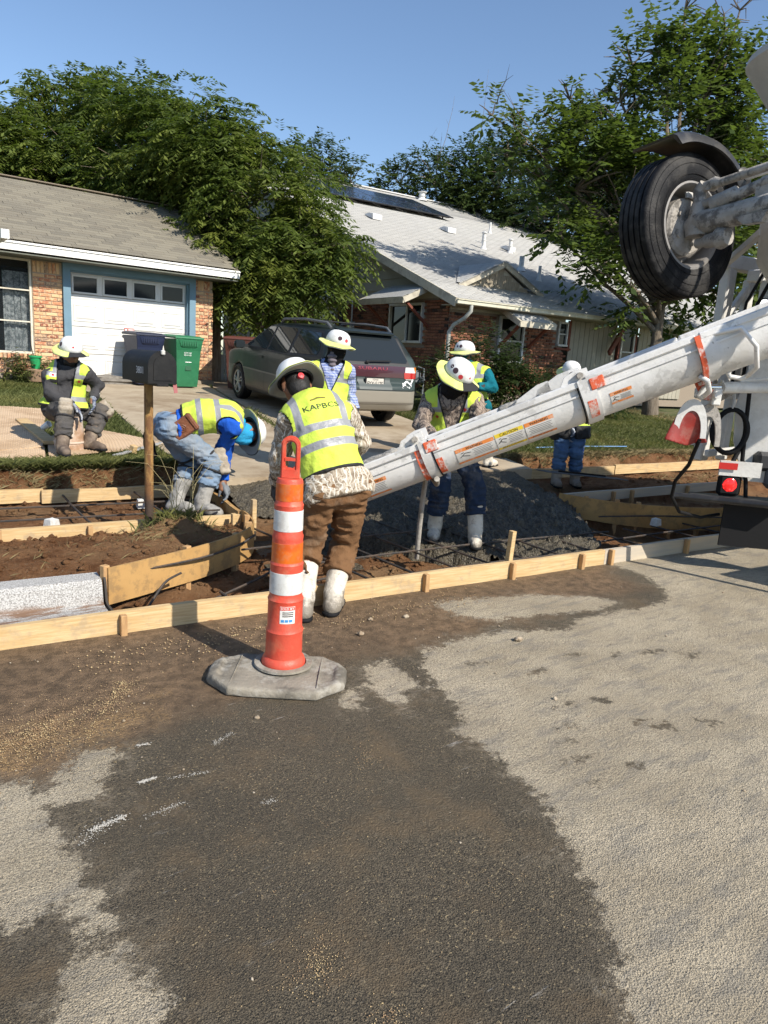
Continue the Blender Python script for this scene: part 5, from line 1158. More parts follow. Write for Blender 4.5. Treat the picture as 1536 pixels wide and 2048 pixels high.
# --- chain fence and gas meter between the houses
FN = thing('lattice_fence', 'pale lattice fence panel in shade behind the brown bin', 'fence', (8.5, 17.2, 0.8))
FM = simple('fence_grey', (0.35, 0.34, 0.31), 0.8)
for i in range(14):
    for sg in (-1, 1):
        m = MB(); x = 7.0 + i * 0.22; m.bar((x, 17.2 + sg * 0.01, 1.45), (x + sg * 0.3, 17.2 + sg * 0.01, 1.85), 0.012, 0.03, up=(0, 1, 0)); m.build('lattice_slat', FM, FN)
for i in range(30): m = MB(); m.box((7.0 + i * 0.11, 17.22, 1.12), (0.085, 0.016, 0.68)); m.build('picket', FM, FN)
for z in (1.44, 1.86, 0.95): m = MB(); m.box((8.6, 17.24, z), (3.4, 0.04, 0.05)); m.build('fence_rail', FM, FN)
GM = thing('gas_meter', 'grey gas meter with pipes against the brick wall right of the car', 'gas meter', (10.75, 13.0, 0.85)); GMM = simple('meter_grey', (0.16, 0.18, 0.19), 0.6)
m = MB(); m.box((10.8, 13.0, 1.25), (0.2, 0.26, 0.3), ch=0.04); m.build('meter_case', GMM, GM)
m = MB(); m.tube([(10.85, 12.75, 0.85), (10.85, 12.75, 1.45), (10.85, 12.95, 1.48), (10.85, 13.2, 1.48), (10.85, 13.25, 0.9)], 0.022, 8); m.lathe([(0, 0), (0.07, 0.01), (0.08, 0.04), (0.03, 0.07), (0, 0.08)], 16, (10.85, 12.75, 1.2), (-1, 0, 0)); m.build('regulator_pipes', GMM, GM, 40)

# =================================================================== TREES, SHRUBS, GRASS
def leaf_mat(name, dark, light, trans, rough=0.45):
    t = NT(name); tone = t.attr('tone')
    hue = t.noise(t.coord('Object'), 0.9, 4, 0.65); c = t.mix(tone, dark, light); c = t.mix(t.math('MULTIPLY', t.step(hue, 0.45, 0.7), 0.55), c, tuple(x * k for x, k in zip(light, (1.25, 1.05, 0.8)))); c = t.mix(t.math('MULTIPLY', t.step(hue, 0.45, 0.3), 0.5), c, dark); t.base(c); t.rough(rough); t.p.inputs['Specular IOR Level'].default_value = 0.35
    tr = t.n('BsdfTranslucent', {'Color': t.mix(tone, tuple(x * 1.0 for x in trans), tuple(x * 1.5 for x in trans))})
    mx = t.n('MixShader', {0: 0.32}); t.t.links.new(t.p.outputs[0], mx.inputs[1]); t.t.links.new(tr.outputs[0], mx.inputs[2]); t.t.links.new(mx.outputs[0], t.out.inputs[0])
    return t.m
BARK = simple('bark', (0.11, 0.085, 0.06), 0.95, c2=(0.19, 0.155, 0.115), scale=14, stretch=(1, 1, 0.25), bump=0.02, bscale=30)
def norm(a): return a / np.maximum(np.linalg.norm(a, axis=-1, keepdims=True), 1e-9)
def sprigs(base, dirs, length, K, lsize, lw, droop, spread=0.9):
    """leafy twigs: K leaves alternate along each; returns V, F, tone"""
    n = len(base); t = (np.arange(K) + 0.6) / K; rnd = RNG.random((n, K))
    L = length * (0.6 + 0.8 * RNG.random((n, 1, 1)))
    p = base[:, None] + dirs[:, None] * (t[None, :, None] * L); p[..., 2] -= droop * (t[None] ** 2) * L[..., 0]
    d = dirs[:, None] + np.zeros((n, K, 3)); d[..., 2] -= 2 * droop * t[None]; d = norm(d)
    up = np.array([0, 0, 1.0]); side = norm(np.cross(d, up) + 1e-3); sg = np.where(np.arange(K) % 2 == 0, 1.0, -1.0)[None, :, None]
    ax = norm(d * 0.55 + side * sg * spread + 0.45 * (RNG.random((n, K, 3)) - 0.5) - np.array([0, 0, 0.35]))
    nor = norm(np.cross(np.cross(ax, up + 0.9 * (RNG.random((n, K, 3)) - 0.5)), ax) + 1e-4)
    w = norm(np.cross(ax, nor)); s = lsize * (0.65 + 0.7 * rnd)[..., None]
    V = np.stack([p, p + ax * s * 0.45 + w * s * lw - nor * s * 0.08, p + ax * s, p + ax * s * 0.45 - w * s * lw - nor * s * 0.08], 2).reshape(-1, 3)
    m = n * K; F = np.arange(m * 4).reshape(m, 4); tone = np.repeat(np.clip(RNG.random((n, 1)) * 0.55 + rnd * 0.45, 0, 1).ravel(), 4)
    return V, F, tone
def crown_points(lobes, n, shell=0.55, thr=-0.25, fq=1.1):
    L = np.array(lobes); vol = L[:, 3] ** 2.3; idx = RNG.choice(len(L), n, p=vol / vol.sum())
    d = norm(RNG.normal(size=(n, 3))); r = (shell + (1 - shell) * RNG.random(n)) * L[idx, 3]
    r *= 1 + 0.22 * fbm(d * 2.3 + idx[:, None] * 3.7, 3)
    P = L[idx, :3] + d * r[:, None] * np.array([1, 1, 0.9]); keep = fbm(P * fq, 2) > thr
    return P[keep], d[keep], idx[keep]
def tree(name, label, trunk, lobes, n, K, size, lw, droop, mat, twig=0.5, r0=0.2, shell=0.5, thr=-0.25, limbs=True, group=None, bare=0, cat='tree', upbias=0.15, extra=None):
    T = thing(name, label, cat, trunk[0], group=group)
    m = MB(); k = len(trunk); m.tube(trunk, [r0 * (1 - 0.6 * i / (k - 1)) for i in range(k)], 10); top = Vector(trunk[-1])
    if limbs:
        for lx, ly, lz, lr in lobes:
            c = Vector((lx, ly, lz)); st = Vector(trunk[max(1, k - 2)]).lerp(top, random.random()); mid = st.lerp(c, 0.5) + Vector((random.uniform(-.3, .3), random.uniform(-.3, .3), random.uniform(0, .5)))
            rr_ = min(r0 * 0.45, 0.05 + lr * 0.03); m.tube([st, st.lerp(mid, 0.5) + Vector((0, 0, .05)), mid, c], [rr_, rr_ * 0.8, rr_ * 0.6, rr_ * 0.3], 6)
            for q in range(int(3 + lr * 4)):
                d = Vector(norm(RNG.normal(size=3))); d.z = d.z * 0.6 + 0.25; e = c + d * lr * 0.9; h_ = c.lerp(e, 0.5) + Vector((random.uniform(-.1, .1), random.uniform(-.1, .1), .08)); m.tube([c, h_, e], [rr_ * 0.3, rr_ * 0.2, 0.006], 5, False)
    for q in range(bare):
        lx, ly, lz, lr = random.choice(lobes); c = Vector((lx, ly, lz)); d = Vector(norm(RNG.normal(size=3))); d.z = abs(d.z) + 0.3; P = [c + d * lr * 0.6]
        for j in range(4): P.append(P[-1] + d * lr * 0.28 + Vector((random.uniform(-.1, .1), random.uniform(-.1, .1), random.uniform(-.02, .1))))
        m.tube(P, [0.014, 0.012, 0.009, 0.006, 0.003], 5, False)
        for j in (1, 2, 3): m.tube([P[j], P[j] + Vector((random.uniform(-.25, .25), random.uniform(-.25, .25), random.uniform(0, .25)))], [0.006, 0.002], 4, False)
    m.build('trunk', BARK, T, 60)
    P, d, _ = crown_points(lobes, n, shell, thr)
    dirs = norm(d + 0.7 * RNG.normal(size=d.shape) + np.array([0, 0, upbias]))
    V, F, tone = sprigs(P, dirs, twig, K, size, lw, droop)
    if extra is not None:
        V2, F2, t2 = sprigs(np.array(extra[0]), norm(np.array(extra[1])), extra[2], extra[3], size, lw, extra[4]); F = np.concatenate([F, F2 + len(V)]); V = np.concatenate([V, V2]); tone = np.concatenate([tone, t2])
    me = mesh_np('crown', V, F); set_attr(me, 'tone', tone); link('crown', me, T, mat)
    return T
PECAN = leaf_mat('pecan_leaf', (0.034, 0.058, 0.012), (0.150, 0.190, 0.042), (0.11, 0.17, 0.02))
ELM = leaf_mat('mulberry_leaf', (0.040, 0.070, 0.018), (0.115, 0.160, 0.045), (0.12, 0.18, 0.025), 0.33)
OAK = leaf_mat('oak_leaf', (0.030, 0.050, 0.014), (0.075, 0.105, 0.030), (0.05, 0.09, 0.015))
LA = [(7.60, 17.25, 5.82, 2.20), (7.20, 19.07, 6.61, 2.10), (8.24, 15.91, 5.10, 2.00), (8.60, 14.70, 4.25, 1.35), (8.13, 14.68, 3.59, 1.40), (8.73, 13.77, 3.40, 0.80), (7.70, 16.05, 4.06, 1.60), (9.05, 13.55, 3.99, 0.60), (7.52, 17.61, 4.51, 1.80), (8.11, 17.00, 6.2, 1.20), (8.6, 16.3, 5.35, 1.0), (8.32, 14.10, 2.96, 0.80), (7.64, 15.11, 2.81, 1.00), (7.38, 16.11, 3.37, 1.20), (6.54, 19.35, 5.71, 1.80)]
LB = [(6.60, 23.78, 7.86, 2.10), (5.29, 24.66, 7.34, 2.20), (4.74, 25.18, 7.72, 1.40), (7.15, 21.93, 7.43, 1.90), (5.62, 22.78, 6.17, 2.00), (4.40, 23.67, 5.93, 2.00), (7.01, 23.69, 8.75, 1.00), (6.11, 25.06, 8.83, 1.00), (7.63, 21.71, 8.01, 1.10), (6.41, 22.22, 6.36, 2.00), (2.6, 24, 6.5, 2.2)]
tree('shade_tree', 'big drooping pecan-like tree between the two houses', [(7.35, 16.3, 0.7), (7.4, 16.4, 2.2), (7.6, 16.6, 3.6), (7.7, 16.9, 4.8)], [(x, y, z - 0.1, r * 0.80) for x, y, z, r in LA], 10000, 13, 0.15, 0.17, 0.5, PECAN, 0.46, 0.17, 0.4, -0.3, upbias=0.0)
tree('shade_tree', 'leafy tree rising behind the ridge of the left brown roof', [(6.0, 23.3, 0.7), (6.0, 23.4, 3.0), (6.1, 23.5, 5.5)], [(x, y, z - 0.25, r * 0.86) for x, y, z, r in LB], 7600, 12, 0.18, 0.18, 0.45, PECAN, 0.5, 0.2, 0.4, -0.28, upbias=0.0)
LC = [(17.03, 27.59, 8.92, 1.40), (18.00, 26.77, 8.69, 1.00), (15.79, 27.07, 8.23, 2.00), (17.2, 28, 7.2, 2.2)]
tree('background_tree', 'far tree peeping over the pale roof left of the solar panels', [(17, 28, 0.8), (17, 28, 4), (17, 27.8, 7)], LC, 1500, 10, 0.2, 0.22, 0.2, OAK, 0.5, 0.2, 0.4, group='trees behind the right house')
LD = [(22.26, 28.89, 9.67, 1.40), (23.59, 27.91, 9.89, 2.00), (25.10, 26.80, 10.13, 2.20), (21.84, 29.05, 9.07, 1.00), (25.03, 25.32, 9.26, 2.20), (23.8, 28, 7.8, 2.4)]
tree('background_tree', 'broad dark green oak beyond the middle of the pale roof', [(24, 27.6, 0.8), (24, 27.6, 5), (24, 27.3, 8)], LD, 3300, 10, 0.2, 0.22, 0.2, OAK, 0.5, 0.25, 0.4, group='trees behind the right house', bare=5)
LD2 = [(26.01, 24.81, 10.23, 2.40), (26.38, 22.89, 8.98, 2.50), (26.72, 21.18, 8.43, 2.50), (24.97, 22.39, 7.87, 2.00), (25.90, 25.14, 11.11, 1.00), (28, 20, 9, 2.6)]
tree('background_tree', 'dark green oak beyond the right end of the pale roof ridge', [(26.4, 22.6, 0.8), (26.4, 22.7, 5), (26.3, 23, 8)], LD2, 3600, 10, 0.2, 0.22, 0.2, OAK, 0.5, 0.25, 0.4, group='trees behind the right house')
LE = [(12.13, 8.39, 5.34, 1.70), (11.24, 8.73, 5.46, 1.20), (12.92, 8.05, 6.36, 1.60), (13.52, 7.69, 6.76, 1.30), (10.61, 9.14, 5.64, 0.75), (9.93, 9.48, 5.39, 0.50), (9.48, 9.82, 5.83, 0.35), (11.42, 8.27, 4.28, 1.40), (10.68, 8.84, 4.71, 1.00), (10.33, 8.77, 3.91, 0.75), (10.59, 8.14, 3.33, 0.80), (12.82, 7.63, 3.57, 1.40), (12.49, 8.63, 7.29, 0.85), (13.39, 8.07, 7.80, 0.60), (13.85, 7.38, 5.60, 1.60), (11.13, 7.78, 3.04, 0.85), (12.01, 8.95, 7.08, 0.60), (10.90, 9.36, 6.32, 0.45), (12.84, 8.58, 8.11, 0.50), (13.63, 7.98, 8.17, 0.45), (12.08, 7.79, 2.97, 0.90), (13.52, 7.35, 3.10, 1.20), (12.89, 8.18, 4.85, 1.80), (14.30, 7.18, 4.26, 1.60), (10.29, 9.24, 5.11, 0.60), (9.67, 9.63, 5.20, 0.40), (11.70, 8.89, 6.41, 0.90)]
LE = [(x, y, z, r * (0.6 if z < 4 and x < 11.5 else 1.0)) for x, y, z, r in LE]
LE = [(x * 1.3, y * 1.3, 1.62 + (z - 1.62) * 1.3, r * 1.3) for x, y, z, r in LE]
tree('front_yard_tree', 'front yard tree with loose twigs behind the raised truck wheel', [(15.9, 10.1, 0.7), (15.85, 10.15, 1.6), (15.9, 10.2, 2.6), (16.2, 10.4, 4.0)], LE, 6600, 10, 0.18, 0.26, 0.12, ELM, 0.5, 0.2, 0.25, 0.0, bare=14, upbias=0.45)
# trees of other lots, seen only between and beyond the houses
LF = [(33, 12, 6.5, 3.2), (35, 9, 6, 3), (31, 15, 7, 3)]
tree('background_tree', 'tree beyond the truck at the right frame edge', [(33, 12, 0.8), (33, 12, 3), (33, 12, 5)], LF, 2000, 9, 0.24, 0.24, 0.2, OAK, 0.6, 0.25, 0.4, group='trees behind the right house')
LG = [(-3, 24, 6.5, 2.6), (-6, 25, 6, 2.6), (-0.5, 26, 7, 2.4)]
tree('background_tree', 'tree behind the left house beyond the left frame edge', [(-3, 25, 0.8), (-3, 25, 3), (-3, 25, 5)], LG, 2200, 10, 0.2, 0.2, 0.3, PECAN, 0.6, 0.22, 0.4)
# shrubs
SHRUB = leaf_mat('shrub_leaf', (0.016, 0.030, 0.010), (0.050, 0.075, 0.022), (0.03, 0.06, 0.01))
SHL = leaf_mat('bed_leaf', (0.05, 0.075, 0.02), (0.13, 0.15, 0.05), (0.08, 0.12, 0.02))
def shrub(label, lobes, n, mat, size=0.07, base=None, lw=0.25):
    b = base or (lobes[0][0], lobes[0][1], 0.8); c = lobes[0]
    tree('shrub', label, [b, (b[0], b[1], (b[2] + c[2]) / 2), (c[0], c[1], c[2])], lobes, n, 8, size, lw, 0.1, mat, 0.2, 0.03, 0.35, -0.5, True, 'shrubs by the house fronts', cat='shrub')
shrub('large dark shrub at the corner of the brick house', [(10.58, 10.70, 1.72, 0.70), (9.95, 10.85, 1.45, 0.55), (10.2, 10.5, 1.2, 0.5)], 1500, SHRUB)
shrub('dark shrub before the front window under its awning', [(10.95, 10.35, 1.45, 0.65), (11.4, 10.3, 1.25, 0.5)], 1200, SHRUB)
shrub('lighter low shrub left of the dark corner shrub', [(9.75, 10.55, 0.98, 0.38), (9.5, 10.7, 0.9, 0.3)], 550, SHL)
shrub('low shrub below the vertical boards of the house front', [(12.2, 10.2, 1.25, 0.5), (13.0, 10.0, 1.15, 0.45), (13.9, 9.9, 1.1, 0.45)], 1100, SHRUB)
shrub('straggly flower bed shrub under the left house window', [(2.62, 14.62, 1.08, 0.30), (2.45, 14.6, 0.95, 0.3), (2.2, 14.6, 1.0, 0.3)], 620, SHL, 0.06)
shrub('small straggly plant right of the window shrub', [(3.0, 14.35, 1.0, 0.26), (3.25, 14.4, 0.95, 0.2)], 330, SHL, 0.055)
# grass
def blades(name, x, y, z, h, w, lean, mat, kind='stuff', label=None):
    n = len(x); a = RNG.random(n) * 2 * pi; h = h * (0.5 + RNG.random(n)); ln = lean * h * (0.3 + RNG.random(n)); dx, dy = np.cos(a), np.sin(a); b = a + pi / 2 + RNG.normal(size=n) * 0.5
    wx, wy = np.cos(b) * w, np.sin(b) * w; o = np.zeros(n)
    V = np.stack([np.stack([x - wx, y - wy, z], -1), np.stack([x + wx, y + wy, z], -1), np.stack([x + dx * ln * 0.4 + wx * 0.6, y + dy * ln * 0.4 + wy * 0.6, z + h * 0.6], -1), np.stack([x + dx * ln, y + dy * ln, z + h], -1)], 1).reshape(-1, 3)
    F = np.arange(n * 4).reshape(n, 4); me = mesh_np(name, V, F); set_attr(me, 'tone', np.repeat(np.clip(RNG.random(n) * 0.6 + 0.4 * (0.5 + fbm2(x, y, 0.9, 2)), 0, 1), 4))
    return tag(link(name, me, None, mat), label, None, None, kind)
GRS = leaf_mat('grass_blade', (0.070, 0.092, 0.022), (0.185, 0.195, 0.068), (0.11, 0.13, 0.025), 0.7)
STRAW = leaf_mat('straw_blade', (0.21, 0.165, 0.075), (0.36, 0.30, 0.155), (0.15, 0.12, 0.05), 0.8)
def on_lawn(n, s0, s1, d0, d1, drive_ok=False):
    s = RNG.uniform(s0, s1, n); d = RNG.uniform(d0, d1, n); x, y = sd2xy(s, d)
    if not drive_ok: k = poly_sd(x, y, DRIVE) > 0.02; x, y, s, d = x[k], y[k], s[k], d[k]
    for mp in MATS_XY: k = poly_sd(x, y, mp) > 0.0; x, y, s, d = x[k], y[k], s[k], d[k]
    return x, y, lawn_z(s, d), s, d
x, y, z, s, d = on_lawn(90000, -1.2, 3.2, 3.42, 11.6); blades('lawn_grass', x, y, z, 0.055, 0.0035, 0.9, GRS, label='mown grass of the left lawn')
x, y, z, s, d = on_lawn(150000, 6.0, 14.5, 3.32, 9.5); blades('lawn_grass', x, y, z, 0.06, 0.004, 0.9, GRS, label='mown grass of the right lawn')
x, y, z, s, d = on_lawn(26000, 5.5, 16, 3.3, 9.5); blades('dry_grass', x, y, z, 0.05, 0.0035, 1.2, STRAW, label='dry yellowed blades in the right lawn')
n = 9000; s = RNG.uniform(-1.2, 2.05, n); d = 3.36 + 0.14 * RNG.random(n) ** 1.5; x, y = sd2xy(s, d); blades('bank_grass', x, y, np.full(n, 0.385) + 0.02 * RNG.random(n), 0.075, 0.003, 1.6, GRS, label='shaggy grass edge over the left soil bank')
n = 2600; s = RNG.uniform(-1.2, 2.05, n); d = 3.27 + 0.16 * RNG.random(n); x, y = sd2xy(s, d); blades('bank_straw', x, y, soil_z(s, d) + 0.01, 0.04, 0.0016, 2.2, STRAW, label='dry roots and straw on the left soil bank')
n = 7000; s = RNG.uniform(6.2, 14, n); d = 3.17 + 0.17 * RNG.random(n); x, y = sd2xy(s, d); blades('bank_straw', x, y, soil_z(s, d) + 0.01, 0.05, 0.002, 1.8, STRAW, label='dry grass edge over the right soil bank')
n = 500; s = np.concatenate([RNG.normal(1.35, 0.25, n), RNG.uniform(-0.8, 1.0, 70), RNG.uniform(8.5, 11.5, 900)]); d = np.concatenate([RNG.normal(1.5, 0.14, n), RNG.uniform(0.78, 1.5, 70), RNG.uniform(1.9, 2.8, 900)]); x, y = sd2xy(s, d); blades('soil_straw', x, y, soil_z(s, d), 0.03, 0.0014, 2.6, STRAW, label='withered turf scraps on the dug soil')
n = 420; s = RNG.normal(1.40, 0.12, n); d = RNG.normal(1.66, 0.06, n); x, y = sd2xy(s, d); blades('tuft_grass', x, y, soil_z(s, d), 0.085, 0.0018, 0.9, GRS, label='green grass tuft at the foot of the mailbox post')
# long seed stalks by the post
TG = thing('tall_grass_clump', 'tall dry grass stalks arching beside the mailbox post', 'grass clump', SD(1.42, 1.68, 0.25)); m = MB()
for i in range(16):
    a = random.uniform(0, 2 * pi); L = random.uniform(0.25, 0.6); b0 = SD(1.45 + random.uniform(-.1, .15), 1.68 + random.uniform(-.06, .06), 0.26); dr_ = Vector((cos(a), sin(a) * 0.5, 0)); m.tube([b0, b0 + dr_ * L * 0.15 + Vector((0, 0, L * 0.5)), b0 + dr_ * L * 0.45 + Vector((0, 0, L * 0.85)), b0 + dr_ * L * 0.8 + Vector((0, 0, L * 0.9))], [0.0022, 0.0018, 0.0013, 0.0008], 4, False)
m.build('stalks', simple('stalk', (0.40, 0.34, 0.17), 0.8), TG)
# weeds in the joint of the drive and at its edges
px, py = [], []
for i in range(len(JL) - 1):
    a, b = JL[i], JL[i + 1]; k = int(220 * math.dist(a, b)); u = RNG.random(k); keep = vnoise(np.stack([u * 6 + i * 9, u * 0, u * 0], -1)) > 0.0; u = u[keep]; px.append(a[0] + (b[0] - a[0]) * u + RNG.normal(size=len(u)) * 0.05); py.append(a[1] + (b[1] - a[1]) * u)
px = np.concatenate(px); py = np.concatenate(py); dd = np.array([toSD(a, b)[1] for a, b in zip(px, py)]); blades('joint_weeds', px, py, lot(dd) + 0.0, 0.06, 0.004, 0.9, GRS, label='weeds growing in the joint of the drive')

# =================================================================== CONCRETE MIXER TRUCK
TK = thing('mixer_truck', 'white concrete mixer truck with long chute and raised rear wheel', 'truck', (8.5, 2.0, 0))
TW = simple('truck_white', (0.66, 0.65, 0.62), 0.45, c2=(0.58, 0.57, 0.54), scale=2.5, bump=0.002, bscale=50, dirt=(0.46, 0.44, 0.40), dscale=9, damt=0.4)
t = NT('chute_white'); v = t.coord('Object')
c = t.mix(t.step(t.noise(v, 2.5, 4, 0.6), 0.4, 0.65), (0.70, 0.69, 0.67), (0.60, 0.59, 0.565))
c = t.mix(t.math('MULTIPLY', t.step(t.noise(v, 3.6, 6, 0.62), 0.565, 0.59), 0.55), c, (0.40, 0.39, 0.37))
c = t.mix(t.math('MULTIPLY', t.step(t.noise(v, 34, 3, 0.6), 0.66, 0.72), 0.7), c, (0.30, 0.285, 0.26))
c = t.mix(t.math('MULTIPLY', t.step(t.noise(v, 11, 5, 0.7), 0.60, 0.70), 0.5), c, (0.46, 0.44, 0.41))
t.base(c); t.rough(0.5); t.bump(t.noise(v, 20, 5, 0.7), 0.003); CW = t.m
GRIME = simple('grimy_steel', (0.40, 0.37, 0.33), 0.75, 0.0, c2=(0.30, 0.275, 0.24), scale=9, bump=0.006, bscale=45, dirt=(0.09, 0.08, 0.07), dscale=11, damt=0.8)
CEM = simple('caked_cement', (0.40, 0.385, 0.355), 0.95, c2=(0.30, 0.29, 0.265), scale=12, bump=0.02, bscale=40)
ORP = simple('orange_mark', (0.66, 0.11, 0.035), 0.55, c2=(0.55, 0.08, 0.03), scale=12, dirt=(0.65, 0.6, 0.56), dscale=14, damt=0.9)
BLKR = simple('black_rubber', (0.008, 0.008, 0.009), 0.75, bump=0.001, spec=0.25)
BLKP = simple('black_plastic', (0.016, 0.017, 0.020), 0.42, c2=(0.03, 0.03, 0.033), scale=4, dirt=(0.08, 0.075, 0.07), dscale=6, damt=0.5)
REDR = simple('red_rubber', (0.30, 0.024, 0.016), 0.5, c2=(0.22, 0.02, 0.014), scale=6, dirt=(0.3, 0.2, 0.16), dscale=9, damt=0.3)
CHRM = simple('chrome', (0.7, 0.7, 0.7), 0.12, 1.0)
J1 = Vector((4.83, 2.77, 1.815)); CA = Vector((-0.638, 0.638, -0.432)).normalized()
CU = (Vector((0, 0, 1)) - CA * CA.z).normalized(); CS = CA.cross(CU).normalized()          # up and sideways in the chute frame
if CS.dot(Vector((0, 0, 1.62)) - J1) < 0: CS = -CS                                        # CS faces the street
def chute(name, t0, t1, w0, w1, drop=0.0, n=10):
    m = MB(); K = 18; N = 10
    def ring(t, w, inset):
        c = J1 + CA * t - CU * drop; w = w - inset; P = []
        for k in range(K + 1):
            a = pi * k / K; P.append(c + CS * (w * cos(a)) - CU * (w * 0.92 * sin(a)))
        return [c + CS * w + CU * 0.10] + P + [c - CS * w + CU * 0.10]
    R = K + 3
    for i in range(N + 1):
        t = t0 + (t1 - t0) * i / N; w = w0 + (w1 - w0) * i / N; m.v += [tuple(p) for p in ring(t, w, 0)] + [tuple(p) for p in ring(t, w, 0.012)]
    f = []
    for i in range(N):
        for j in range(R - 1): a = i * 2 * R + j; b = a + 2 * R; f += [(a, a + 1, b + 1, b), (a + R + 1, a + R, b + R, b + R + 1)]
    for i in (0, N):
        for j in range(R - 1): a = i * 2 * R + j; f.append((a, a + R, a + R + 1, a + 1))
    for i in range(N):
        for j in (0, R - 1): a = i * 2 * R + j; f.append((a, a + 2 * R, a + 3 * R, a + R))
    m.f = f; m.mi = [0] * len(f); o = m.build(name, CW, TK, 40)
    for sg in (1, -1):
        a = J1 + CA * t0 - CU * drop + CS * (sg * (w0 + 0.004)) + CU * 0.10; b = J1 + CA * t1 - CU * drop + CS * (sg * (w1 + 0.004)) + CU * 0.10
        e = MB(); e.bar(a, b, 0.035, 0.05, up=CU, ch=0.008); e.bar(a - CU * 0.075 + CS * (sg * 0.006), b - CU * 0.075 + CS * (sg * 0.006), 0.008, 0.012, up=CU); e.build('rolled_rim', CW, o)
    return o
def collar(t, w, tk, width, mat=CW, drop=0.0, name='collar', a0=0.0, a1=pi, up=0.11, parent=TK):
    m = MB(); K = 22; c0 = J1 + CA * t - CU * drop
    for sgn in (-0.5, 0.5):
        for rad in (w, w + tk):
            P = [c0 + CA * (sgn * width) + CS * (rad * cos(a0 + (a1 - a0) * k / K)) - CU * (rad * 0.92 * sin(a0 + (a1 - a0) * k / K)) for k in range(K + 1)]
            if up and a0 == 0: P = [P[0] + CU * up] + P
            if up and a1 == pi: P = P + [P[-1] + CU * up]
            m.v += [tuple(p) for p in P]; R = len(P)
    f = []
    for j in range(R - 1):
        A, B_, C_, D_ = j, R + j, 2 * R + j, 3 * R + j; f += [(B_, B_ + 1, D_ + 1, D_), (A, A + 1, B_ + 1, B_), (C_ + 1, C_, D_, D_ + 1), (A + 1, A, C_, C_ + 1)]
    f += [(0, R, 3 * R, 2 * R), (R - 1, 3 * R - 1, 4 * R - 1, 2 * R - 1)]; m.f = f; m.mi = [0] * len(f)
    return m.build(name, mat, parent, 40)
S0 = chute('main_chute', -2.6, 0.03, 0.262, 0.24)
S1 = chute('chute_extension', 0.05, 0.80, 0.228, 0.22)
S2 = chute('chute_extension', 0.78, 2.02, 0.21, 0.192, 0.01)
S3 = chute('chute_extension', 2.0, 3.16, 0.182, 0.172, 0.015)
C1 = collar(0.0, 0.241, 0.018, 0.12); C2 = collar(0.80, 0.221, 0.02, 0.11); C3 = collar(2.0, 0.193, 0.02, 0.075)
collar(0.045, 0.2415, 0.021, 0.035, ORP, name='orange_band', a1=0.42 * pi, parent=C1)
collar(0.80, 0.2215, 0.0215, 0.06, ORP, name='orange_band', a0=0.06 * pi, a1=0.27 * pi, up=0, parent=C2)
collar(2.045, 0.182, 0.016, 0.07, ORP, name='orange_band', a1=0.36 * pi, drop=0.015, parent=C3); collar(1.93, 0.1935, 0.004, 0.05, ORP, name='orange_band', a0=0.06 * pi, a1=0.32 * pi, up=0, drop=0.01, parent=C3)
collar(0.865, 0.220, 0.010, 0.008, BLKR, name='gasket', parent=C2); collar(1.955, 0.1935, 0.024, 0.008, BLKR, name='gasket', parent=C3)
def cp(t, a, w, drop=0.0): return J1 + CA * t - CU * drop + CS * (w * cos(a)) - CU * (w * 0.92 * sin(a))
# hinge plates and lugs on the rims
for t_, w_ in ((0.78, 0.22), (2.0, 0.192)):
    for sg in (1, -1):
        o = J1 + CA * (t_ + 0.07) + CS * (sg * w_) + CU * 0.11; m = MB()
        m.prism([(-0.09, 0), (0.12, 0), (0.07, 0.06), (0.0, 0.075), (-0.09, 0.07)], o - CS * 0.01, CA, CU, 0.02); m.build('hinge_plate', CW, C2 if t_ < 1 else C3)
        m = MB(); m.lathe([(0.0, -0.025), (0.022, -0.025), (0.022, 0.025), (0, 0.025)], 12, o + CU * 0.035 - CA * 0.03, CS); m.build('hinge_bolt', GRIME, C2 if t_ < 1 else C3)
    m = MB(); o = J1 + CA * (t_ - 0.05) + CS * (w_ + 0.018) + CU * 0.06; m.box(o, (0.10, 0.022, 0.08), Matrix((CA, CS, CU)).transposed(), 0.006); m.build('orange_lug', ORP, C2 if t_ < 1 else C3)
for k_, (t_, hh) in enumerate(((0.98, 0.09), (1.14, 0.075))):
    m = MB(); o = J1 + CA * t_ - CS * 0.10 + CU * 0.10; m.prism([(-0.13, 0), (0.16, -0.02), (0.12, hh - 0.05), (-0.05, hh), (-0.13, hh)], o, CA, CU, 0.02); m.build('stowed_bracket', TW, S2)
# cement caked along the inside of the rims
for (t0, t1, w, sd, dr) in ((1.0, 1.95, 0.187, 1, .01), (2.1, 3.1, 0.163, 1, .015), (2.1, 3.1, 0.163, -1, .015), (0.85, 1.4, 0.197, -1, .01)):
    L = (t1 - t0) / 2; c = J1 + CA * ((t0 + t1) / 2) + CS * (sd * w) + CU * 0.095; R3 = np.array(Matrix((CA, CS, CU)))
    V, F = surface(lambda P: seg(P, (-L, 0, 0), (L, 0, 0), 0.022, 0.022) + 0.016 * fbm(P * 16 + t0, 3), (-L - 0.06, -0.07, -0.07), (L + 0.06, 0.07, 0.07), 0.011); link('caked_cement', mesh_np('caked_cement', V @ R3 + np.array(c), F, True), S2, CEM)
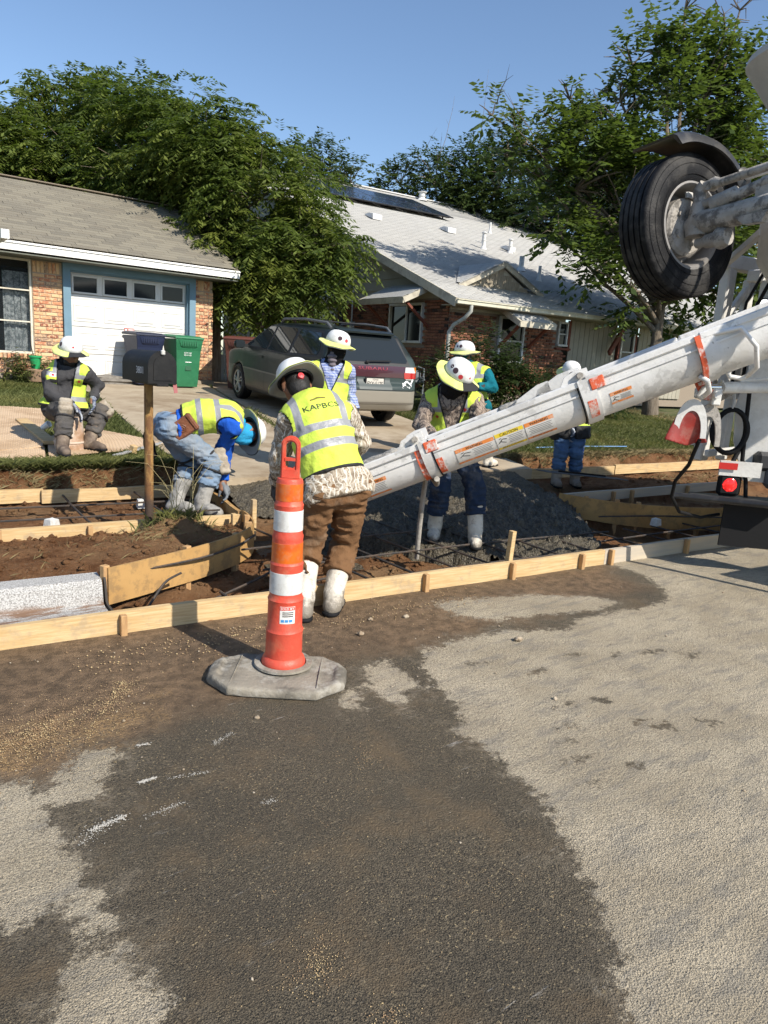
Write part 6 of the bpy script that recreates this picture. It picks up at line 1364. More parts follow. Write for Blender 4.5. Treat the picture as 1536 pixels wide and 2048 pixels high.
# warning labels
ORI = simple('label_orange', (0.72, 0.23, 0.05), 0.5, dirt=(0.6, 0.5, 0.42), dscale=30, damt=0.5); YEL = simple('label_yellow', (0.75, 0.55, 0.02), 0.5, dirt=(0.6, 0.55, 0.4), dscale=30, damt=0.4); LBW = simple('label_white', (0.66, 0.65, 0.62), 0.5, dirt=(0.5, 0.47, 0.43), dscale=20, damt=0.4)
GTX = simple('grey_ink', (0.16, 0.155, 0.15), 0.7)
def chute_label(sec, t, w, h, band, head, foot, drop, ang=0.20, pict='r', sub=True, hs=0.02):
    bv = bvh_of(sec); nrm = (CS * cos(ang * pi) - CU * sin(ang * pi)).normalized(); ex = -CA; ey = nrm.cross(ex).normalized(); ey = ey if ey.z > 0 else -ey
    o = J1 + CA * t - CU * drop + nrm * 0.18
    if ex.cross(ey).dot(nrm) < 0: ex = -ex
    L = patch('warning_label', sq(w, h), o, ex, ey, bv, LBW, sec, 0.0025, 0.02)
    patch('label_band', sq(w, h * 0.16, 0, h * 0.83), o, ex, ey, bv, band, L, 0.0035, 0.02); patch('label_band', sq(w, h * 0.12, 0, -h * (0.12 if pict == 's' else 0.55)), o, ex, ey, bv, band, L, 0.0035, 0.02)
    lettering(head, hs, o + ey * (h * 0.82), ex, ey, BTXT, L, bv, 0.0045, cell=0.03); 
    if foot: lettering(foot, hs * 0.8, o - ey * (h * (0.12 if pict == 's' else 0.56)), ex, ey, BTXT, L, bv, 0.0045, cell=0.03)
    for q in range(5):
        cx = w * (0.35 if pict != 'n' else 0.0); patch('print_line', sq(w * (0.5 if pict != 'n' else 0.8) * (1 - 0.12 * (q % 2)), h * 0.022, cx, h * (0.52 - 0.16 * q) if pict != 's' else h * (0.5 - 0.1 * q)), o, ex, ey, bv, GTX, L, 0.0035, 0.05)
    if pict != 'n':
        for (a, b) in (((-0.85, 0.1), (-0.55, 0.45)), ((-0.55, 0.45), (-0.25, 0.35)), ((-0.7, 0.25), (-0.35, 0.0)), ((-0.75, 0.5), (-0.6, 0.55))):
            A = (a[0] * w, a[1] * h); B2 = (b[0] * w, b[1] * h); dx, dy = B2[0] - A[0], B2[1] - A[1]; l = math.hypot(dx, dy); nx, ny = -dy / l * h * 0.03, dx / l * h * 0.03
            patch('pictogram_stroke', [(A[0] - nx, A[1] - ny), (B2[0] - nx, B2[1] - ny), (B2[0] + nx, B2[1] + ny), (A[0] + nx, A[1] + ny)], o, ex, ey, bv, BTXT, L, 0.004, 0.05)
chute_label(S1, 0.60, 0.075, 0.075, ORI, 'WARNING', '', 0, 0.17, 's', hs=0.02)
chute_label(S2, 1.18, 0.105, 0.085, ORI, 'WARNING', 'ADVERTENCIA', 0.01, 0.17, 'n', hs=0.028)
chute_label(S2, 1.40, 0.105, 0.085, YEL, 'CAUTION', 'PRECAUCION', 0.01, 0.17, 'r', hs=0.03)
chute_label(S2, 1.66, 0.145, 0.08, ORI, 'WARNING', '', 0.01, 0.17, 'r', hs=0.026)
chute_label(S3, 2.43, 0.085, 0.085, ORI, 'WARNING', '', 0.015, 0.17, 'n', hs=0.026)
# grab handle, lower bracket, tilt cylinder
m = MB(); m.tube([cp(-0.05, 0.02, 0.245) + CU * 0.09, cp(-0.22, 0.04, 0.285) + CU * 0.07, cp(-0.27, 0.1 * pi, 0.31), cp(-0.27, 0.3 * pi, 0.315), cp(-0.24, 0.45 * pi, 0.315), cp(-0.2, 0.46 * pi, 0.315), cp(-0.12, 0.40 * pi, 0.275), cp(-0.12, 0.40 * pi, 0.235)], 0.016, 8); m.build('grab_handle', CW, S0, 50)
m = MB(); m.tube([cp(0.08, 0.26 * pi, 0.235), cp(0.05, 0.27 * pi, 0.29), cp(0.04, 0.38 * pi, 0.33), cp(0.06, 0.5 * pi, 0.35), cp(0.1, 0.52 * pi, 0.31)], 0.018, 8); m.build('grab_handle', CW, S1, 50)
PB = cp(0.02, 0.5 * pi, 0.29)
m = MB(); m.prism([(-0.06, 0.12), (0.06, 0.12), (0.04, -0.07), (0, -0.10), (-0.04, -0.07)], PB - CS * 0.02, CA, CU, 0.04); m.build('cylinder_clevis', ORP, S0)
PC = Vector((6.05, 2.62, 1.60)); d_ = (PC - PB).normalized()
m = MB(); m.tube([PB, PB + d_ * 0.3], 0.024, 12); m.build('cylinder_rod', CHRM, TK, 40)
m = MB(); m.tube([PB + d_ * 0.17, PB + d_ * 0.19, PB + d_ * 0.20, PC], [0.038, 0.042, 0.042, 0.042], 14); m.build('cylinder_barrel', TW, TK, 40)
m = MB(); m.tube([PB + d_ * 0.18 + Vector((0, 0, .05)), PB + d_ * 0.19 + Vector((0, 0, -.05))], 0.01, 6); m.tube([PB + d_ * 0.4 + Vector((0, 0, .05)), PB + d_ * 1.0 + Vector((0, 0, .08))], 0.012, 6); m.build('hydraulic_line', TW, TK)
# folded chute-end frames with their red rubber flap, hanging from the bracket
FC = PB + Vector((-0.03, 0.03, -0.20)); fx = Vector((0.70, -0.714, 0)); fz = Vector((0, 0, 1)); fy = fz.cross(fx)
def dframe(o, w, h, th, mat, name, y0):
    bm = bmesh.new(); out = [(-w, -h)] + [(-w * cos(pi * k / 16), -h + (2 * h) * sin(pi * k / 16) ** 0.8) for k in range(17)] + [(w, -h)]; inn = [(x * 0.66, -h + (z + h) * 0.70) for x, z in out]
    ov = [bm.verts.new((x, 0, z)) for x, z in out]; iv = [bm.verts.new((x, 0, z)) for x, z in inn]
    for i in range(len(out) - 1): bm.faces.new((ov[i], ov[i + 1], iv[i + 1], iv[i]))
    ex = bmesh.ops.extrude_face_region(bm, geom=bm.faces[:])
    for q in [e for e in ex['geom'] if isinstance(e, bmesh.types.BMVert)]: q.co.y = th
    for q in bm.verts: q.co = o + fx * q.co.x + fy * (q.co.y + y0) + fz * q.co.z
    bmesh.ops.recalc_face_normals(bm, faces=bm.faces[:]); me = bpy.data.meshes.new(name); bm.to_mesh(me); bm.free(); return link(name, me, TK, mat)
fr = dframe(FC + Vector((0, 0, -0.02)) - fx * 0.03, 0.115, 0.135, 0.012, TW, 'flap_frame', -0.02)
dframe(FC + Vector((0, 0, -0.06)) + fx * 0.10, 0.10, 0.15, 0.02, GRIME, 'flap_frame', 0.03)
R3 = np.array(Matrix((fx, fy, fz)), np.float32)
V, F = surface(lambda P: np.maximum(np.maximum(np.abs(P[:, 1] - 0.045 * np.sin(P[:, 0] * 16 + 0.6) * np.clip(-P[:, 2] * 5, 0, 1)) - 0.008, P[:, 2] - 0.10 + 9 * P[:, 0] ** 2), np.maximum(-P[:, 2] - 0.20 + 0.25 * np.abs(P[:, 0]), np.abs(P[:, 0] + 0.02) - 0.085 - np.clip(-P[:, 2], 0, 0.2) * 0.45)), (-0.22, -0.09, -0.24), (0.2, 0.09, 0.14), 0.008)
link('rubber_flap', mesh_np('rubber_flap', V @ R3 + np.array(FC + Vector((0, 0, -0.02)) - fx * 0.03 - fy * 0.002), F, True), TK, REDR)
m = MB(); m.bar(PB, FC + Vector((0, 0, 0.12)), 0.05, 0.05, ch=0.01); m.bar(PB + fx * 0.08, FC + Vector((0, 0, 0.08)) + fx * 0.12, 0.03, 0.06, ch=0.008); m.lathe([(0, -0.05), (0.022, -0.05), (0.022, 0.05), (0, 0.05)], 12, PB + fx * 0.07 - fz * 0.05, fy); m.build('flap_hanger', TW, TK)
m = MB(); m.tube([FC + fx * 0.05 - fz * 0.17, Vector((5.0, 2.80, 1.0)), Vector((5.42, 3.13, 0.80)), Vector((5.47, 3.17, 0.66)), Vector((5.62, 3.17, 0.52)), Vector((5.88, 3.12, 0.46)), Vector((6.15, 3.10, 0.47))], 0.015, 8); m.build('air_hose', BLKR, TK, 60)
# raised booster wheel
WN = Vector((-0.13, -0.985, 0.10)).normalized(); WC = Vector((5.22, 3.165, 2.735)); W0 = WC - WN * 0.14
ty = [(0.30, 0.115), (0.33, 0.135), (0.40, 0.147), (0.46, 0.142), (0.497, 0.128), (0.512, 0.118), (0.516, 0.108)]
gro = []
for k in range(4): y = 0.075 - k * 0.05; gro += [(0.519, y + 0.007), (0.507, y + 0.005), (0.507, y - 0.005), (0.519, y - 0.007)]
prof = ty + gro + [(r, -h) for r, h in ty[::-1]]
t = NT('truck_tyre'); v = t.coord('Object'); c = t.mix(t.step(t.noise(v, 5, 5, 0.7), 0.45, 0.62), (0.005, 0.005, 0.006), (0.035, 0.033, 0.031)); t.base(c); t.p.inputs['Specular IOR Level'].default_value = 0.25; t.rough(0.62); t.bump(t.noise(v, 90, 3, 0.6), 0.003); TYRE = t.m
m = MB(); m.lathe(prof, 72, W0, WN, closed=True); WH = m.build('booster_wheel', TYRE, TK, 35)
for r_ in (0.355, 0.43, 0.478): m = MB(); m.lathe([(r_, 0.1475 - (r_ - 0.4) ** 2 * 2.2), (r_ + 0.003, 0.151 - (r_ - 0.4) ** 2 * 2.2), (r_ + 0.006, 0.1475 - (r_ - 0.4) ** 2 * 2.2)], 64, W0, WN, closed=True); m.build('sidewall_ring', TYRE, WH)
m = MB(); m.lathe([(0.308, 0.12), (0.315, 0.125), (0.30, 0.128), (0.285, 0.11), (0.275, 0.03), (0.26, -0.06), (0.17, -0.08), (0.0, -0.08)], 48, W0, WN); m.build('rim', simple('rim_grey', (0.22, 0.21, 0.20), 0.55, dirt=(0.15, 0.13, 0.11), dscale=8, damt=0.7), WH, 40)
m = MB(); m.lathe([(0.21, -0.04), (0.21, 0.06), (0.19, 0.08), (0.06, 0.085), (0.0, 0.085)], 40, W0, WN); m.build('brake_drum', GRIME, WH, 40)
wu = (Vector((0, 0, 1)) - WN * WN.z).normalized(); wx = wu.cross(WN).normalized()
m = MB(); m.lathe([(0.205, 0.082), (0.245, 0.082), (0.245, 0.094), (0.205, 0.094)], 18, W0, WN, closed=True, arc=(pi * 0.62, pi * 1.32)); m.build('dust_shield', TW, WH, 40)
m = MB(); B0 = W0 + WN * 0.17; m.tube([B0 - WN * 0.08, B0, B0 + WN * 0.04], [0.06, 0.085, 0.09], 14); m.tube([B0 - wu * 0.09, B0 - wu * 0.03, B0 + wu * 0.12, B0 + wu * 0.16, B0 + wu * 0.24], [0.085, 0.09, 0.06, 0.045, 0.05], 12); m.tube([B0 + wu * 0.22 - WN * 0.02, B0 + wu * 0.27 + WN * 0.04], 0.045, 10); m.build('steering_knuckle', GRIME, TK, 50)
m = MB(); m.tube([B0 + WN * 0.03, B0 + WN * 0.12, B0 + WN * 0.14, B0 + WN * 1.9], [0.085, 0.088, 0.082, 0.08], 18); m.build('axle_beam', GRIME, TK, 50)
m = MB(); a = B0 + wu * 0.25 + WN * 0.03; m.tube([a, a + WN * 0.10 + wu * 0.01, a + WN * 0.14, a + WN * 1.9 + wu * 0.04], [0.035, 0.042, 0.03, 0.03], 12); m.tube([a + WN * 0.06 - wx * 0.03, a + WN * 0.06 + wx * 0.04], 0.036, 10); m.build('tie_rod', GRIME, TK, 50)
m = MB(); a = B0 + wu * 0.13 + WN * 0.02; m.tube([a, a + WN * 0.12], 0.035, 10); m.tube([a + WN * 0.10 - wu * 0.02, a + WN * 0.28 + wu * 0.01, a + WN * 0.30, a + WN * 0.50 + wu * 0.03], [0.06, 0.055, 0.04, 0.036], 12); m.tube([a + WN * 0.48 + wu * 0.03, a + WN * 0.58 + wu * 0.035], 0.042, 12); m.build('steering_damper', GRIME, TK, 50)
m = MB(); a = B0 + WN * 0.46; m.prism([(0, 0.05), (0.12, 0.05), (0.12, 0.12), (0.06, 0.17), (0, 0.17)], a - wx * 0.01, WN, wu, 0.02); m.prism([(-0.10, -0.05), (0.14, -0.05), (0.10, -0.12), (-0.03, -0.11)], a - wx * 0.03, WN, wu, 0.06); m.build('axle_bracket', GRIME, TK)
m = MB(); a = B0 - wu * 0.14; m.tube([a + WN * 0.0, a + WN * 0.06, a + WN * 0.08, a + WN * 0.18], [0.035, 0.035, 0.05, 0.055], 12); m.tube([a + WN * 0.18, a + WN * 0.2, a + WN * 0.26], [0.075, 0.08, 0.06], 14); m.build('brake_chamber', GRIME, TK, 50)
m = MB(); m.lathe([(0.50, 0.175), (0.585, 0.16), (0.597, 0.14), (0.597, -0.16), (0.588, -0.18), (0.578, -0.16), (0.578, 0.13), (0.50, 0.16)], 20, W0, WN, closed=True, arc=(0, 1))
m = MB(); ang = lambda k: radians(58 + 92 * k / 20); ring_ = [(0.535, 0.235), (0.595, 0.215), (0.615, 0.185), (0.615, -0.17), (0.59, -0.18), (0.60, -0.165), (0.60, 0.175), (0.535, 0.215)]
for k in range(21):
    a = ang(k); dirv = wx * -cos(a) + wu * sin(a); flat = 1.0 + 0.07 * max(0, (6 - k) / 6) ; m.v += [tuple(W0 + dirv * (r * flat) + WN * h) for r, h in ring_]
m.f = [(k * 8 + j, k * 8 + (j + 1) % 8, k * 8 + 8 + (j + 1) % 8, k * 8 + 8 + j) for k in range(20) for j in range(8)] + [tuple(range(8)), tuple(range(160, 168))[::-1]]; m.mi = [0] * len(m.f); FD = m.build('fender', BLKP, TK, 40)
m = MB(); a = W0 + wx * cos(radians(42)) * 0.56 + wu * sin(radians(42)) * 0.56 + WN * 0.13; m.tube([a, a + WN * 0.10, a + WN * 0.12], [0.07, 0.085, 0.05], 16); m.build('fender_boot', BLKP, FD, 40)
m = MB(); m.tube([a, a + WN * 1.7 + wu * 0.02], 0.02, 8); m.build('fender_arm', TW, TK, 40)
# rear frame: posts, swept arm, panels (left rear corner of the truck)
m = MB(); m.bar((6.28, 3.42, 0.9), (6.28, 3.42, 2.62), 0.09, 0.13, up=(1, 0, 0), ch=0.012); m.build('frame_post', TW, TK)
m = MB(); m.bar((6.58, 3.38, 0.9), (6.58, 3.38, 2.5), 0.07, 0.10, up=(1, 0, 0), ch=0.01); m.build('frame_post', TW, TK)
m = MB(); m.bar((6.15, 3.45, 2.62), (6.95, 3.30, 2.62), 0.12, 0.12, ch=0.01); m.box((6.33, 3.20, 2.5), (0.1, 0.12, 0.1), ch=0.01); m.build('cross_member', TW, TK)
arm = [Vector((5.62, 2.78, 2.98)), Vector((5.60, 2.77, 2.75)), Vector((5.62, 2.76, 2.50)), Vector((5.72, 2.66, 2.32)), Vector((5.95, 2.45, 2.20)), Vector((6.4, 2.05, 2.12))]
m = MB()
for i in range(len(arm)):
    t_ = (arm[min(i + 1, 5)] - arm[max(i - 1, 0)]).normalized(); sd_ = Vector((0.75, -0.66, 0)); nn = t_.cross(sd_).normalized(); w = 0.10
    m.v += [tuple(arm[i] + sd_ * a * 0.055 + nn * b * w) for a, b in ((-1, -1), (1, -1), (1, 1), (-1, 1))]
m.f = [(i * 4 + k, i * 4 + (k + 1) % 4, i * 4 + 4 + (k + 1) % 4, i * 4 + 4 + k) for i in range(5) for k in range(4)] + [(0, 1, 2, 3), (23, 22, 21, 20)]; m.mi = [0] * len(m.f); m.build('lift_arm', TW, TK, 50)
for k in range(4):
    m = MB(); o = Vector((0.07 + k * 0.022, -0.075 - k * 0.02, -0.01)); m.tube([p + o + Vector((0, 0, 0.05)) for p in arm], 0.011, 6); m.build('hydraulic_line', BLKR if k % 2 else WINW, TK, 60)
m = MB(); m.lathe([(0.0, 0.55), (0.3, 0.5), (0.36, 0.3), (0.34, -0.2), (0.2, -0.4), (0, -0.45)], 28, (6.0, 2.30, 2.55), (0.2, 0.1, 1)); m.build('water_tank', TW, TK, 50)
t = NT('lit_lens'); t.base((0.9, 0.9, 0.9)); t.set(t.p.inputs['Emission Color'], (1, 1, 0.97)); t.p.inputs['Emission Strength'].default_value = 1.4; LIT = t.m
m = MB(); m.box((6.35, 3.02, 2.22), (0.04, 0.28, 0.5), ch=0.008); m.build('light_bracket', TW, TK)
m = MB(); m.lathe([(0, 0.035), (0.06, 0.03), (0.065, -0.02), (0.0, -0.03)], 20, (6.27, 3.07, 2.25), (-0.8, -0.55, 0)); wl_ = m.build('work_lamp', BLKP, TK, 40)
m = MB(); m.lathe([(0, 0.042), (0.047, 0.037), (0.05, 0.03)], 20, (6.27, 3.07, 2.25), (-0.8, -0.55, 0)); m.build('lens', LIT, wl_, 40)
pz = [(6.12, 3.00), (6.42, 2.62)]
m = MB(); m.prism([(0, 0.62), (0.42, 0.62), (0.42, -0.62), (0.10, -0.62), (-0.02, -0.30), (-0.05, 0.0), (0.0, 0.3)], (6.10, 3.03, 1.42), (0.62, -0.78, 0), (0, 0, 1), 0.04); m.build('rear_panel', TW, TK)
m = MB(); m.bar((5.95, 3.38, 1.50), (6.32, 2.86, 1.53), 0.05, 0.09, ch=0.01); m.build('cross_member', TW, TK)
m = MB(); m.prism([(-0.06, -0.05), (0.08, -0.04), (0.20, 0.05), (0.18, 0.09), (-0.03, 0.05), (-0.08, 0.02)], (5.72, 3.10, 1.50), (0.5, -0.87, 0), (0, 0, 1), 0.03); m.build('chute_catch', GRIME, TK)
# ladder-like lower bars behind the chute
for x, y in ((6.05, 3.36), (6.22, 3.28), (6.48, 3.22)): m = MB(); m.bar((x, y, 1.48), (x, y, 2.1), 0.05, 0.09, up=(0.6, -0.8, 0), ch=0.008); m.build('frame_post', TW, TK)
# hose coil on its hook
HC = thing('hose_coil', 'black rubber hose coiled on a hook at the truck corner', 'hose', (5.95, 3.02, 1.2))
m = MB()
for k in range(5):
    m.tube([Vector((5.95, 3.02, 1.21)) + Vector((0.72, -0.69, 0)) * ((0.125 + 0.012 * (k % 3)) * cos(2 * pi * i / 28)) + Vector((0, 0, (0.175 + 0.012 * (k % 2)) * sin(2 * pi * i / 28))) + Vector((0.69, 0.72, 0)) * (0.012 * (k - 2)) for i in range(29)], 0.014, 8, False)
m.build('hose_loops', BLKR, HC, 60)
m = MB(); m.tube([(5.95, 3.03, 1.52), (5.95, 3.02, 1.44), (5.93, 3.02, 1.40), (5.96, 3.0, 1.375), (6.0, 2.98, 1.40)], 0.012, 8); m.build('hook', WINW, HC, 60)
m = MB(); m.tube([(6.03, 2.95, 1.55), (6.05, 2.94, 1.2), (6.06, 2.93, 0.98), (6.12, 2.90, 0.8), (6.14, 2.88, 0.6)], 0.018, 8); m.tube([(6.06, 2.96, 1.1), (6.0, 2.98, 0.95), (5.97, 2.98, 0.9)], 0.02, 8); m.build('hose_tail', BLKR, HC, 60)
# tape plate, tail lamp, bumper bar, mud flap
m = MB(); m.box((6.03, 2.92, 0.905), (0.33, 0.02, 0.125), Matrix.Rotation(-0.80, 3, 'Z')); tp = m.build('tape_plate', TW, TK)
m = MB(); m.box((5.945, 2.985, 0.925), (0.15, 0.004, 0.055), Matrix.Rotation(-0.80, 3, 'Z')); m.v = [tuple(Vector(p) + Vector((-0.0080, -0.0083, 0))) for p in m.v]; m.build('red_tape', simple('red_tape', (0.5, 0.02, 0.015), 0.35), tp)
m = MB(); m.box((6.0, 2.98, 0.76), (0.19, 0.05, 0.19), Matrix.Rotation(-0.80, 3, 'Z'), 0.03); LB_ = m.build('lamp_housing', BLKR, TK)
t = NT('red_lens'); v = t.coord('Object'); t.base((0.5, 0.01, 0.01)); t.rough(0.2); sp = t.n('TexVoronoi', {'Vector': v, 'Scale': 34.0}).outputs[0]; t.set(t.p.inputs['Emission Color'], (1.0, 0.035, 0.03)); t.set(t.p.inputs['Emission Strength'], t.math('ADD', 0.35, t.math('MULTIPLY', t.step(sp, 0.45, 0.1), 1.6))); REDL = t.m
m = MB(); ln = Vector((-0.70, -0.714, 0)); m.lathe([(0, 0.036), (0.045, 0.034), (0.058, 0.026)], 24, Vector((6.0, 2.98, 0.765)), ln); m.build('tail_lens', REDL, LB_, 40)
m = MB(); m.tube([(5.54, 3.20, 0.655), (5.57, 3.16, 0.662), (5.78, 2.50, 0.695), (6.0, 1.6, 0.70)], 0.028, 12); m.build('bumper_bar', BLKP, TK, 50)
m = MB(); m.bar((5.80, 3.18, 0.645), (6.3, 2.6, 0.66), 0.30, 0.02); m.build('bumper_step', BLKP, TK)
m = MB(); m.bar((5.98, 2.98, 0.45), (6.5, 2.45, 0.45), 0.02, 0.42); m.build('mud_flap', BLKR, TK)
m = MB(); m.box((6.30, 2.72, 0.86), (0.22, 0.22, 0.22), Matrix.Rotation(-0.7, 3, 'Z'), 0.05); m.build('air_tank', simple('blue_grey_tank', (0.10, 0.12, 0.15), 0.6), TK)
# plumbing, brackets and a dark backing plate for the shaded inside of the rear pedestal
for k in range(6):
    x = 6.02 + 0.07 * k; m = MB(); m.tube([(x, 3.1 - 0.05 * k, 1.5), (x + 0.03, 3.12 - 0.05 * k, 1.9), (x - 0.02, 3.08 - 0.06 * k, 2.25), (x + 0.1, 2.95 - 0.05 * k, 2.7), (x + 0.3, 2.7, 3.0)], 0.012 + 0.003 * (k % 2), 6); m.build('hydraulic_line', BLKR, TK, 60)
for (c, sz) in (((6.45, 3.0, 1.75), (0.25, 0.2, 0.3)), ((6.7, 2.9, 2.3), (0.3, 0.3, 0.35)), ((6.55, 2.9, 2.85), (0.3, 0.25, 0.2)), ((6.25, 2.85, 0.98), (0.2, 0.2, 0.16))):
    m = MB(); m.box(c, sz, Matrix.Rotation(-0.6, 3, 'Z'), 0.03); m.build('valve_block', GRIME if c[2] > 2 else BLKP, TK)
for (a, b) in (((6.1, 3.4, 2.55), (5.62, 2.85, 2.72)), ((6.28, 3.42, 2.1), (6.58, 3.38, 2.45)), ((6.3, 3.4, 1.6), (6.6, 3.36, 2.0)), ((6.15, 3.3, 0.98), (6.6, 3.2, 1.02))):
    m = MB(); m.bar(a, b, 0.05, 0.06, ch=0.008); m.build('brace', TW, TK)
m = MB(); m.box((6.95, 2.75, 1.9), (0.05, 1.3, 1.9), Matrix.Rotation(-0.09, 3, 'Z')); m.build('dark_backing', BLKP, TK)  # black plate added so the depth behind the frame looks dark
for i in range(5):
    m = MB(); a = 2 * pi * i / 5; m.lathe([(0, 0.10), (0.016, 0.10), (0.016, 0.06)], 8, W0 + (wx * cos(a) + wu * sin(a)) * 0.13, WN); m.build('stud', GRIME, WH)
# out-of-frame bulk of the truck, drum raised and enlarged for the shade it casts
def wheel(c, ax_, r=0.52, w=0.3, parent=TK):
    m = MB(); m.lathe([(0.3, w / 2), (r - 0.06, w / 2 + 0.01), (r - 0.01, w / 2 - 0.02), (r, 0), (r - 0.01, -w / 2 + 0.02), (r - 0.06, -w / 2 - 0.01), (0.3, -w / 2)], 40, c, ax_, closed=True); q = m.build('road_wheel', TYRE, parent, 40)
    m = MB(); m.lathe([(0.31, w / 2), (0.3, w / 2 - 0.02), (0.12, w / 2 - 0.1), (0.1, w / 2 - 0.04), (0, w / 2 - 0.04)], 30, c, ax_); m.build('rim', WINW, q, 40)
for x in (8.3, 9.7, 13.6):
    for y in (3.0, 1.0): wheel((x, y - 0.09 * (x - 6), 0.52), (0.09, 0.996, 0) if y > 2 else (-0.09, -0.996, 0))
for y in (2.5, 1.6): m = MB(); m.bar((6.2, y, 0.95), (14, y - 0.7, 0.95), 0.09, 0.28); m.build('chassis_rail', BLKP, TK)
m = MB(); m.lathe([(0.0, -2.0), (0.62, -1.95), (0.68, -1.7), (1.12, -0.5), (1.2, 0.2), (1.05, 1.0), (0.7, 1.4), (0, 1.45)], 36, (8.75, 1.95, 2.58), (1, -0.09, -0.18)); m.build('mixer_drum', TW, TK, 45)
HOPM = simple('hopper_beige', (0.50, 0.47, 0.42), 0.7, c2=(0.42, 0.39, 0.35), scale=4, bump=0.004)
m = MB(); m.lathe([(0.62, 0.55), (0.60, 0.5), (0.30, -0.1), (0.24, -0.45), (0.27, -0.45), (0.34, -0.1), (0.64, 0.5)], 28, (6.25, 2.72, 3.60), (-0.15, 0.1, 1), closed=True); m.build('charge_hopper', HOPM, TK, 45)
m = MB(); m.bar((6.45, 3.0, 2.6), (6.45, 2.95, 3.4), 0.06, 0.06, ch=0.006); m.bar((6.2, 3.05, 3.05), (6.9, 2.9, 3.1), 0.05, 0.05); m.build('hopper_stay', TW, TK)
m = MB(); m.box((13.4, 1.3, 1.65), (1.6, 2.2, 1.5), Matrix.Rotation(-0.09, 3, 'Z'), 0.12); m.build('cab', TW, TK)

# =================================================================== PARKED WAGON (x forward, y left)
CAR = thing('station_wagon', 'dark green station wagon with roof rails parked on the drive', 'car', (6.86, 11.24, 0.655), radians(84.2), local=True)
CAR.rotation_euler = (radians(0), radians(-2.9), radians(84.2))
t = NT('car_paint'); v = t.coord('Object'); z_ = t.sep(v)[2]; x_c = t.sep(v)[0]
up_ = (0.013, 0.018, 0.017); low = (0.07, 0.064, 0.052)
c = t.mix(t.step(z_, 0.615, 0.61), up_, low); rear = t.step(x_c, -2.1, -2.16); c = t.mix(t.math('MULTIPLY', rear, t.step(z_, 0.615, 0.61)), c, (0.26, 0.24, 0.20))  # sunlight on the rear bumper put into its colour, shaded side cladding darker
c = t.mix(t.math('MULTIPLY', rear, t.step(z_, 0.60, 0.605)), c, (0.038, 0.055, 0.053))
c = t.mix(t.math('MULTIPLY', t.step(t.noise(v, 3, 5, 0.7), 0.5, 0.75), 0.12), c, (0.20, 0.17, 0.13))
t.base(c); t.rough(t.math('ADD', 0.28, t.math('MULTIPLY', t.noise(v, 5), 0.2))); t.p.inputs['Metallic'].default_value = 0.0; t.p.inputs['Coat Weight'].default_value = 0.12; t.p.inputs['Coat Roughness'].default_value = 0.1; t.p.inputs['Specular IOR Level'].default_value = 0.22; PAINT = t.m
SIDEP = [(-2.28, 0.30), (-2.37, 0.42), (-2.385, 0.60), (-2.36, 0.68), (-2.27, 0.71), (-2.25, 0.95), (-2.22, 1.0), (-1.93, 1.40), (-1.80, 1.46), (-0.7, 1.50), (0.1, 1.455), (0.35, 1.40), (1.10, 0.985), (1.6, 0.92), (2.12, 0.80), (2.30, 0.66), (2.36, 0.45), (2.28, 0.25), (1.7, 0.2), (-1.8, 0.22)]
CROSS = [(0, 0.18), (0.78, 0.18), (0.85, 0.30), (0.872, 0.45), (0.868, 0.60), (0.855, 0.64), (0.86, 0.85), (0.835, 0.97), (0.62, 1.42), (0.54, 1.48), (0, 1.52)]
CROSS = CROSS + [(-y, z) for y, z in CROSS[-2:0:-1]]
PLAN = [(-2.385, 0.4), (-2.36, 0.62), (-2.26, 0.78), (-2.05, 0.85), (-1.4, 0.875), (1.0, 0.875), (1.85, 0.83), (2.2, 0.70), (2.33, 0.45), (2.37, 0.2)]
PLAN = PLAN + [(x, -y) for x, y in PLAN[::-1]]
def car_sdf(P):
    d = smax(poly_sd(P[:, 0], P[:, 2], SIDEP), poly_sd(P[:, 1], P[:, 2], CROSS), 0.05); d = smax(d, poly_sd(P[:, 0], P[:, 1], PLAN), 0.06)
    for xw in (-1.38, 1.27):
        w = np.maximum(np.hypot(P[:, 0] - xw, P[:, 2] - 0.31) - 0.355, 0.58 - np.abs(P[:, 1])); d = smax(d, -w, 0.012)
    return d
V, F = surface(car_sdf, (-2.46, -0.94, 0.12), (2.44, 0.94, 1.58), 0.03)
body = link('body', mesh_np('body', V, F, True), CAR, PAINT); bv = bvh_of(body)
t = NT('car_glass'); t.base((0.02, 0.025, 0.028)); t.rough(0.04); t.p.inputs['Specular IOR Level'].default_value = 0.45; CGL = t.m
TRB = simple('trim_black', (0.012, 0.012, 0.013), 0.5)
def sidepatch(name, poly, side, mat, parent=CAR, off=0.004, cell=0.06):
    ex = (-1, 0, 0) if side > 0 else (1, 0, 0); pl = [(-x, z) if side > 0 else (x, z) for x, z in poly]
    return patch(name, pl, (0, side * 1.0, 0), ex, (0, 0, 1), bv, mat, parent, off, cell)
WINS = [[(0.92, 1.015), (0.28, 1.375), (0.02, 1.395), (0.02, 1.005)], [(-0.06, 1.005), (-0.06, 1.397), (-0.78, 1.402), (-0.86, 1.36), (-0.86, 1.01), (-0.8, 1.0)], [(-0.96, 1.02), (-0.96, 1.395), (-1.72, 1.375), (-1.92, 1.12), (-1.88, 1.05)]]
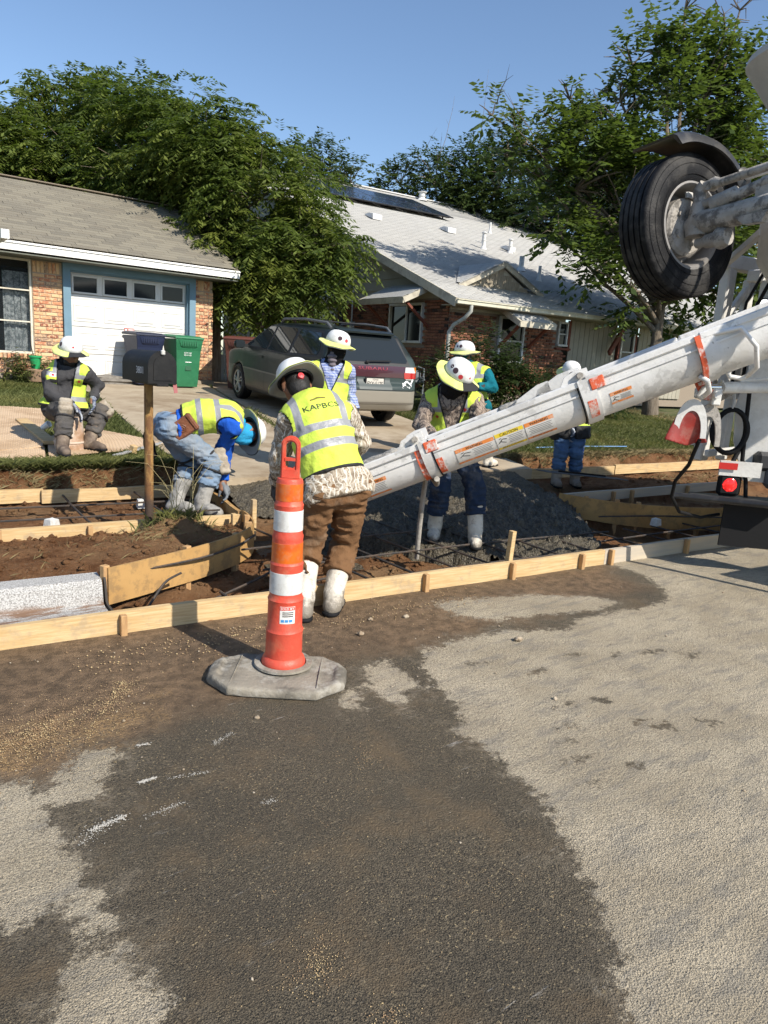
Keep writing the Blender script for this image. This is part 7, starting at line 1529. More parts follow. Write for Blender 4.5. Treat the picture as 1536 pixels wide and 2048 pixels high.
for s in (1, -1):
    sidepatch('window_surround', [(1.03, 0.99), (0.32, 1.40), (0.0, 1.425), (-0.8, 1.435), (-1.76, 1.41), (-2.0, 1.08), (-1.92, 1.02), (-0.9, 0.975)], s, TRB, body, 0.002)
    for w in WINS: sidepatch('side_window', w, s, CGL, body, 0.007)
    dl = [((0.98, 0.28), (0.98, 0.98)), ((-0.02, 0.28), (-0.02, 1.42)), ((-0.98, 0.45), (-0.88, 1.0))]
    for a, b in dl: sidepatch('door_seam', [(a[0] - 0.006, a[1]), (a[0] + 0.006, a[1]), (b[0] + 0.006, b[1]), (b[0] - 0.006, b[1])], s, TRB, body, 0.0015)
    for x in (0.12, -0.82): sidepatch('door_handle', [(x - 0.03, 0.845), (x + 0.07, 0.845), (x + 0.07, 0.88), (x - 0.03, 0.88)], s, TRB, body, 0.02)
    sidepatch('rub_strip', [(1.55, 0.60), (-2.1, 0.60), (-2.1, 0.625), (1.55, 0.625)], s, simple('rub_strip%d' % s, (0.17, 0.155, 0.12), 0.6), body, 0.012)
# tailgate
def rear(name, poly, mat, parent=body, off=0.004, cell=0.05): return patch(name, poly, (-2.6, 0, 0), (0, -1, 0), (0, 0, 1), bv, mat, parent, off, cell)
rear('rear_window_surround', [(-0.66, 0.985), (0.66, 0.985), (0.56, 1.40), (0.5, 1.43), (-0.5, 1.43), (-0.56, 1.40)], TRB, off=0.002)
rg = rear('rear_window', [(-0.60, 1.02), (0.60, 1.02), (0.63, 1.06), (0.52, 1.37), (0.46, 1.40), (-0.46, 1.40), (-0.52, 1.37), (-0.63, 1.06)], CGL, off=0.006)
MAR = simple('maroon_garnish', (0.055, 0.015, 0.022), 0.25, coat=0.6)
rear('garnish', [(-0.62, 0.80), (0.62, 0.80), (0.66, 0.975), (-0.66, 0.975)], MAR, off=0.006)
LRED = simple('red_lens_dull', (0.42, 0.012, 0.012), 0.15, coat=0.8); LWH = simple('clear_lens', (0.62, 0.60, 0.58), 0.12, coat=0.8); LAM = simple('amber_lens', (0.70, 0.20, 0.02), 0.15, coat=0.8)
for s in (1, -1):
    rear('tail_lamp', [(s * a, b) for a, b in ((0.55, 0.79), (0.835, 0.80), (0.835, 0.885), (0.54, 0.885))][::s], LRED, off=0.012); rear('reverse_lamp', [(s * a, b) for a, b in ((0.56, 0.885), (0.75, 0.885), (0.72, 0.97), (0.57, 0.965))][::s], LWH, off=0.012); rear('indicator_lamp', [(s * a, b) for a, b in ((0.75, 0.885), (0.835, 0.885), (0.80, 0.975), (0.72, 0.97))][::s], LAM, off=0.012)
    sidepatch('tail_lamp', [(-2.10, 0.80), (-2.27, 0.80), (-2.26, 0.97), (-2.13, 0.96)], s, LRED, body, 0.008)
lettering('SUBARU', 0.062, (-2.6, 0.02, 0.925), (0, -1, 0), (0, 0, 1), simple('badge_pink', (0.30, 0.04, 0.065), 0.4), body, bv, 0.010, xs=2.3, cell=0.05)
pr_ = rear('plate_recess', [(-0.29, 0.62), (0.29, 0.62), (0.29, 0.79), (-0.29, 0.79)], simple('plate_recess', (0.05, 0.065, 0.062), 0.4), off=0.005)
m = MB(); m.box((-2.305, 0.0, 0.71), (0.016, 0.335, 0.175)); pf = m.build('plate_frame', TRB, body); m = MB(); m.box((-2.317, 0.0, 0.71), (0.004, 0.30, 0.145)); plt_ = m.build('licence_plate', simple('plate_white', (0.58, 0.55, 0.49), 0.5), pf)
lettering('FYX·5175', 0.085, (-2.3195, 0, 0.70), (0, -1, 0), (0, 0, 1), BTXT, plt_, None, 0.001, bold=0.001, xs=0.82); lettering('TEXAS', 0.036, (-2.3195, 0, 0.763), (0, -1, 0), (0, 0, 1), BTXT, plt_, None, 0.001)
rib = MB()
for (a, b) in (((0.50, 0.68), (0.60, 0.755)), ((0.60, 0.755), (0.68, 0.70)), ((0.68, 0.70), (0.62, 0.66)), ((0.62, 0.66), (0.52, 0.72)), ((0.68, 0.72), (0.72, 0.79)), ((0.48, 0.66), (0.55, 0.70))):
    dx, dy = b[0] - a[0], b[1] - a[1]; l = math.hypot(dx, dy); nx, ny = -dy / l * 0.012, dx / l * 0.012
    rear('ribbon_decal', [(a[0] - nx, a[1] - ny), (b[0] - nx, b[1] - ny), (b[0] + nx, b[1] + ny), (a[0] + nx, a[1] + ny)], WTXT, off=0.004)
rear('badge', [(0.58, 0.775), (0.70, 0.775), (0.70, 0.79), (0.58, 0.79)], WINW, off=0.004)
rear('bumper_seam', [(-0.8, 0.612), (0.8, 0.612), (0.8, 0.622), (-0.8, 0.622)], TRB, off=0.004); rear('bumper_strip', [(-0.78, 0.40), (0.78, 0.40), (0.78, 0.43), (-0.78, 0.43)], simple('bumper_shade', (0.15, 0.135, 0.11), 0.6), off=0.006)
m = MB(); m.bar((-2.245, 0.12, 1.03), (-2.235, -0.30, 1.045), 0.016, 0.02); m.box((-2.245, 0.12, 1.02), (0.03, 0.06, 0.04), ch=0.008); m.build('rear_wiper', TRB, body)
m = MB(); m.add([(-1.82, -0.5, 1.475), (-1.82, 0.5, 1.475), (-2.0, 0.46, 1.445), (-2.0, -0.46, 1.445), (-2.0, 0.46, 1.42), (-2.0, -0.46, 1.42), (-1.82, 0.5, 1.43), (-1.82, -0.5, 1.43)], [(0, 1, 2, 3), (3, 2, 4, 5), (5, 4, 6, 7), (0, 3, 5, 7), (1, 6, 4, 2)]); m.build('spoiler', PAINT, body)
# windscreen, lamps at the nose
patch('windscreen', [(-0.62, 1.02), (0.62, 1.02), (0.50, 1.38), (-0.50, 1.38)], (2.6, 0, 0), (0, 1, 0), (0, 0, 1), bv, CGL, body, 0.006, 0.08)
for s in (1, -1): patch('headlamp', [(s * a, b) for a, b in ((0.40, 0.60), (0.78, 0.62), (0.76, 0.74), (0.42, 0.72))][::s], (2.6, 0, 0), (0, 1, 0), (0, 0, 1), bv, LWH, body, 0.008, 0.06)
# roof rails with cross bars, mirrors, aerial
RAILM = simple('rail_grey', (0.10, 0.105, 0.11), 0.5)
for s in (1, -1):
    m = MB(); m.tube([(0.02, s * 0.56, 1.45), (-0.08, s * 0.56, 1.525), (-0.9, s * 0.55, 1.555), (-1.65, s * 0.535, 1.53), (-1.78, s * 0.53, 1.46)], 0.022, 8); m.build('roof_rail', RAILM, CAR, 60)
    m = MB(); m.box((0.86, s * 0.99, 1.02), (0.10, 0.2, 0.14), ch=0.035); mm = m.build('door_mirror', PAINT, CAR, 50); m = MB(); m.bar((0.86, s * 0.84, 1.0), (0.86, s * 0.95, 1.01), 0.05, 0.05); m.build('mirror_arm', TRB, mm); m = MB(); m.box((0.807, s * 0.99, 1.02), (0.004, 0.16, 0.11)); m.build('mirror_glass', CGL, mm)
for x in (-0.35, -1.25): m = MB(); m.bar((x, -0.54, 1.55), (x, 0.54, 1.55), 0.06, 0.022, ch=0.008); m.build('cross_bar', TRB, CAR)
m = MB(); m.tube([(0.95, 0.6, 1.02), (0.45, 0.72, 1.75)], [0.004, 0.002], 5); m.build('aerial', TRB, CAR)
# wheels
ALLOY = simple('alloy', (0.50, 0.48, 0.44), 0.4, 0.5, c2=(0.38, 0.36, 0.32), scale=9)
for xw in (-1.38, 1.27):
    for s in (1, -1):
        c = Vector((xw, s * 0.75, 0.325)); ax_ = Vector((0, s, 0)); m = MB(); m.lathe([(0.205, 0.09), (0.28, 0.105), (0.315, 0.085), (0.325, 0.05), (0.325, -0.05), (0.315, -0.085), (0.28, -0.1), (0.205, -0.09)], 40, c, ax_, closed=True); w = m.build('wheel', TYRE, CAR, 40)
        m = MB(); m.lathe([(0.215, 0.095), (0.205, 0.10), (0.195, 0.085), (0.19, 0.0), (0.0, 0.0)], 36, c, ax_); m.build('rim', simple('rim_dark', (0.05, 0.048, 0.045), 0.6), w, 40)
        m = MB(); u_ = Vector((1, 0, 0)); z3 = Vector((0, 0, 1))
        for k in range(5):
            a = 2 * pi * k / 5 + 0.3; d1 = u_ * cos(a) + z3 * sin(a); d2 = u_ * -sin(a) + z3 * cos(a)
            for o2 in (-1, 1): m.bar(c + ax_ * 0.085 + d1 * 0.03 + d2 * (o2 * 0.012), c + ax_ * 0.085 + d1 * 0.20 + d2 * (o2 * 0.032), 0.022, 0.028, up=ax_, ch=0.004)
        m.lathe([(0.0, 0.105), (0.04, 0.10), (0.05, 0.07)], 16, c, ax_); m.lathe([(0.19, 0.09), (0.212, 0.10), (0.215, 0.085)], 36, c, ax_, closed=True); m.build('spokes', ALLOY, w, 40)

# =================================================================== WORKERS
FWD = np.array([0.616, 0.788, 0]); RGT = np.array([0.788, -0.616, 0]); ZUP = np.array([0, 0, 1.0])
def nrm(a): a = np.asarray(a, float); return a / np.linalg.norm(a)
def hivis(name, bands, verts, hem, style='w'):
    """lime vest: bands = [(v0,v1)] around, verts = (u0,u1) over the shoulders from v>vb"""
    t = NT(name); s = t.sep(t.attr('bc', 'Vector')); u = t.math('ABSOLUTE', s[0]); v = s[1]
    def inr(x, a, b): return t.math('MULTIPLY', t.step(x, a - 0.0015, a + 0.0015), t.step(x, b + 0.0015, b - 0.0015))
    f = 0.0
    for a, b in bands: f = t.math('MAXIMUM', f, inr(v, a, b))
    f = t.math('MAXIMUM', f, t.math('MULTIPLY', inr(u, *verts[:2]), t.step(v, verts[2] - 0.002, verts[2] + 0.002)))
    o = t.coord('Object'); n = t.noise(o, 5, 4, 0.6)
    lime = t.mix(t.step(n, 0.35, 0.7), (0.56, 0.70, 0.075), (0.48, 0.63, 0.07)); lime = t.mix(t.math('MULTIPLY', t.step(t.noise(o, 9, 5, 0.7), 0.6, 0.75), 0.35), lime, (0.42, 0.44, 0.15))
    c = t.mix(f, lime, (0.27, 0.275, 0.29)); c = t.mix(t.step(v, hem + 0.02, hem + 0.017), c, (0.012, 0.012, 0.013)); c = t.mix(t.step(t.attr('trim'), 0.014, 0.010), c, (0.012, 0.012, 0.013))
    t.base(c); t.rough(t.mix(f, (0.75,) * 3, (0.4,) * 3)); t.bump(t.noise(o, 28, 4, 0.6), 0.012, 0.6); return t.m
def cloth(name, c, c2=None, scale=8, bump=0.006, bscale=55, dirt=None, damt=0.5, dscale=5): return simple(name, c, 0.9, c2=c2, scale=scale, bump=bump, bscale=bscale, dirt=dirt, damt=damt, dscale=dscale, spec=0.15)
def camo(name, cols):
    t = NT(name); o = t.coord('Object'); w = t.n('TexNoise', {'Vector': o, 'Scale': 16.0, 'Detail': 5.0, 'Distortion': 1.6}).outputs[0]
    c = t.ramp(w, [(0.30, cols[0]), (0.44, cols[1]), (0.50, cols[2]), (0.58, cols[3]), (0.66, cols[0])]); tw = t.n('TexWave', {'Vector': o, 'Scale': 9.0, 'Distortion': 14.0, 'Detail': 3.0}).outputs[1]
    c = t.mix(t.step(tw, 0.85, 0.95), c, cols[4]); t.base(c); t.rough(0.9); t.bump(t.noise(o, 26, 4, 0.6), 0.012); return t.m
def plaid(name, a, b, c):
    t = NT(name); o = t.coord('Object'); s = t.sep(o); f = t.math('GREATER_THAN', t.math('FRACT', t.math('MULTIPLY', t.math('ADD', s[0], s[1]), 38.0)), 0.5); g = t.math('GREATER_THAN', t.math('FRACT', t.math('MULTIPLY', s[2], 38.0)), 0.5)
    t.base(t.mix(t.math('MULTIPLY', t.math('ADD', f, g), 0.5), a, b)); t.rough(0.9); t.bump(t.noise(o, 24, 4, 0.6), 0.015); return t.m
SKIN = simple('skin', (0.235, 0.115, 0.065), 0.55, c2=(0.20, 0.092, 0.052), scale=20, bump=0.001)
HAIR = simple('black_hair', (0.010, 0.009, 0.008), 0.6, bump=0.004, bscale=120)
HATW = simple('hat_white', (0.76, 0.76, 0.74), 0.35, dirt=(0.5, 0.48, 0.44), dscale=12, damt=0.4)
LIMEB = simple('brim_lime', (0.60, 0.66, 0.16), 0.8, c2=(0.66, 0.67, 0.30), scale=5); BLKB = simple('brim_black', (0.015, 0.015, 0.017), 0.8); GRYB = simple('brim_grey', (0.30, 0.31, 0.28), 0.8)
LINER = simple('hat_liner', (0.02, 0.02, 0.021), 0.8); RED1 = simple('sticker_red_dot', (0.55, 0.04, 0.05), 0.4); BRN1 = simple('sticker_dark_dot', (0.06, 0.025, 0.03), 0.4)
def frame_of(up, look):
    u = nrm(up); f = np.asarray(look, float); f = nrm(f - u * (f @ u)); r = np.cross(f, u); return f, r, u
def hat(P, hd, up, look, s=1.0, dots=(), front_black=True, tilt_wave=0.018, under=GRYB):
    f, r, u = frame_of(up, look); o = np.asarray(hd) + u * 0.035 * s
    def ring(rad, h, a): return o + s * (f * (cos(a) * rad * 1.16) + r * (sin(a) * rad) + u * h)
    N = 48; prof = [(0.116, -0.012), (0.124, 0.0), (0.121, 0.03), (0.112, 0.065), (0.094, 0.097), (0.066, 0.118), (0.03, 0.128), (0.0, 0.130)]
    m = MB(); m.v = [tuple(ring(rd * (1 + 0.012 * (abs(sin(3 * a)) if 0.02 < h < 0.12 else 0)), h, a)) for a in [2 * pi * k / N for k in range(N)] for rd, h in prof]; q = len(prof)
    m.f = [(k * q + i, ((k + 1) % N) * q + i, ((k + 1) % N) * q + i + 1, k * q + i + 1) for k in range(N) for i in range(q - 1)]; m.mi = [0] * len(m.f); H = m.build('hard_hat', HATW, P, 50); bv = bvh_of(H)
    def brim(name, r0, r1, h0, h1, a0, a1, mat, th=0.004, off=0.0):
        m = MB(); K = 40; R = 5
        for side in (0, 1):
            for k in range(K + 1):
                a = a0 + (a1 - a0) * k / K
                for i in range(R + 1):
                    g = i / R; rd = r0 + (r1 - r0) * g; h = h0 + (h1 - h0) * g ** 1.2 + tilt_wave * g * cos(2 * a + 0.3) - side * th + off + 0.004 * g * sin(7 * a); m.v.append(tuple(ring(rd, h, a)))
        w = R + 1; n1 = (K + 1) * w; f_ = []
        for k in range(K):
            for i in range(R): a_ = k * w + i; f_ += [(a_, a_ + w, a_ + w + 1, a_ + 1), (n1 + a_ + 1, n1 + a_ + w + 1, n1 + a_ + w, n1 + a_)]
            f_ += [(k * w + R, (k + 1) * w + R, n1 + (k + 1) * w + R, n1 + k * w + R)]
        m.f = f_; m.mi = [0] * len(f_); return m.build(name, mat, H, 60)
    fb = 0.55 if front_black else 0.0
    brim('brim', 0.112, 0.188, -0.004, -0.034, fb, 2 * pi - fb, LIMEB)
    if front_black: brim('brim_front', 0.112, 0.191, -0.003, -0.040, -fb, fb, BLKB)
    brim('brim_underside', 0.108, 0.185, -0.010, -0.041, 0, 2 * pi, under, 0.003, -0.003)
    m = MB(); m.v = [tuple(ring(rd, h, 2 * pi * k / 24)) for k in range(24) for rd, h in ((0.112, -0.02), (0.106, 0.0), (0.0, 0.09))]; m.f = [(k * 3 + i, ((k + 1) % 24) * 3 + i, ((k + 1) % 24) * 3 + i + 1, k * 3 + i + 1) for k in range(24) for i in range(2)]; m.mi = [0] * 48; m.build('liner', LINER, H, 50)
    m = MB(); m.tube([ring(0.115, -0.02, 2 * pi * k / 24) for k in range(25)], 0.009 * s, 6, False); m.build('headband', LINER, H)
    for (az, h, rad, mt) in dots:
        c = ring(0.118, h, az); n = Vector(nrm(c - o)); ey = Vector(u); ex = ey.cross(n).normalized(); ey = n.cross(ex)
        patch('sticker', [(rad * cos(2 * pi * k / 16), rad * sin(2 * pi * k / 16)) for k in range(16)], c, ex, ey, bv, mt, H, 0.0015, 0.02)
    return H, ring, bv
def hand_prims(wr, d, pn, side, curl=0.5, L=1.0):
    """palm, four fingers and a thumb leaving the side of the palm"""
    d = nrm(d); pn = nrm(np.asarray(pn, float) - d * (np.asarray(pn, float) @ d)); sd = np.cross(d, pn) * side; W = np.asarray(wr, float); pr = []
    for q in (-0.024, 0.0, 0.024): pr.append((W + sd * q * 0.8, W + d * 0.085 * L + sd * q * 1.2, 0.021 * L, 0.017 * L))
    for i, (q, ln) in enumerate(((0.033, 0.075), (0.011, 0.086), (-0.011, 0.080), (-0.032, 0.062))):
        p = W + d * 0.088 * L + sd * q * L; a = 0.25 * curl
        for j, fr in enumerate((0.42, 0.32, 0.26)):
            a += curl * (0.35 + 0.35 * j * 0.8 + 0.05 * i); v = d * cos(a) + pn * sin(a) + sd * q * 1.2; e = p + nrm(v) * ln * fr * L * 1.1; pr.append((p, e, (0.0098 - 0.0008 * j) * L, (0.0092 - 0.001 * j) * L)); p = e
    p = W + d * 0.028 * L + sd * 0.034 * L
    for j, (ln, sp) in enumerate(((0.042, 0.75), (0.036, 0.45))):
        e = p + nrm(d * 0.8 + sd * sp + pn * (0.35 + 0.3 * curl)) * ln * L; pr.append((p, e, 0.0135 * L - 0.001 * j, 0.0115 * L - 0.0015 * j)); p = e
    return pr
def person(label, J, s, up, look, vest, shirt, pants, boots, glove, face=None, curl=0.5, hem=0.0, shirt_drop=0.12, toes=None, open_v=None, boot_top=0.42, palm=None, dots=(), front_black=True, hood=None, beard=False, group='road workers', vest_r=0.036, hatkw={}, pants_wr=0.010):
    J = {k: np.array(v, float) for k, v in J.items()}; base = (J['ankL'] + J['ankR']) / 2; base[2] = min(J['ankL'][2], J['ankR'][2]) - 0.09
    P = thing('person', label, 'person', tuple(base), group=group)
    a = nrm(J['nk'] - J['pel']); T = np.linalg.norm(J['nk'] - J['pel']); lat = J['shR'] - J['shL']; lat = nrm(lat - a * (lat @ a)); fr = np.cross(a, lat)
    hl = J['kneeR'] - J['kneeL']; hl = hl * 0.4 + lat * np.linalg.norm(hl) * 0.6 + lat * 0.1; hl = nrm(hl); hR = J['pel'] + hl * 0.095 * s - a * 0.02; hL = J['pel'] - hl * 0.095 * s - a * 0.02
    bend = np.clip(1 - a[2], 0, 1); mid = (J['pel'] + J['nk']) / 2 - fr * (0.03 + 0.06 * bend); up3 = J['pel'] + a * T * 0.78 - fr * (0.02 + 0.05 * bend)
    def torso(e, drop=0.0): return [(J['pel'] - a * drop, mid, 0.150 * s + e, 0.148 * s + e, fr, 1.30), (mid, up3, 0.148 * s + e, 0.165 * s + e, fr, 1.36), (J['shL'] - a * 0.03 + lat * 0.03, J['shR'] - a * 0.03 - lat * 0.03, 0.070 * s + e, 0.070 * s + e)]
    def arm(e, sd): S = J['sh' + sd] - a * 0.015; return [(S, J['elb' + sd], 0.058 * s + e, 0.044 * s + e), (J['elb' + sd], J['wr' + sd], 0.044 * s + e, 0.031 * s + e)]
    def leg(e, sd): h = hR if sd == 'R' else hL; return [(h, J['knee' + sd], 0.088 * s + e, 0.062 * s + e), (J['knee' + sd], J['ank' + sd], 0.060 * s + e, 0.044 * s + e)]
    pelv = lambda e: [(hL, hR, 0.105 * s + e, 0.105 * s + e), (J['pel'], J['pel'] + a * 0.12, 0.118 * s + e, 0.118 * s + e, fr, 1.2)]
    f, r, u = frame_of(up, look); hd = J['hd']; k = s
    toes = toes or {}; td = {sd: nrm(toes.get(sd, fr * np.array([1, 1, 0.0]) + np.array([0, 0, 0.0]))) for sd in 'LR'}
    # body: one skin
    head = [(hd - u * 0.02 * k, hd + u * 0.045 * k, 0.078 * k, 0.086 * k), (hd + f * 0.02 * k - u * 0.075 * k, hd + f * 0.035 * k - u * 0.03 * k, 0.048 * k, 0.058 * k), (hd + f * 0.085 * k + u * 0.015 * k, hd + f * 0.105 * k - u * 0.022 * k, 0.010 * k, 0.015 * k), (hd + f * 0.078 * k + u * 0.03 * k + r * 0.03 * k, hd + f * 0.078 * k + u * 0.03 * k - r * 0.03 * k, 0.014 * k, 0.014 * k), (hd + f * 0.075 * k - u * 0.052 * k + r * 0.02 * k, hd + f * 0.075 * k - u * 0.052 * k - r * 0.02 * k, 0.012 * k, 0.012 * k)]
    for sg in (-1, 1): head.append((hd + r * sg * 0.084 * k + u * 0.02 * k - f * 0.01 * k, hd + r * sg * 0.084 * k - u * 0.02 * k, 0.016 * k, 0.012 * k))
    neck = [(J['nk'] + a * 0.0, hd - u * 0.05 * k - f * 0.01, 0.060 * k, 0.055 * k)]
    bodyp = torso(-0.012) + arm(-0.004, 'L') + arm(-0.004, 'R') + leg(-0.012, 'L') + leg(-0.012, 'R') + pelv(-0.03) + neck
    for sd in 'LR': bodyp.append((J['ank' + sd], J['ank' + sd] + td[sd] * 0.11 * s - np.array([0, 0, 0.045]), 0.034 * s, 0.026 * s)); dv = nrm(J['wr' + sd] - J['elb' + sd]); bodyp.append((J['wr' + sd], J['wr' + sd] + dv * 0.06, 0.022, 0.02))
    lo, hi = bounds(bodyp + head, 0.03)
    organic('body', lambda X: np.minimum(union(X, bodyp, 0.04), smin(union(X, head, 0.018), union(X, neck, 0.02), 0.02)), lo, hi, 0.0135, SKIN, P)
    if face is None or beard:
        for sg in (-1, 1): m = MB(); c = hd + f * 0.080 * k + u * 0.008 * k + r * sg * 0.032 * k; m.lathe([(0, -0.011), (0.008, -0.008), (0.011, 0), (0.008, 0.008), (0, 0.011)], 10, c); m.build('eye', HAIR, P, 60)
    if beard:
        bp = [(hd + f * 0.05 * k - u * 0.085 * k, hd + f * 0.065 * k - u * 0.06 * k, 0.035 * k, 0.03 * k), (hd + f * 0.03 * k - u * 0.07 * k + r * 0.045 * k, hd + f * 0.03 * k - u * 0.07 * k - r * 0.045 * k, 0.035 * k, 0.035 * k)]; lo, hi = bounds(bp, 0.02); organic('beard', lambda X: union(X, bp, 0.02) + 0.004 * vnoise(X * 90), lo, hi, 0.009, HAIR, P)
    if face is not None:
        fp = [(hd - u * 0.085 * k + f * 0.01, hd - u * 0.01 * k + f * 0.01, 0.075 * k, 0.094 * k), (J['nk'] - a * 0.01 + fr * 0.01, hd - u * 0.09 * k, 0.095 * k, 0.078 * k), (hd + f * 0.06 * k - u * 0.06 * k, hd + f * 0.07 * k - u * 0.02 * k, 0.045 * k, 0.04 * k)]
        if beard: fp = [(J['nk'] + a * 0.0, hd - u * 0.06 * k - f * 0.04, 0.098 * k, 0.085 * k), (hd - f * 0.045 * k - u * 0.05 * k, hd - f * 0.03 * k + u * 0.03 * k, 0.085 * k, 0.085 * k)]
        lo, hi = bounds(fp, 0.03); organic('face_covering', lambda X: union(X, fp, 0.03) + 0.007 * fbm(X * np.array([12, 12, 30], np.float32), 2), lo, hi, 0.010, face, P)
    else:
        hp = [(hd - f * 0.03 * k - u * 0.02 * k, hd - f * 0.012 * k + u * 0.05 * k, 0.074 * k, 0.082 * k)]; lo, hi = bounds(hp, 0.02); organic('hair', lambda X: union(X, hp, 0.02) + 0.004 * vnoise(X * 60), lo, hi, 0.010, HAIR, P)
    wr_ = lambda X, amp, fq: amp * (2.2 * np.abs(fbm(X * np.array(fq, np.float32), 2)) - 0.8) + amp * 0.4 * vnoise(X * 30)
    # shirt
    sp = torso(0.016, shirt_drop) + arm(0.016, 'L') + arm(0.016, 'R') + pelv(0.027); lo, hi = bounds(sp, 0.04)
    def shirt_f(X):
        d = union(X, sp, 0.035) + wr_(X, 0.010, (13, 13, 13)); v = (X - J['pel'].astype(np.float32)) @ a.astype(np.float32); near_arm = np.minimum(union(X, arm(0.03, 'L'), 0.02), union(X, arm(0.03, 'R'), 0.02)); d = np.maximum(d, np.where(near_arm < 0, d, -shirt_drop - v + 0.006 * vnoise(X * 9)))
        for sd in 'LR': dv = nrm(J['wr' + sd] - J['elb' + sd]).astype(np.float32); c = ((X - J['wr' + sd].astype(np.float32)) @ dv) + 0.01; c = np.where(np.linalg.norm(X - J['wr' + sd], axis=-1) < 0.14, c, -1); d = np.maximum(d, c)
        return d
    SHo = organic('shirt', shirt_f, lo, hi, 0.0125, shirt, P)
    # trousers
    cutz = {sd: J['ank' + sd] + (J['knee' + sd] - J['ank' + sd]) * (boot_top - 0.20) for sd in 'LR'}
    lg = lambda e, sd: [leg(e, sd)[0], (J['knee' + sd], cutz[sd], 0.062 * s + e, 0.066 * s + e)]
    pp = pelv(0.016) + lg(0.020, 'L') + lg(0.020, 'R'); lo, hi = bounds(pp, 0.03)
    def pants_f(X):
        d = union(X, pp, 0.028) + wr_(X, pants_wr * 1.2, (8, 8, 22))
        for sd in 'LR':
            q = np.linalg.norm(X - (cutz[sd] * 0.65 + J['knee' + sd] * 0.35).astype(np.float32), axis=-1); ax_ = nrm(J['knee' + sd] - J['ank' + sd]).astype(np.float32); tt = (X - cutz[sd].astype(np.float32)) @ ax_; d = d + 0.009 * np.exp(-(q / 0.13) ** 2) * np.sin(tt * 150 + 5 * vnoise(X * 8)); d = np.maximum(d, np.where(q < 0.3, -tt - 0.012 + 0.01 * vnoise(X * 12), -1))
        return d
    PAo = organic('trousers', pants_f, lo, hi, 0.0125, pants, P)
    # boots
    for sd in 'LR':
        A = J['ank' + sd]; K_ = J['knee' + sd]; top = A + (K_ - A) * boot_top; t_ = td[sd]; sole = A[2] - 0.085 * s
        bp = [(top, A + (K_ - A) * 0.1, 0.072 * s, 0.058 * s), (A + (K_ - A) * 0.1, A - np.array([0, 0, 0.035]) * s, 0.058 * s, 0.056 * s), (A - t_ * 0.035 * s - np.array([0, 0, 0.045]) * s, A + t_ * 0.10 * s - np.array([0, 0, 0.045]) * s, 0.047 * s, 0.050 * s), (A + t_ * 0.10 * s - np.array([0, 0, 0.045]) * s, A + t_ * 0.17 * s - np.array([0, 0, 0.05]) * s, 0.050 * s, 0.044 * s)]
        lo, hi = bounds(bp, 0.02); ax_ = nrm(K_ - A).astype(np.float32)
        bo = organic('boot', lambda X: np.maximum(np.maximum(union(X, bp, 0.03) + 0.004 * vnoise(X * 16), (X - top.astype(np.float32)) @ ax_), sole - X[:, 2]), lo, hi, 0.010, boots, P)
        so = [(A - t_ * 0.045 * s, A + t_ * 0.175 * s, 0.052 * s, 0.052 * s)]; so = [(np.append(q[0][:2], sole + 0.012), np.append(q[1][:2], sole + 0.012), q[2], q[3]) for q in so]; lo, hi = bounds(so, 0.01); organic('sole', lambda X: np.maximum(seg(X * np.array([1, 1, 0], np.float32) + np.array([0, 0, sole + 0.012], np.float32), *so[0]), np.abs(X[:, 2] - sole - 0.012) - 0.013), (lo[0], lo[1], sole - 0.02), (hi[0], hi[1], sole + 0.045), 0.009, BLKR, bo)
    # gloves
    for sd in 'LR':
        dv = nrm(J['wr' + sd] - J['elb' + sd]); dv = nrm((palm or {}).get('d' + sd, dv)); pn = (palm or {}).get(sd, -ZUP * 0.6 + fr * 0.5 - (lat if sd == 'R' else -lat) * 0.3); hp = hand_prims(J['wr' + sd], dv, pn, -1 if sd == 'R' else 1, curl, 1.05 * s); hp.append((J['wr' + sd] - nrm(J['wr' + sd] - J['elb' + sd]) * 0.09, J['wr' + sd], 0.046 * s, 0.034 * s)); lo, hi = bounds(hp, 0.012); organic('glove', lambda X: union(X, hp, 0.009), lo, hi, 0.0058, glove, P)
    # vest
    vp = torso(vest_r, -hem if hem < 0 else 0) + (pelv(vest_r + 0.012) if hem < 0.03 else []); lo, hi = bounds(vp, 0.05); A32 = a.astype(np.float32); L32 = lat.astype(np.float32); F32 = fr.astype(np.float32); P32 = J['pel'].astype(np.float32); vtop = T
    def bc(X): X = X.astype(np.float32) - P32; return np.stack([X @ L32, X @ A32, X @ F32], -1)
    def vest_f(X):
        b = bc(X); d = union(X, vp, 0.04) + wr_(X, 0.008, (9, 9, 9)) - 0.02 * np.clip((0.18 - b[:, 1]) / 0.25, 0, 1)
        d = np.maximum(d, hem - b[:, 1]); d = smax(d, -(np.linalg.norm((X - (J['nk'] + a * 0.06 + fr * 0.02)) * 1.0, axis=-1) - 0.10 * s), 0.012)
        for sd, sg in (('L', -1), ('R', 1)):
            S = J['sh' + sd]; d = smax(d, -seg(X, S + lat * sg * 0.045 - a * 0.06, S + lat * sg * 0.30 - a * 0.10, 0.088 * s, 0.16 * s), 0.012)
        if open_v is not None:
            w0, w1, vb = open_v; w = w0 + (w1 - w0) * np.clip((b[:, 1] - vb) / (vtop - vb), 0, 1); d = np.maximum(d, np.where(b[:, 2] > 0, w - np.abs(b[:, 0]), -1))
        return d
    VO = organic('safety_vest', vest_f, lo, hi, 0.0115, vest, P, bc)
    X = np.empty(len(VO.data.vertices) * 3, np.float32); VO.data.vertices.foreach_get('co', X); X = X.reshape(-1, 3); b = bc(X); tr = np.linalg.norm(X - (J['nk'] + a * 0.06 + fr * 0.02), axis=-1) - 0.10 * s
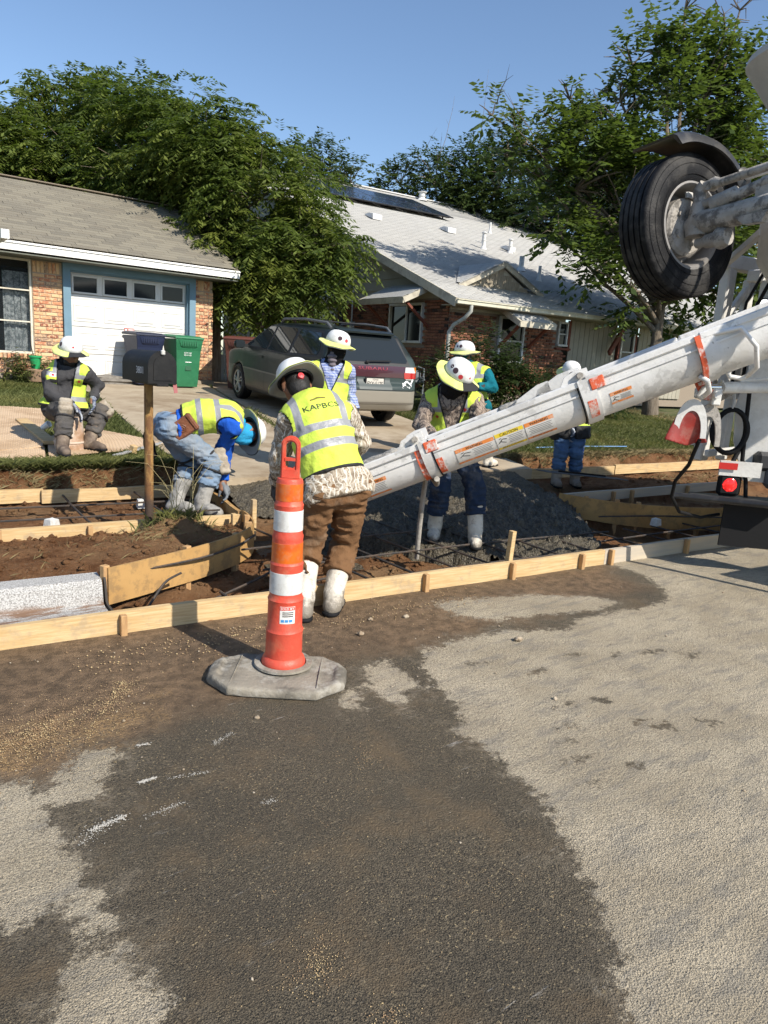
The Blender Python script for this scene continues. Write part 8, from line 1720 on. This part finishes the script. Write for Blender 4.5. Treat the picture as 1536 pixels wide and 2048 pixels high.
    for sd, sg in (('L', -1), ('R', 1)): S = J['sh' + sd]; tr = np.minimum(tr, seg(X, S + lat * sg * 0.045 - a * 0.06, S + lat * sg * 0.30 - a * 0.10, 0.088 * s, 0.16 * s))
    if open_v is not None: w0, w1, vb = open_v; w = w0 + (w1 - w0) * np.clip((b[:, 1] - vb) / (vtop - vb), 0, 1); tr = np.minimum(tr, np.where(b[:, 2] > 0, np.abs(b[:, 0]) - w, 1.0))
    set_attr(VO.data, 'trim', tr)
    H, ring, hbv = hat(P, hd + u * 0.035 * k, up, look, 0.93 * s, dots, front_black, **hatkw)
    return dict(P=P, J=J, a=a, lat=lat, fr=fr, vest=VO, shirt=SHo, pants=PAo, T=T, hat=H, hd=hd, f=f, r=r, u=u, td=td, s=s, ring=ring, hbv=hbv)
def pad(R, sd, mat, name='knee_pad', off=0.055, size=(0.07, 0.10, 0.035)):
    J = R['J']; kn = J['knee' + sd]; th = nrm(J['knee' + sd] - J['pel']); sh = nrm(J['ank' + sd] - J['knee' + sd]); n = nrm(th - sh); y = nrm(-sh * 0.5 + -th * 0.5 if False else np.cross(np.cross(n, sh), n)); x = np.cross(y, n); c = kn + n * off * R['s']
    M3 = np.stack([x, y, n]).astype(np.float32)
    def fn(X):
        q = X @ M3.T * 1.0; q = q - np.array([0, 0, 0], np.float32); g = np.abs(q) - np.array(size, np.float32) * R['s'] + 0.03; return np.linalg.norm(np.maximum(g, 0), axis=-1) + np.minimum(g.max(-1), 0) - 0.03 + 0.006 * np.sin(q[:, 1] * 90) * (q[:, 2] > 0)
    V, F = surface(fn, (-0.17,) * 3, (0.17,) * 3, 0.011); o = link(name, mesh_np(name, V + c, F, True), R['P'], mat)
    for q in (0.07, -0.07):
        m = MB(); cc = kn + sh * (0.075 if q < 0 else 0) + th * (-0.075 if q > 0 else 0); d_ = sh if q < 0 else th; d_ = Vector(d_); e1 = d_.orthogonal().normalized(); e2 = d_.cross(e1); m.tube([Vector(cc) + (e1 * cos(2 * pi * i / 16) + e2 * sin(2 * pi * i / 16)) * 0.088 * R['s'] for i in range(17)], 0.011, 6, False); m.build('strap', BLKB, o)
    return o
t = NT('white_boot'); v = t.coord('Object'); n_ = t.noise(v, 9, 6, 0.7); c = t.mix(t.step(n_, 0.35, 0.65), (0.64, 0.60, 0.52), (0.52, 0.47, 0.39)); c = t.mix(t.math('MULTIPLY', t.step(t.noise(v, 22, 5, 0.7), 0.55, 0.66), 0.7), c, (0.27, 0.23, 0.18))
c = t.mix(t.step(t.math('ADD', t.sep(v)[2], t.math('MULTIPLY', t.math('SUBTRACT', n_, 0.5), 0.3)), 0.15, 0.09), c, (0.20, 0.175, 0.14)); t.base(c); t.rough(0.6); t.bump(t.noise(v, 30, 4, 0.6), 0.008); WB = t.m
GB = simple('grey_boot', (0.15, 0.145, 0.135), 0.75, c2=(0.32, 0.31, 0.29), scale=7, dirt=(0.42, 0.40, 0.36), dscale=10, damt=0.6, bump=0.004)
DB = simple('dark_boot', (0.085, 0.06, 0.045), 0.8, c2=(0.16, 0.12, 0.09), scale=14, dirt=(0.28, 0.22, 0.16), dscale=8, damt=0.5, bump=0.004)
MB_ = simple('muddy_boot', (0.30, 0.26, 0.21), 0.85, c2=(0.20, 0.16, 0.12), scale=8, bump=0.004)
GLB = simple('navy_glove', (0.022, 0.04, 0.10), 0.7, c2=(0.40, 0.42, 0.45), scale=14, bump=0.003); GLK = simple('black_glove', (0.016, 0.016, 0.017), 0.8, c2=(0.08, 0.075, 0.07), scale=14, bump=0.004); GLG = simple('grey_glove', (0.17, 0.19, 0.21), 0.8, c2=(0.10, 0.11, 0.13), scale=10, bump=0.004)
PADM = simple('pad_beige', (0.40, 0.35, 0.28), 0.85, c2=(0.30, 0.26, 0.20), scale=9, dirt=(0.2, 0.15, 0.1), dscale=8, damt=0.6, bump=0.004); BLKC = cloth('black_cloth', (0.014, 0.013, 0.014))
BROWN = cloth('brown_duck', (0.165, 0.088, 0.042), (0.135, 0.07, 0.034), 5, 0.007, 50, (0.25, 0.18, 0.12), 0.4)
CHAR = cloth('charcoal', (0.062, 0.060, 0.063), (0.05, 0.05, 0.053)); CHARP = cloth('charcoal_trousers', (0.060, 0.058, 0.060), (0.085, 0.08, 0.075), 4, 0.007, 50, (0.17, 0.14, 0.11), 0.4)
BLUES = cloth('blue_jersey', (0.018, 0.105, 0.52), (0.014, 0.085, 0.44), 6, 0.006); JEAN = cloth('light_denim', (0.135, 0.20, 0.29), (0.19, 0.26, 0.35), 4, 0.007, 50, (0.3, 0.28, 0.24), 0.4, 3); NAVY = cloth('dark_denim', (0.022, 0.036, 0.068), (0.032, 0.05, 0.09), 4, 0.007, 50, (0.16, 0.15, 0.13), 0.35); JEAN2 = cloth('mid_denim', (0.055, 0.10, 0.19), (0.08, 0.14, 0.24), 4, 0.016, 20)
TEAL = cloth('teal_jersey', (0.008, 0.145, 0.185), (0.006, 0.12, 0.155), 6); CYAN = cloth('cyan_gaiter', (0.03, 0.30, 0.55)); TEALG = cloth('teal_gaiter', (0.004, 0.08, 0.10))
CAMO1 = camo('woodland_camo', [(0.17, 0.13, 0.09), (0.33, 0.27, 0.20), (0.50, 0.45, 0.37), (0.22, 0.16, 0.10), (0.62, 0.58, 0.50)]); CAMO2 = camo('bark_camo', [(0.13, 0.10, 0.08), (0.26, 0.20, 0.16), (0.36, 0.29, 0.23), (0.17, 0.13, 0.10), (0.07, 0.055, 0.05)]); CHK = plaid('blue_check', (0.42, 0.47, 0.62), (0.13, 0.18, 0.42), None)
CF, CR_ = FWD, RGT
V_BACK = hivis('vest_two_bands', [(0.205, 0.255), (0.325, 0.375)], (0.125, 0.172, 0.365), 0.06)
V_OPEN = hivis('vest_pocket', [(0.09, 0.14), (0.325, 0.37)], (0.085, 0.128, 0.36), 0.015)
V_SIDE = hivis('vest_side', [(0.235, 0.285), (0.40, 0.45)], (0.125, 0.17, 0.44), 0.10)
D1 = [(1.2, 0.045, 0.024, BRN1), (0.55, 0.045, 0.019, RED1)]

# --- the man bending by the chute end, back to the street
W1 = dict(ankL=(2.268, 3.659, 0.090), ankR=(2.483, 3.656, 0.090), kneeL=(2.426, 3.887, 0.378), kneeR=(2.688, 3.859, 0.367), pel=(2.532, 3.748, 0.813), nk=(2.503, 4.050, 1.308), hd=(2.490, 4.215, 1.393), shL=(2.340, 4.045, 1.210), shR=(2.686, 3.921, 1.263), elbL=(2.328, 4.128, 0.944), elbR=(2.863, 3.973, 1.052), wrL=(2.40, 4.29, 0.742), wrR=(2.872, 4.160, 0.886))
R1_ = person('bent worker in lime vest with his back to the street, brown trousers, white boots', W1, 1.07, 0.80 * ZUP + 0.50 * CF - 0.28 * CR_, -0.5 * ZUP + 0.65 * CF - 0.3 * CR_, V_BACK, CAMO1, BROWN, WB, GLK, hem=0.06, shirt_drop=0.10, curl=0.9, boot_top=0.68, pants_wr=0.012, front_black=True, hatkw=dict(tilt_wave=0.03), toes={'L': CF * 0.9 - CR_ * 0.2, 'R': CF * 0.9 + CR_ * 0.1})
bv = bvh_of(R1_['vest']); o = R1_['J']['pel'] + R1_['a'] * 0.475 - R1_['fr'] * 0.3
lettering('KAPBCS', 0.054, o + R1_['lat'] * 0.01, R1_['lat'], R1_['a'], BTXT, R1_['vest'], bv, 0.003, xs=1.25, cell=0.012)
patch('logo_mark', [(-0.055, 0.0), (0.0, 0.012), (0.055, 0.006), (0.05, 0.016), (0.0, 0.024), (-0.05, 0.012)], o + R1_['a'] * 0.048 + R1_['lat'] * 0.005, R1_['lat'], R1_['a'], bv, simple('logo_olive', (0.16, 0.13, 0.02), 0.7), R1_['vest'], 0.003, 0.012)
bvp = bvh_of(R1_['pants'])
for sg in (-1, 1):
    o = R1_['J']['pel'] - R1_['fr'] * 0.3 + R1_['lat'] * (0.085 * sg) - ZUP * 0.10; bm_ = [(-0.065, 0.07), (0.065, 0.07), (0.065, -0.05), (0, -0.075), (-0.065, -0.05)]
    patch('back_pocket', bm_[::-1], o, R1_['lat'], ZUP, bvp, cloth('pocket%d' % sg, (0.18, 0.098, 0.047)), R1_['pants'], 0.005, 0.02)
c, ring_h = R1_['hd'], R1_['ring']
lettering('KATIL', 0.022, ring_h(0.121, 0.03, pi * 0.95), Vector(R1_['r']) * -1, Vector(R1_['u']), BTXT, R1_['hat'], R1_['hbv'], 0.002, cell=0.01)
m = MB(); q = c - R1_['f'] * 0.105 + R1_['u'] * 0.02; m.lathe([(0, 0.02), (0.02, 0.018), (0.024, 0.0)], 16, q, tuple(-R1_['f'])); m.build('ratchet_knob', RED1, R1_['hat'], 40)
# --- the man sitting on a bucket
W2 = dict(ankL=(2.169, 7.922, 0.57), ankR=(1.831, 7.620, 0.57), kneeL=(2.348, 8.077, 0.867), kneeR=(1.902, 7.777, 0.899), pel=(1.985, 8.130, 0.895), nk=(2.028, 8.130, 1.325), hd=(2.042, 8.055, 1.455), shL=(2.171, 8.020, 1.293), shR=(1.845, 8.130, 1.242), elbL=(2.338, 8.160, 1.144), elbR=(1.834, 8.016, 1.034), wrL=(2.247, 8.024, 1.004), wrR=(2.010, 7.875, 0.937))
R2_ = person('worker seated on an upturned bucket, charcoal clothes, knee pads, navy gloves', W2, 1.0, 0.93 * ZUP + 0.18 * CR_ - 0.22 * CF, 0.55 * CR_ - 0.55 * CF - 0.45 * ZUP, V_OPEN, CHAR, CHARP, DB, GLB, face=BLKC, beard=True, hem=0.01, shirt_drop=0.06, curl=0.35, boot_top=0.46, open_v=(0.05, 0.085, 0.1), palm={'dR': np.array([0.35, -0.35, -0.55]), 'R': -CF * 0.3 - ZUP * 0.2 + CR_ * -0.3, 'dL': np.array([-0.1, -0.35, -0.6])}, dots=[(1.5, 0.05, 0.024, BRN1), (0.25, 0.055, 0.010, RED1)], toes={'L': CR_ * 0.85 - CF * 0.3, 'R': CR_ * 0.5 - CF * 0.75})
pad(R2_, 'L', PADM, size=(0.065, 0.095, 0.05)); pad(R2_, 'R', PADM, size=(0.065, 0.095, 0.05))
bv = bvh_of(R2_['vest']); exv = -R2_['lat']
for (uu, vv, w_, h_, mt) in ((0.11, 0.28, 0.035, 0.012, BTXT), (0.11, 0.262, 0.03, 0.006, BTXT), (-0.13, 0.30, 0.012, 0.012, RED1), (0.12, 0.335, 0.03, 0.018, WTXT), (0.12, 0.335, 0.012, 0.010, RED1)):
    patch('vest_print', sq(w_, h_), R2_['J']['pel'] + R2_['lat'] * uu + R2_['a'] * vv + R2_['fr'] * 0.3, exv, R2_['a'], bv, mt, R2_['vest'], 0.003 if mt is not RED1 else 0.005, 0.02)
for sd, pc in (('L', 0.5), ('R', 0.5)):
    p = R2_['J']['wr' + sd]; q = R2_['J']['elb' + sd]; d_ = Vector(nrm(p - q)); m = MB(); e1 = d_.orthogonal().normalized(); e2 = d_.cross(e1)
    m.tube([Vector(p) - d_ * 0.085 + (e1 * cos(2 * pi * i / 16) + e2 * sin(2 * pi * i / 16)) * 0.047 for i in range(17)], 0.006, 6, False); m.build('glove_cuff', WTXT, R2_['P'])
# --- the man bent double over the side form
W3 = dict(ankR=(2.677, 6.182, 0.200), ankL=(2.491, 6.344, 0.200), kneeR=(2.820, 6.206, 0.574), kneeL=(2.700, 6.473, 0.530), pel=(2.490, 6.440, 0.880), nk=(3.030, 6.225, 0.948), hd=(3.150, 6.255, 0.850), shR=(2.951, 6.085, 0.920), shL=(3.079, 6.400, 0.943), elbR=(2.945, 6.320, 0.680), wrR=(2.905, 6.23, 0.385), elbL=(3.010, 6.390, 0.672), wrL=(2.900, 6.22, 0.370))
R3_ = person('worker in blue shirt and jeans bent double over the side form', W3, 1.10, 0.66 * CR_ + 0.75 * CF + 0.05 * ZUP, -0.9 * ZUP + 0.25 * CR_ - 0.1 * CF, V_SIDE, BLUES, JEAN, GB, GLG, face=CYAN, beard=False, hem=0.10, shirt_drop=-0.06, curl=0.6, boot_top=0.66, front_black=True, toes={'L': CR_ * 0.9 - CF * 0.1, 'R': CR_ * 0.9 - CF * 0.35}, palm={'dR': np.array([0.3, -0.1, -0.6]), 'dL': np.array([0.2, -0.2, -0.7])}, hatkw=dict(tilt_wave=0.01))
pad(R3_, 'R', PADM, size=(0.07, 0.115, 0.05), off=0.06); pad(R3_, 'L', PADM, size=(0.07, 0.10, 0.04))
LEA = simple('tooled_leather', (0.20, 0.075, 0.035), 0.5, c2=(0.13, 0.045, 0.02), scale=14, bump=0.006, bscale=35)
J3 = R3_['J']; PO = thing('tool_pouch', 'brown leather tool pouch on the belt of the bent worker in jeans', 'pouch', tuple(J3['pel'])); pc = Vector(J3['pel'] + R3_['lat'] * 0.165 + np.array([0.09, -0.045, 0.03])); M3 = Matrix((Vector((0.80, -0.42, 0.42)).normalized(), Vector((0.45, 0.89, 0)).normalized(), Vector((0, 0, 1)))).transposed()
ex = Vector((0.64, -0.50, 0.58)).normalized(); ny = Vector(R3_['lat']).normalized(); ex = (ex - ny * ex.dot(ny)).normalized(); ez = ex.cross(ny); M3 = Matrix((ex, ny, ez)).transposed()
m = MB(); m.box(pc, (0.22, 0.09, 0.165), M3, 0.018); m.build('pouch_body', LEA, PO); m = MB(); m.box(pc + ex * 0.10 + ny * 0.006, (0.055, 0.10, 0.172), M3, 0.018); m.build('pouch_lid', LEA, PO); m = MB(); m.box(pc - ex * 0.13 - ez * 0.02, (0.09, 0.06, 0.12), M3, 0.025); m.build('tape_sleeve', LEA, PO)
m = MB(); m.tube([pc + ny * 0.047 + (ex * cos(2 * pi * i / 16) + ez * sin(2 * pi * i / 16)) * 0.032 for i in range(17)], 0.004, 5, False); m.tube([pc + ny * 0.047 + (ex * cos(2 * pi * i / 10) + ez * sin(2 * pi * i / 10)) * 0.014 for i in range(11)], 0.004, 5, False); m.build('tooling', LEA, PO)
m = MB(); P_ = Vector(J3['pel'] - R3_['a'] * 0.21 - ZUP * 0.12 + R3_['lat'] * 0.02); V, F = surface(lambda X: seg(X, (0, 0, 0.08), (0.03, 0, -0.10), 0.03, 0.05) + 0.02 * fbm(X * 14, 2), (-0.12, -0.1, -0.2), (0.14, 0.1, 0.16), 0.014); o = link('hanging_glove', mesh_np('hanging_glove', V + np.array(P_), F, True), R3_['P'], BLKC)
# --- the man standing in the pour behind him
W4 = dict(pel=(4.097, 6.294, 1.02), nk=(4.166, 6.362, 1.537), hd=(4.178, 6.315, 1.690), shR=(3.985, 6.453, 1.482), shL=(4.300, 6.257, 1.482), elbR=(3.908, 6.488, 1.226), wrR=(3.967, 6.349, 1.034), elbL=(4.379, 6.324, 1.256), wrL=(4.383, 6.204, 1.069), kneeL=(4.187, 6.244, 0.62), kneeR=(4.007, 6.314, 0.62), ankL=(4.187, 6.274, 0.24), ankR=(4.007, 6.344, 0.24))
R4_ = person('masked worker in blue checked shirt and black gloves standing before the car', W4, 1.0, 0.95 * ZUP + 0.22 * CR_ - 0.05 * CF, 0.75 * CR_ - 0.45 * CF - 0.4 * ZUP, V_OPEN, CHK, CHARP, WB, GLK, face=BLKC, hem=0.015, shirt_drop=0.1, curl=0.45, boot_top=0.6, open_v=(0.012, 0.12, 0.24), dots=[(0.95, 0.05, 0.022, BRN1), (0.35, 0.042, 0.018, RED1)], front_black=False)
o = R4_['J']['nk'] - R4_['a'] * 0.02 + R4_['fr'] * 0.09
V, F = surface(lambda X: seg(X, (0, 0, 0.07), (0, 0, -0.05), 0.05, 0.03) + 0.008 * np.sin(X[:, 2] * 140), (-0.08, -0.08, -0.11), (0.08, 0.08, 0.14), 0.01); link('neck_gaiter', mesh_np('neck_gaiter', V + o, F, True), R4_['P'], cloth('grey_gaiter', (0.16, 0.14, 0.16)))
# --- the man steadying the chute
W5 = dict(ankR=(4.287, 4.733, 0.150), ankL=(4.477, 4.396, 0.150), kneeR=(4.225, 4.626, 0.520), kneeL=(4.501, 4.473, 0.544), pel=(4.40, 4.72, 0.90), nk=(4.334, 4.685, 1.370), hd=(4.275, 4.600, 1.478), shR=(4.190, 4.808, 1.313), shL=(4.475, 4.549, 1.328), elbR=(4.043, 4.737, 1.083), wrR=(3.980, 4.498, 1.021), elbL=(4.396, 4.390, 1.119), wrL=(4.169, 4.336, 1.059))
R5_ = person('worker in camouflage shirt and navy jeans steadying the far side of the chute', W5, 1.05, 0.80 * ZUP + 0.32 * CR_ - 0.42 * CF, 0.50 * CR_ - 0.45 * CF - 0.6 * ZUP, V_OPEN, CAMO2, NAVY, WB, GLK, face=BLKC, hem=0.015, shirt_drop=0.13, curl=0.7, boot_top=0.66, open_v=(0.02, 0.12, 0.12), dots=[(1.35, 0.06, 0.025, BRN1), (0.85, 0.035, 0.020, RED1), (1.75, 0.07, 0.017, BRN1), (0.15, 0.05, 0.008, RED1)])
bv = bvh_of(R5_['vest']); exv = -R5_['lat']; o = R5_['J']['pel'] + R5_['fr'] * 0.3 - R5_['lat'] * 0.105
lettering('SUNDT', 0.038, o + R5_['a'] * 0.30, exv, R5_['a'], simple('ink_brown', (0.10, 0.10, 0.02), 0.7), R5_['vest'], bv, 0.003, cell=0.012)
patch('logo_mark', [(0, -0.02), (0.02, 0), (0, 0.02), (-0.02, 0)], o + R5_['a'] * 0.35, exv, R5_['a'], bv, RED1, R5_['vest'], 0.003, 0.02); patch('logo_mark', [(0, -0.016), (0.016, 0), (0, 0.016), (-0.016, 0)], R5_['J']['pel'] + R5_['fr'] * 0.3 + R5_['lat'] * 0.13 + R5_['a'] * 0.28, exv, R5_['a'], bv, RED1, R5_['vest'], 0.003, 0.02)
# --- teal shirted man with his back turned
W6 = dict(ankR=(6.465, 6.243, 0.472), ankL=(6.215, 6.363, 0.472), pel=(6.392, 6.504, 1.10), nk=(6.406, 6.610, 1.563), hd=(6.326, 6.680, 1.714), shR=(6.470, 6.428, 1.541), shL=(6.358, 6.789, 1.509), elbR=(6.420, 6.240, 1.361), wrR=(6.191, 6.280, 1.363), elbL=(6.387, 6.913, 1.282), wrL=(6.341, 6.756, 1.167), kneeR=(6.398, 6.344, 0.80), kneeL=(6.273, 6.404, 0.80))
R6_ = person('worker in teal shirt looking away near the shrubs behind the chute', W6, 1.0, ZUP - 0.05 * CR_, -0.75 * CR_ + 0.5 * CF, V_BACK, TEAL, CAMO2, WB, GLK, face=TEALG, hem=0.05, shirt_drop=0.1, curl=0.8, boot_top=0.6, dots=[(-1.6, 0.055, 0.02, BRN1), (-1.2, 0.055, 0.014, BRN1)], front_black=False)
# --- man behind the chute with the float
W7 = dict(ankR=(7.198, 5.753, 0.280), ankL=(7.472, 5.673, 0.280), pel=(7.425, 5.802, 0.90), nk=(7.427, 5.881, 1.40), hd=(7.387, 5.865, 1.554), shR=(7.262, 5.990, 1.339), shL=(7.580, 5.743, 1.346), elbR=(7.247, 5.950, 1.060), wrR=(7.304, 5.758, 0.935), elbL=(7.590, 5.651, 1.083), wrL=(7.438, 5.718, 0.868), kneeR=(7.247, 5.758, 0.60), kneeL=(7.407, 5.652, 0.60))
R7_ = person('worker half hidden behind the chute with jeans and muddy boots', W7, 1.0, 0.93 * ZUP - 0.30 * CF, -0.6 * CF - 0.5 * ZUP + 0.1 * CR_, V_OPEN, cloth('pale_shirt', (0.38, 0.37, 0.34)), JEAN2, MB_, GLB, face=BLKC, hem=-0.13, shirt_drop=0.08, curl=0.8, boot_top=0.6, open_v=(0.03, 0.1, 0.15), front_black=False)
# --- long-handled tools
m = MB(); P_ = [(3.62, 4.13, 0.80), (3.72, 4.27, 0.55), (3.76, 4.33, 0.30), (3.78, 4.36, 0.02)]; r = thing('vibrator_hose', 'muddy whitish concrete vibrator hose hanging from the chute joint', 'hose', P_[-1]); m.tube([cp(2.0, 0.3 * pi, 0.25), cp(2.03, 0.48 * pi, 0.26)] + P_, 0.021, 10); m.build('hose', simple('muddy_hose', (0.40, 0.37, 0.33), 0.8, c2=(0.24, 0.22, 0.19), scale=9, bump=0.004), r, 50)
BLUEP = simple('blue_white_handle', (0.06, 0.14, 0.50), 0.5, c2=(0.6, 0.62, 0.66), scale=9, stretch=(1, 1, 2.2))
r = thing('bull_float', 'dark steel float blade with a blue handle lying by the right bed', 'float', SD(6.1, 2.2, 0.3)); m = MB(); m.bar((7.47, 5.62, 0.36), (7.95, 5.95, 0.92), 0.032, 0.032, ch=0.006); m.build('handle', BLUEP, r)
m = MB(); m.bar((6.55, 5.45, 0.46), (8.05, 5.38, 0.30), 0.20, 0.012, ch=0.003); m.build('blade', simple('float_steel', (0.05, 0.055, 0.06), 0.5, dirt=(0.16, 0.16, 0.16), dscale=6), r); m = MB(); m.bar((6.85, 5.44, 0.445), (7.7, 5.40, 0.355), 0.03, 0.02); m.build('stiffener', BLKR, r)
r = thing('blue_pole', 'thin blue pole lying on the grass right of the worker with jeans', 'pole', (9.2, 6.7, 0.48)); a_, b_ = SD(7.4, 3.78, 0.47), SD(9.35, 3.72, 0.475); m = MB(); m.tube([a_, a_.lerp(b_, 0.5) + Vector((0, 0, 0.01)), b_], 0.008, 8); m.build('rod', simple('pale_blue', (0.12, 0.27, 0.52), 0.6, c2=(0.2, 0.33, 0.5), scale=6), r)
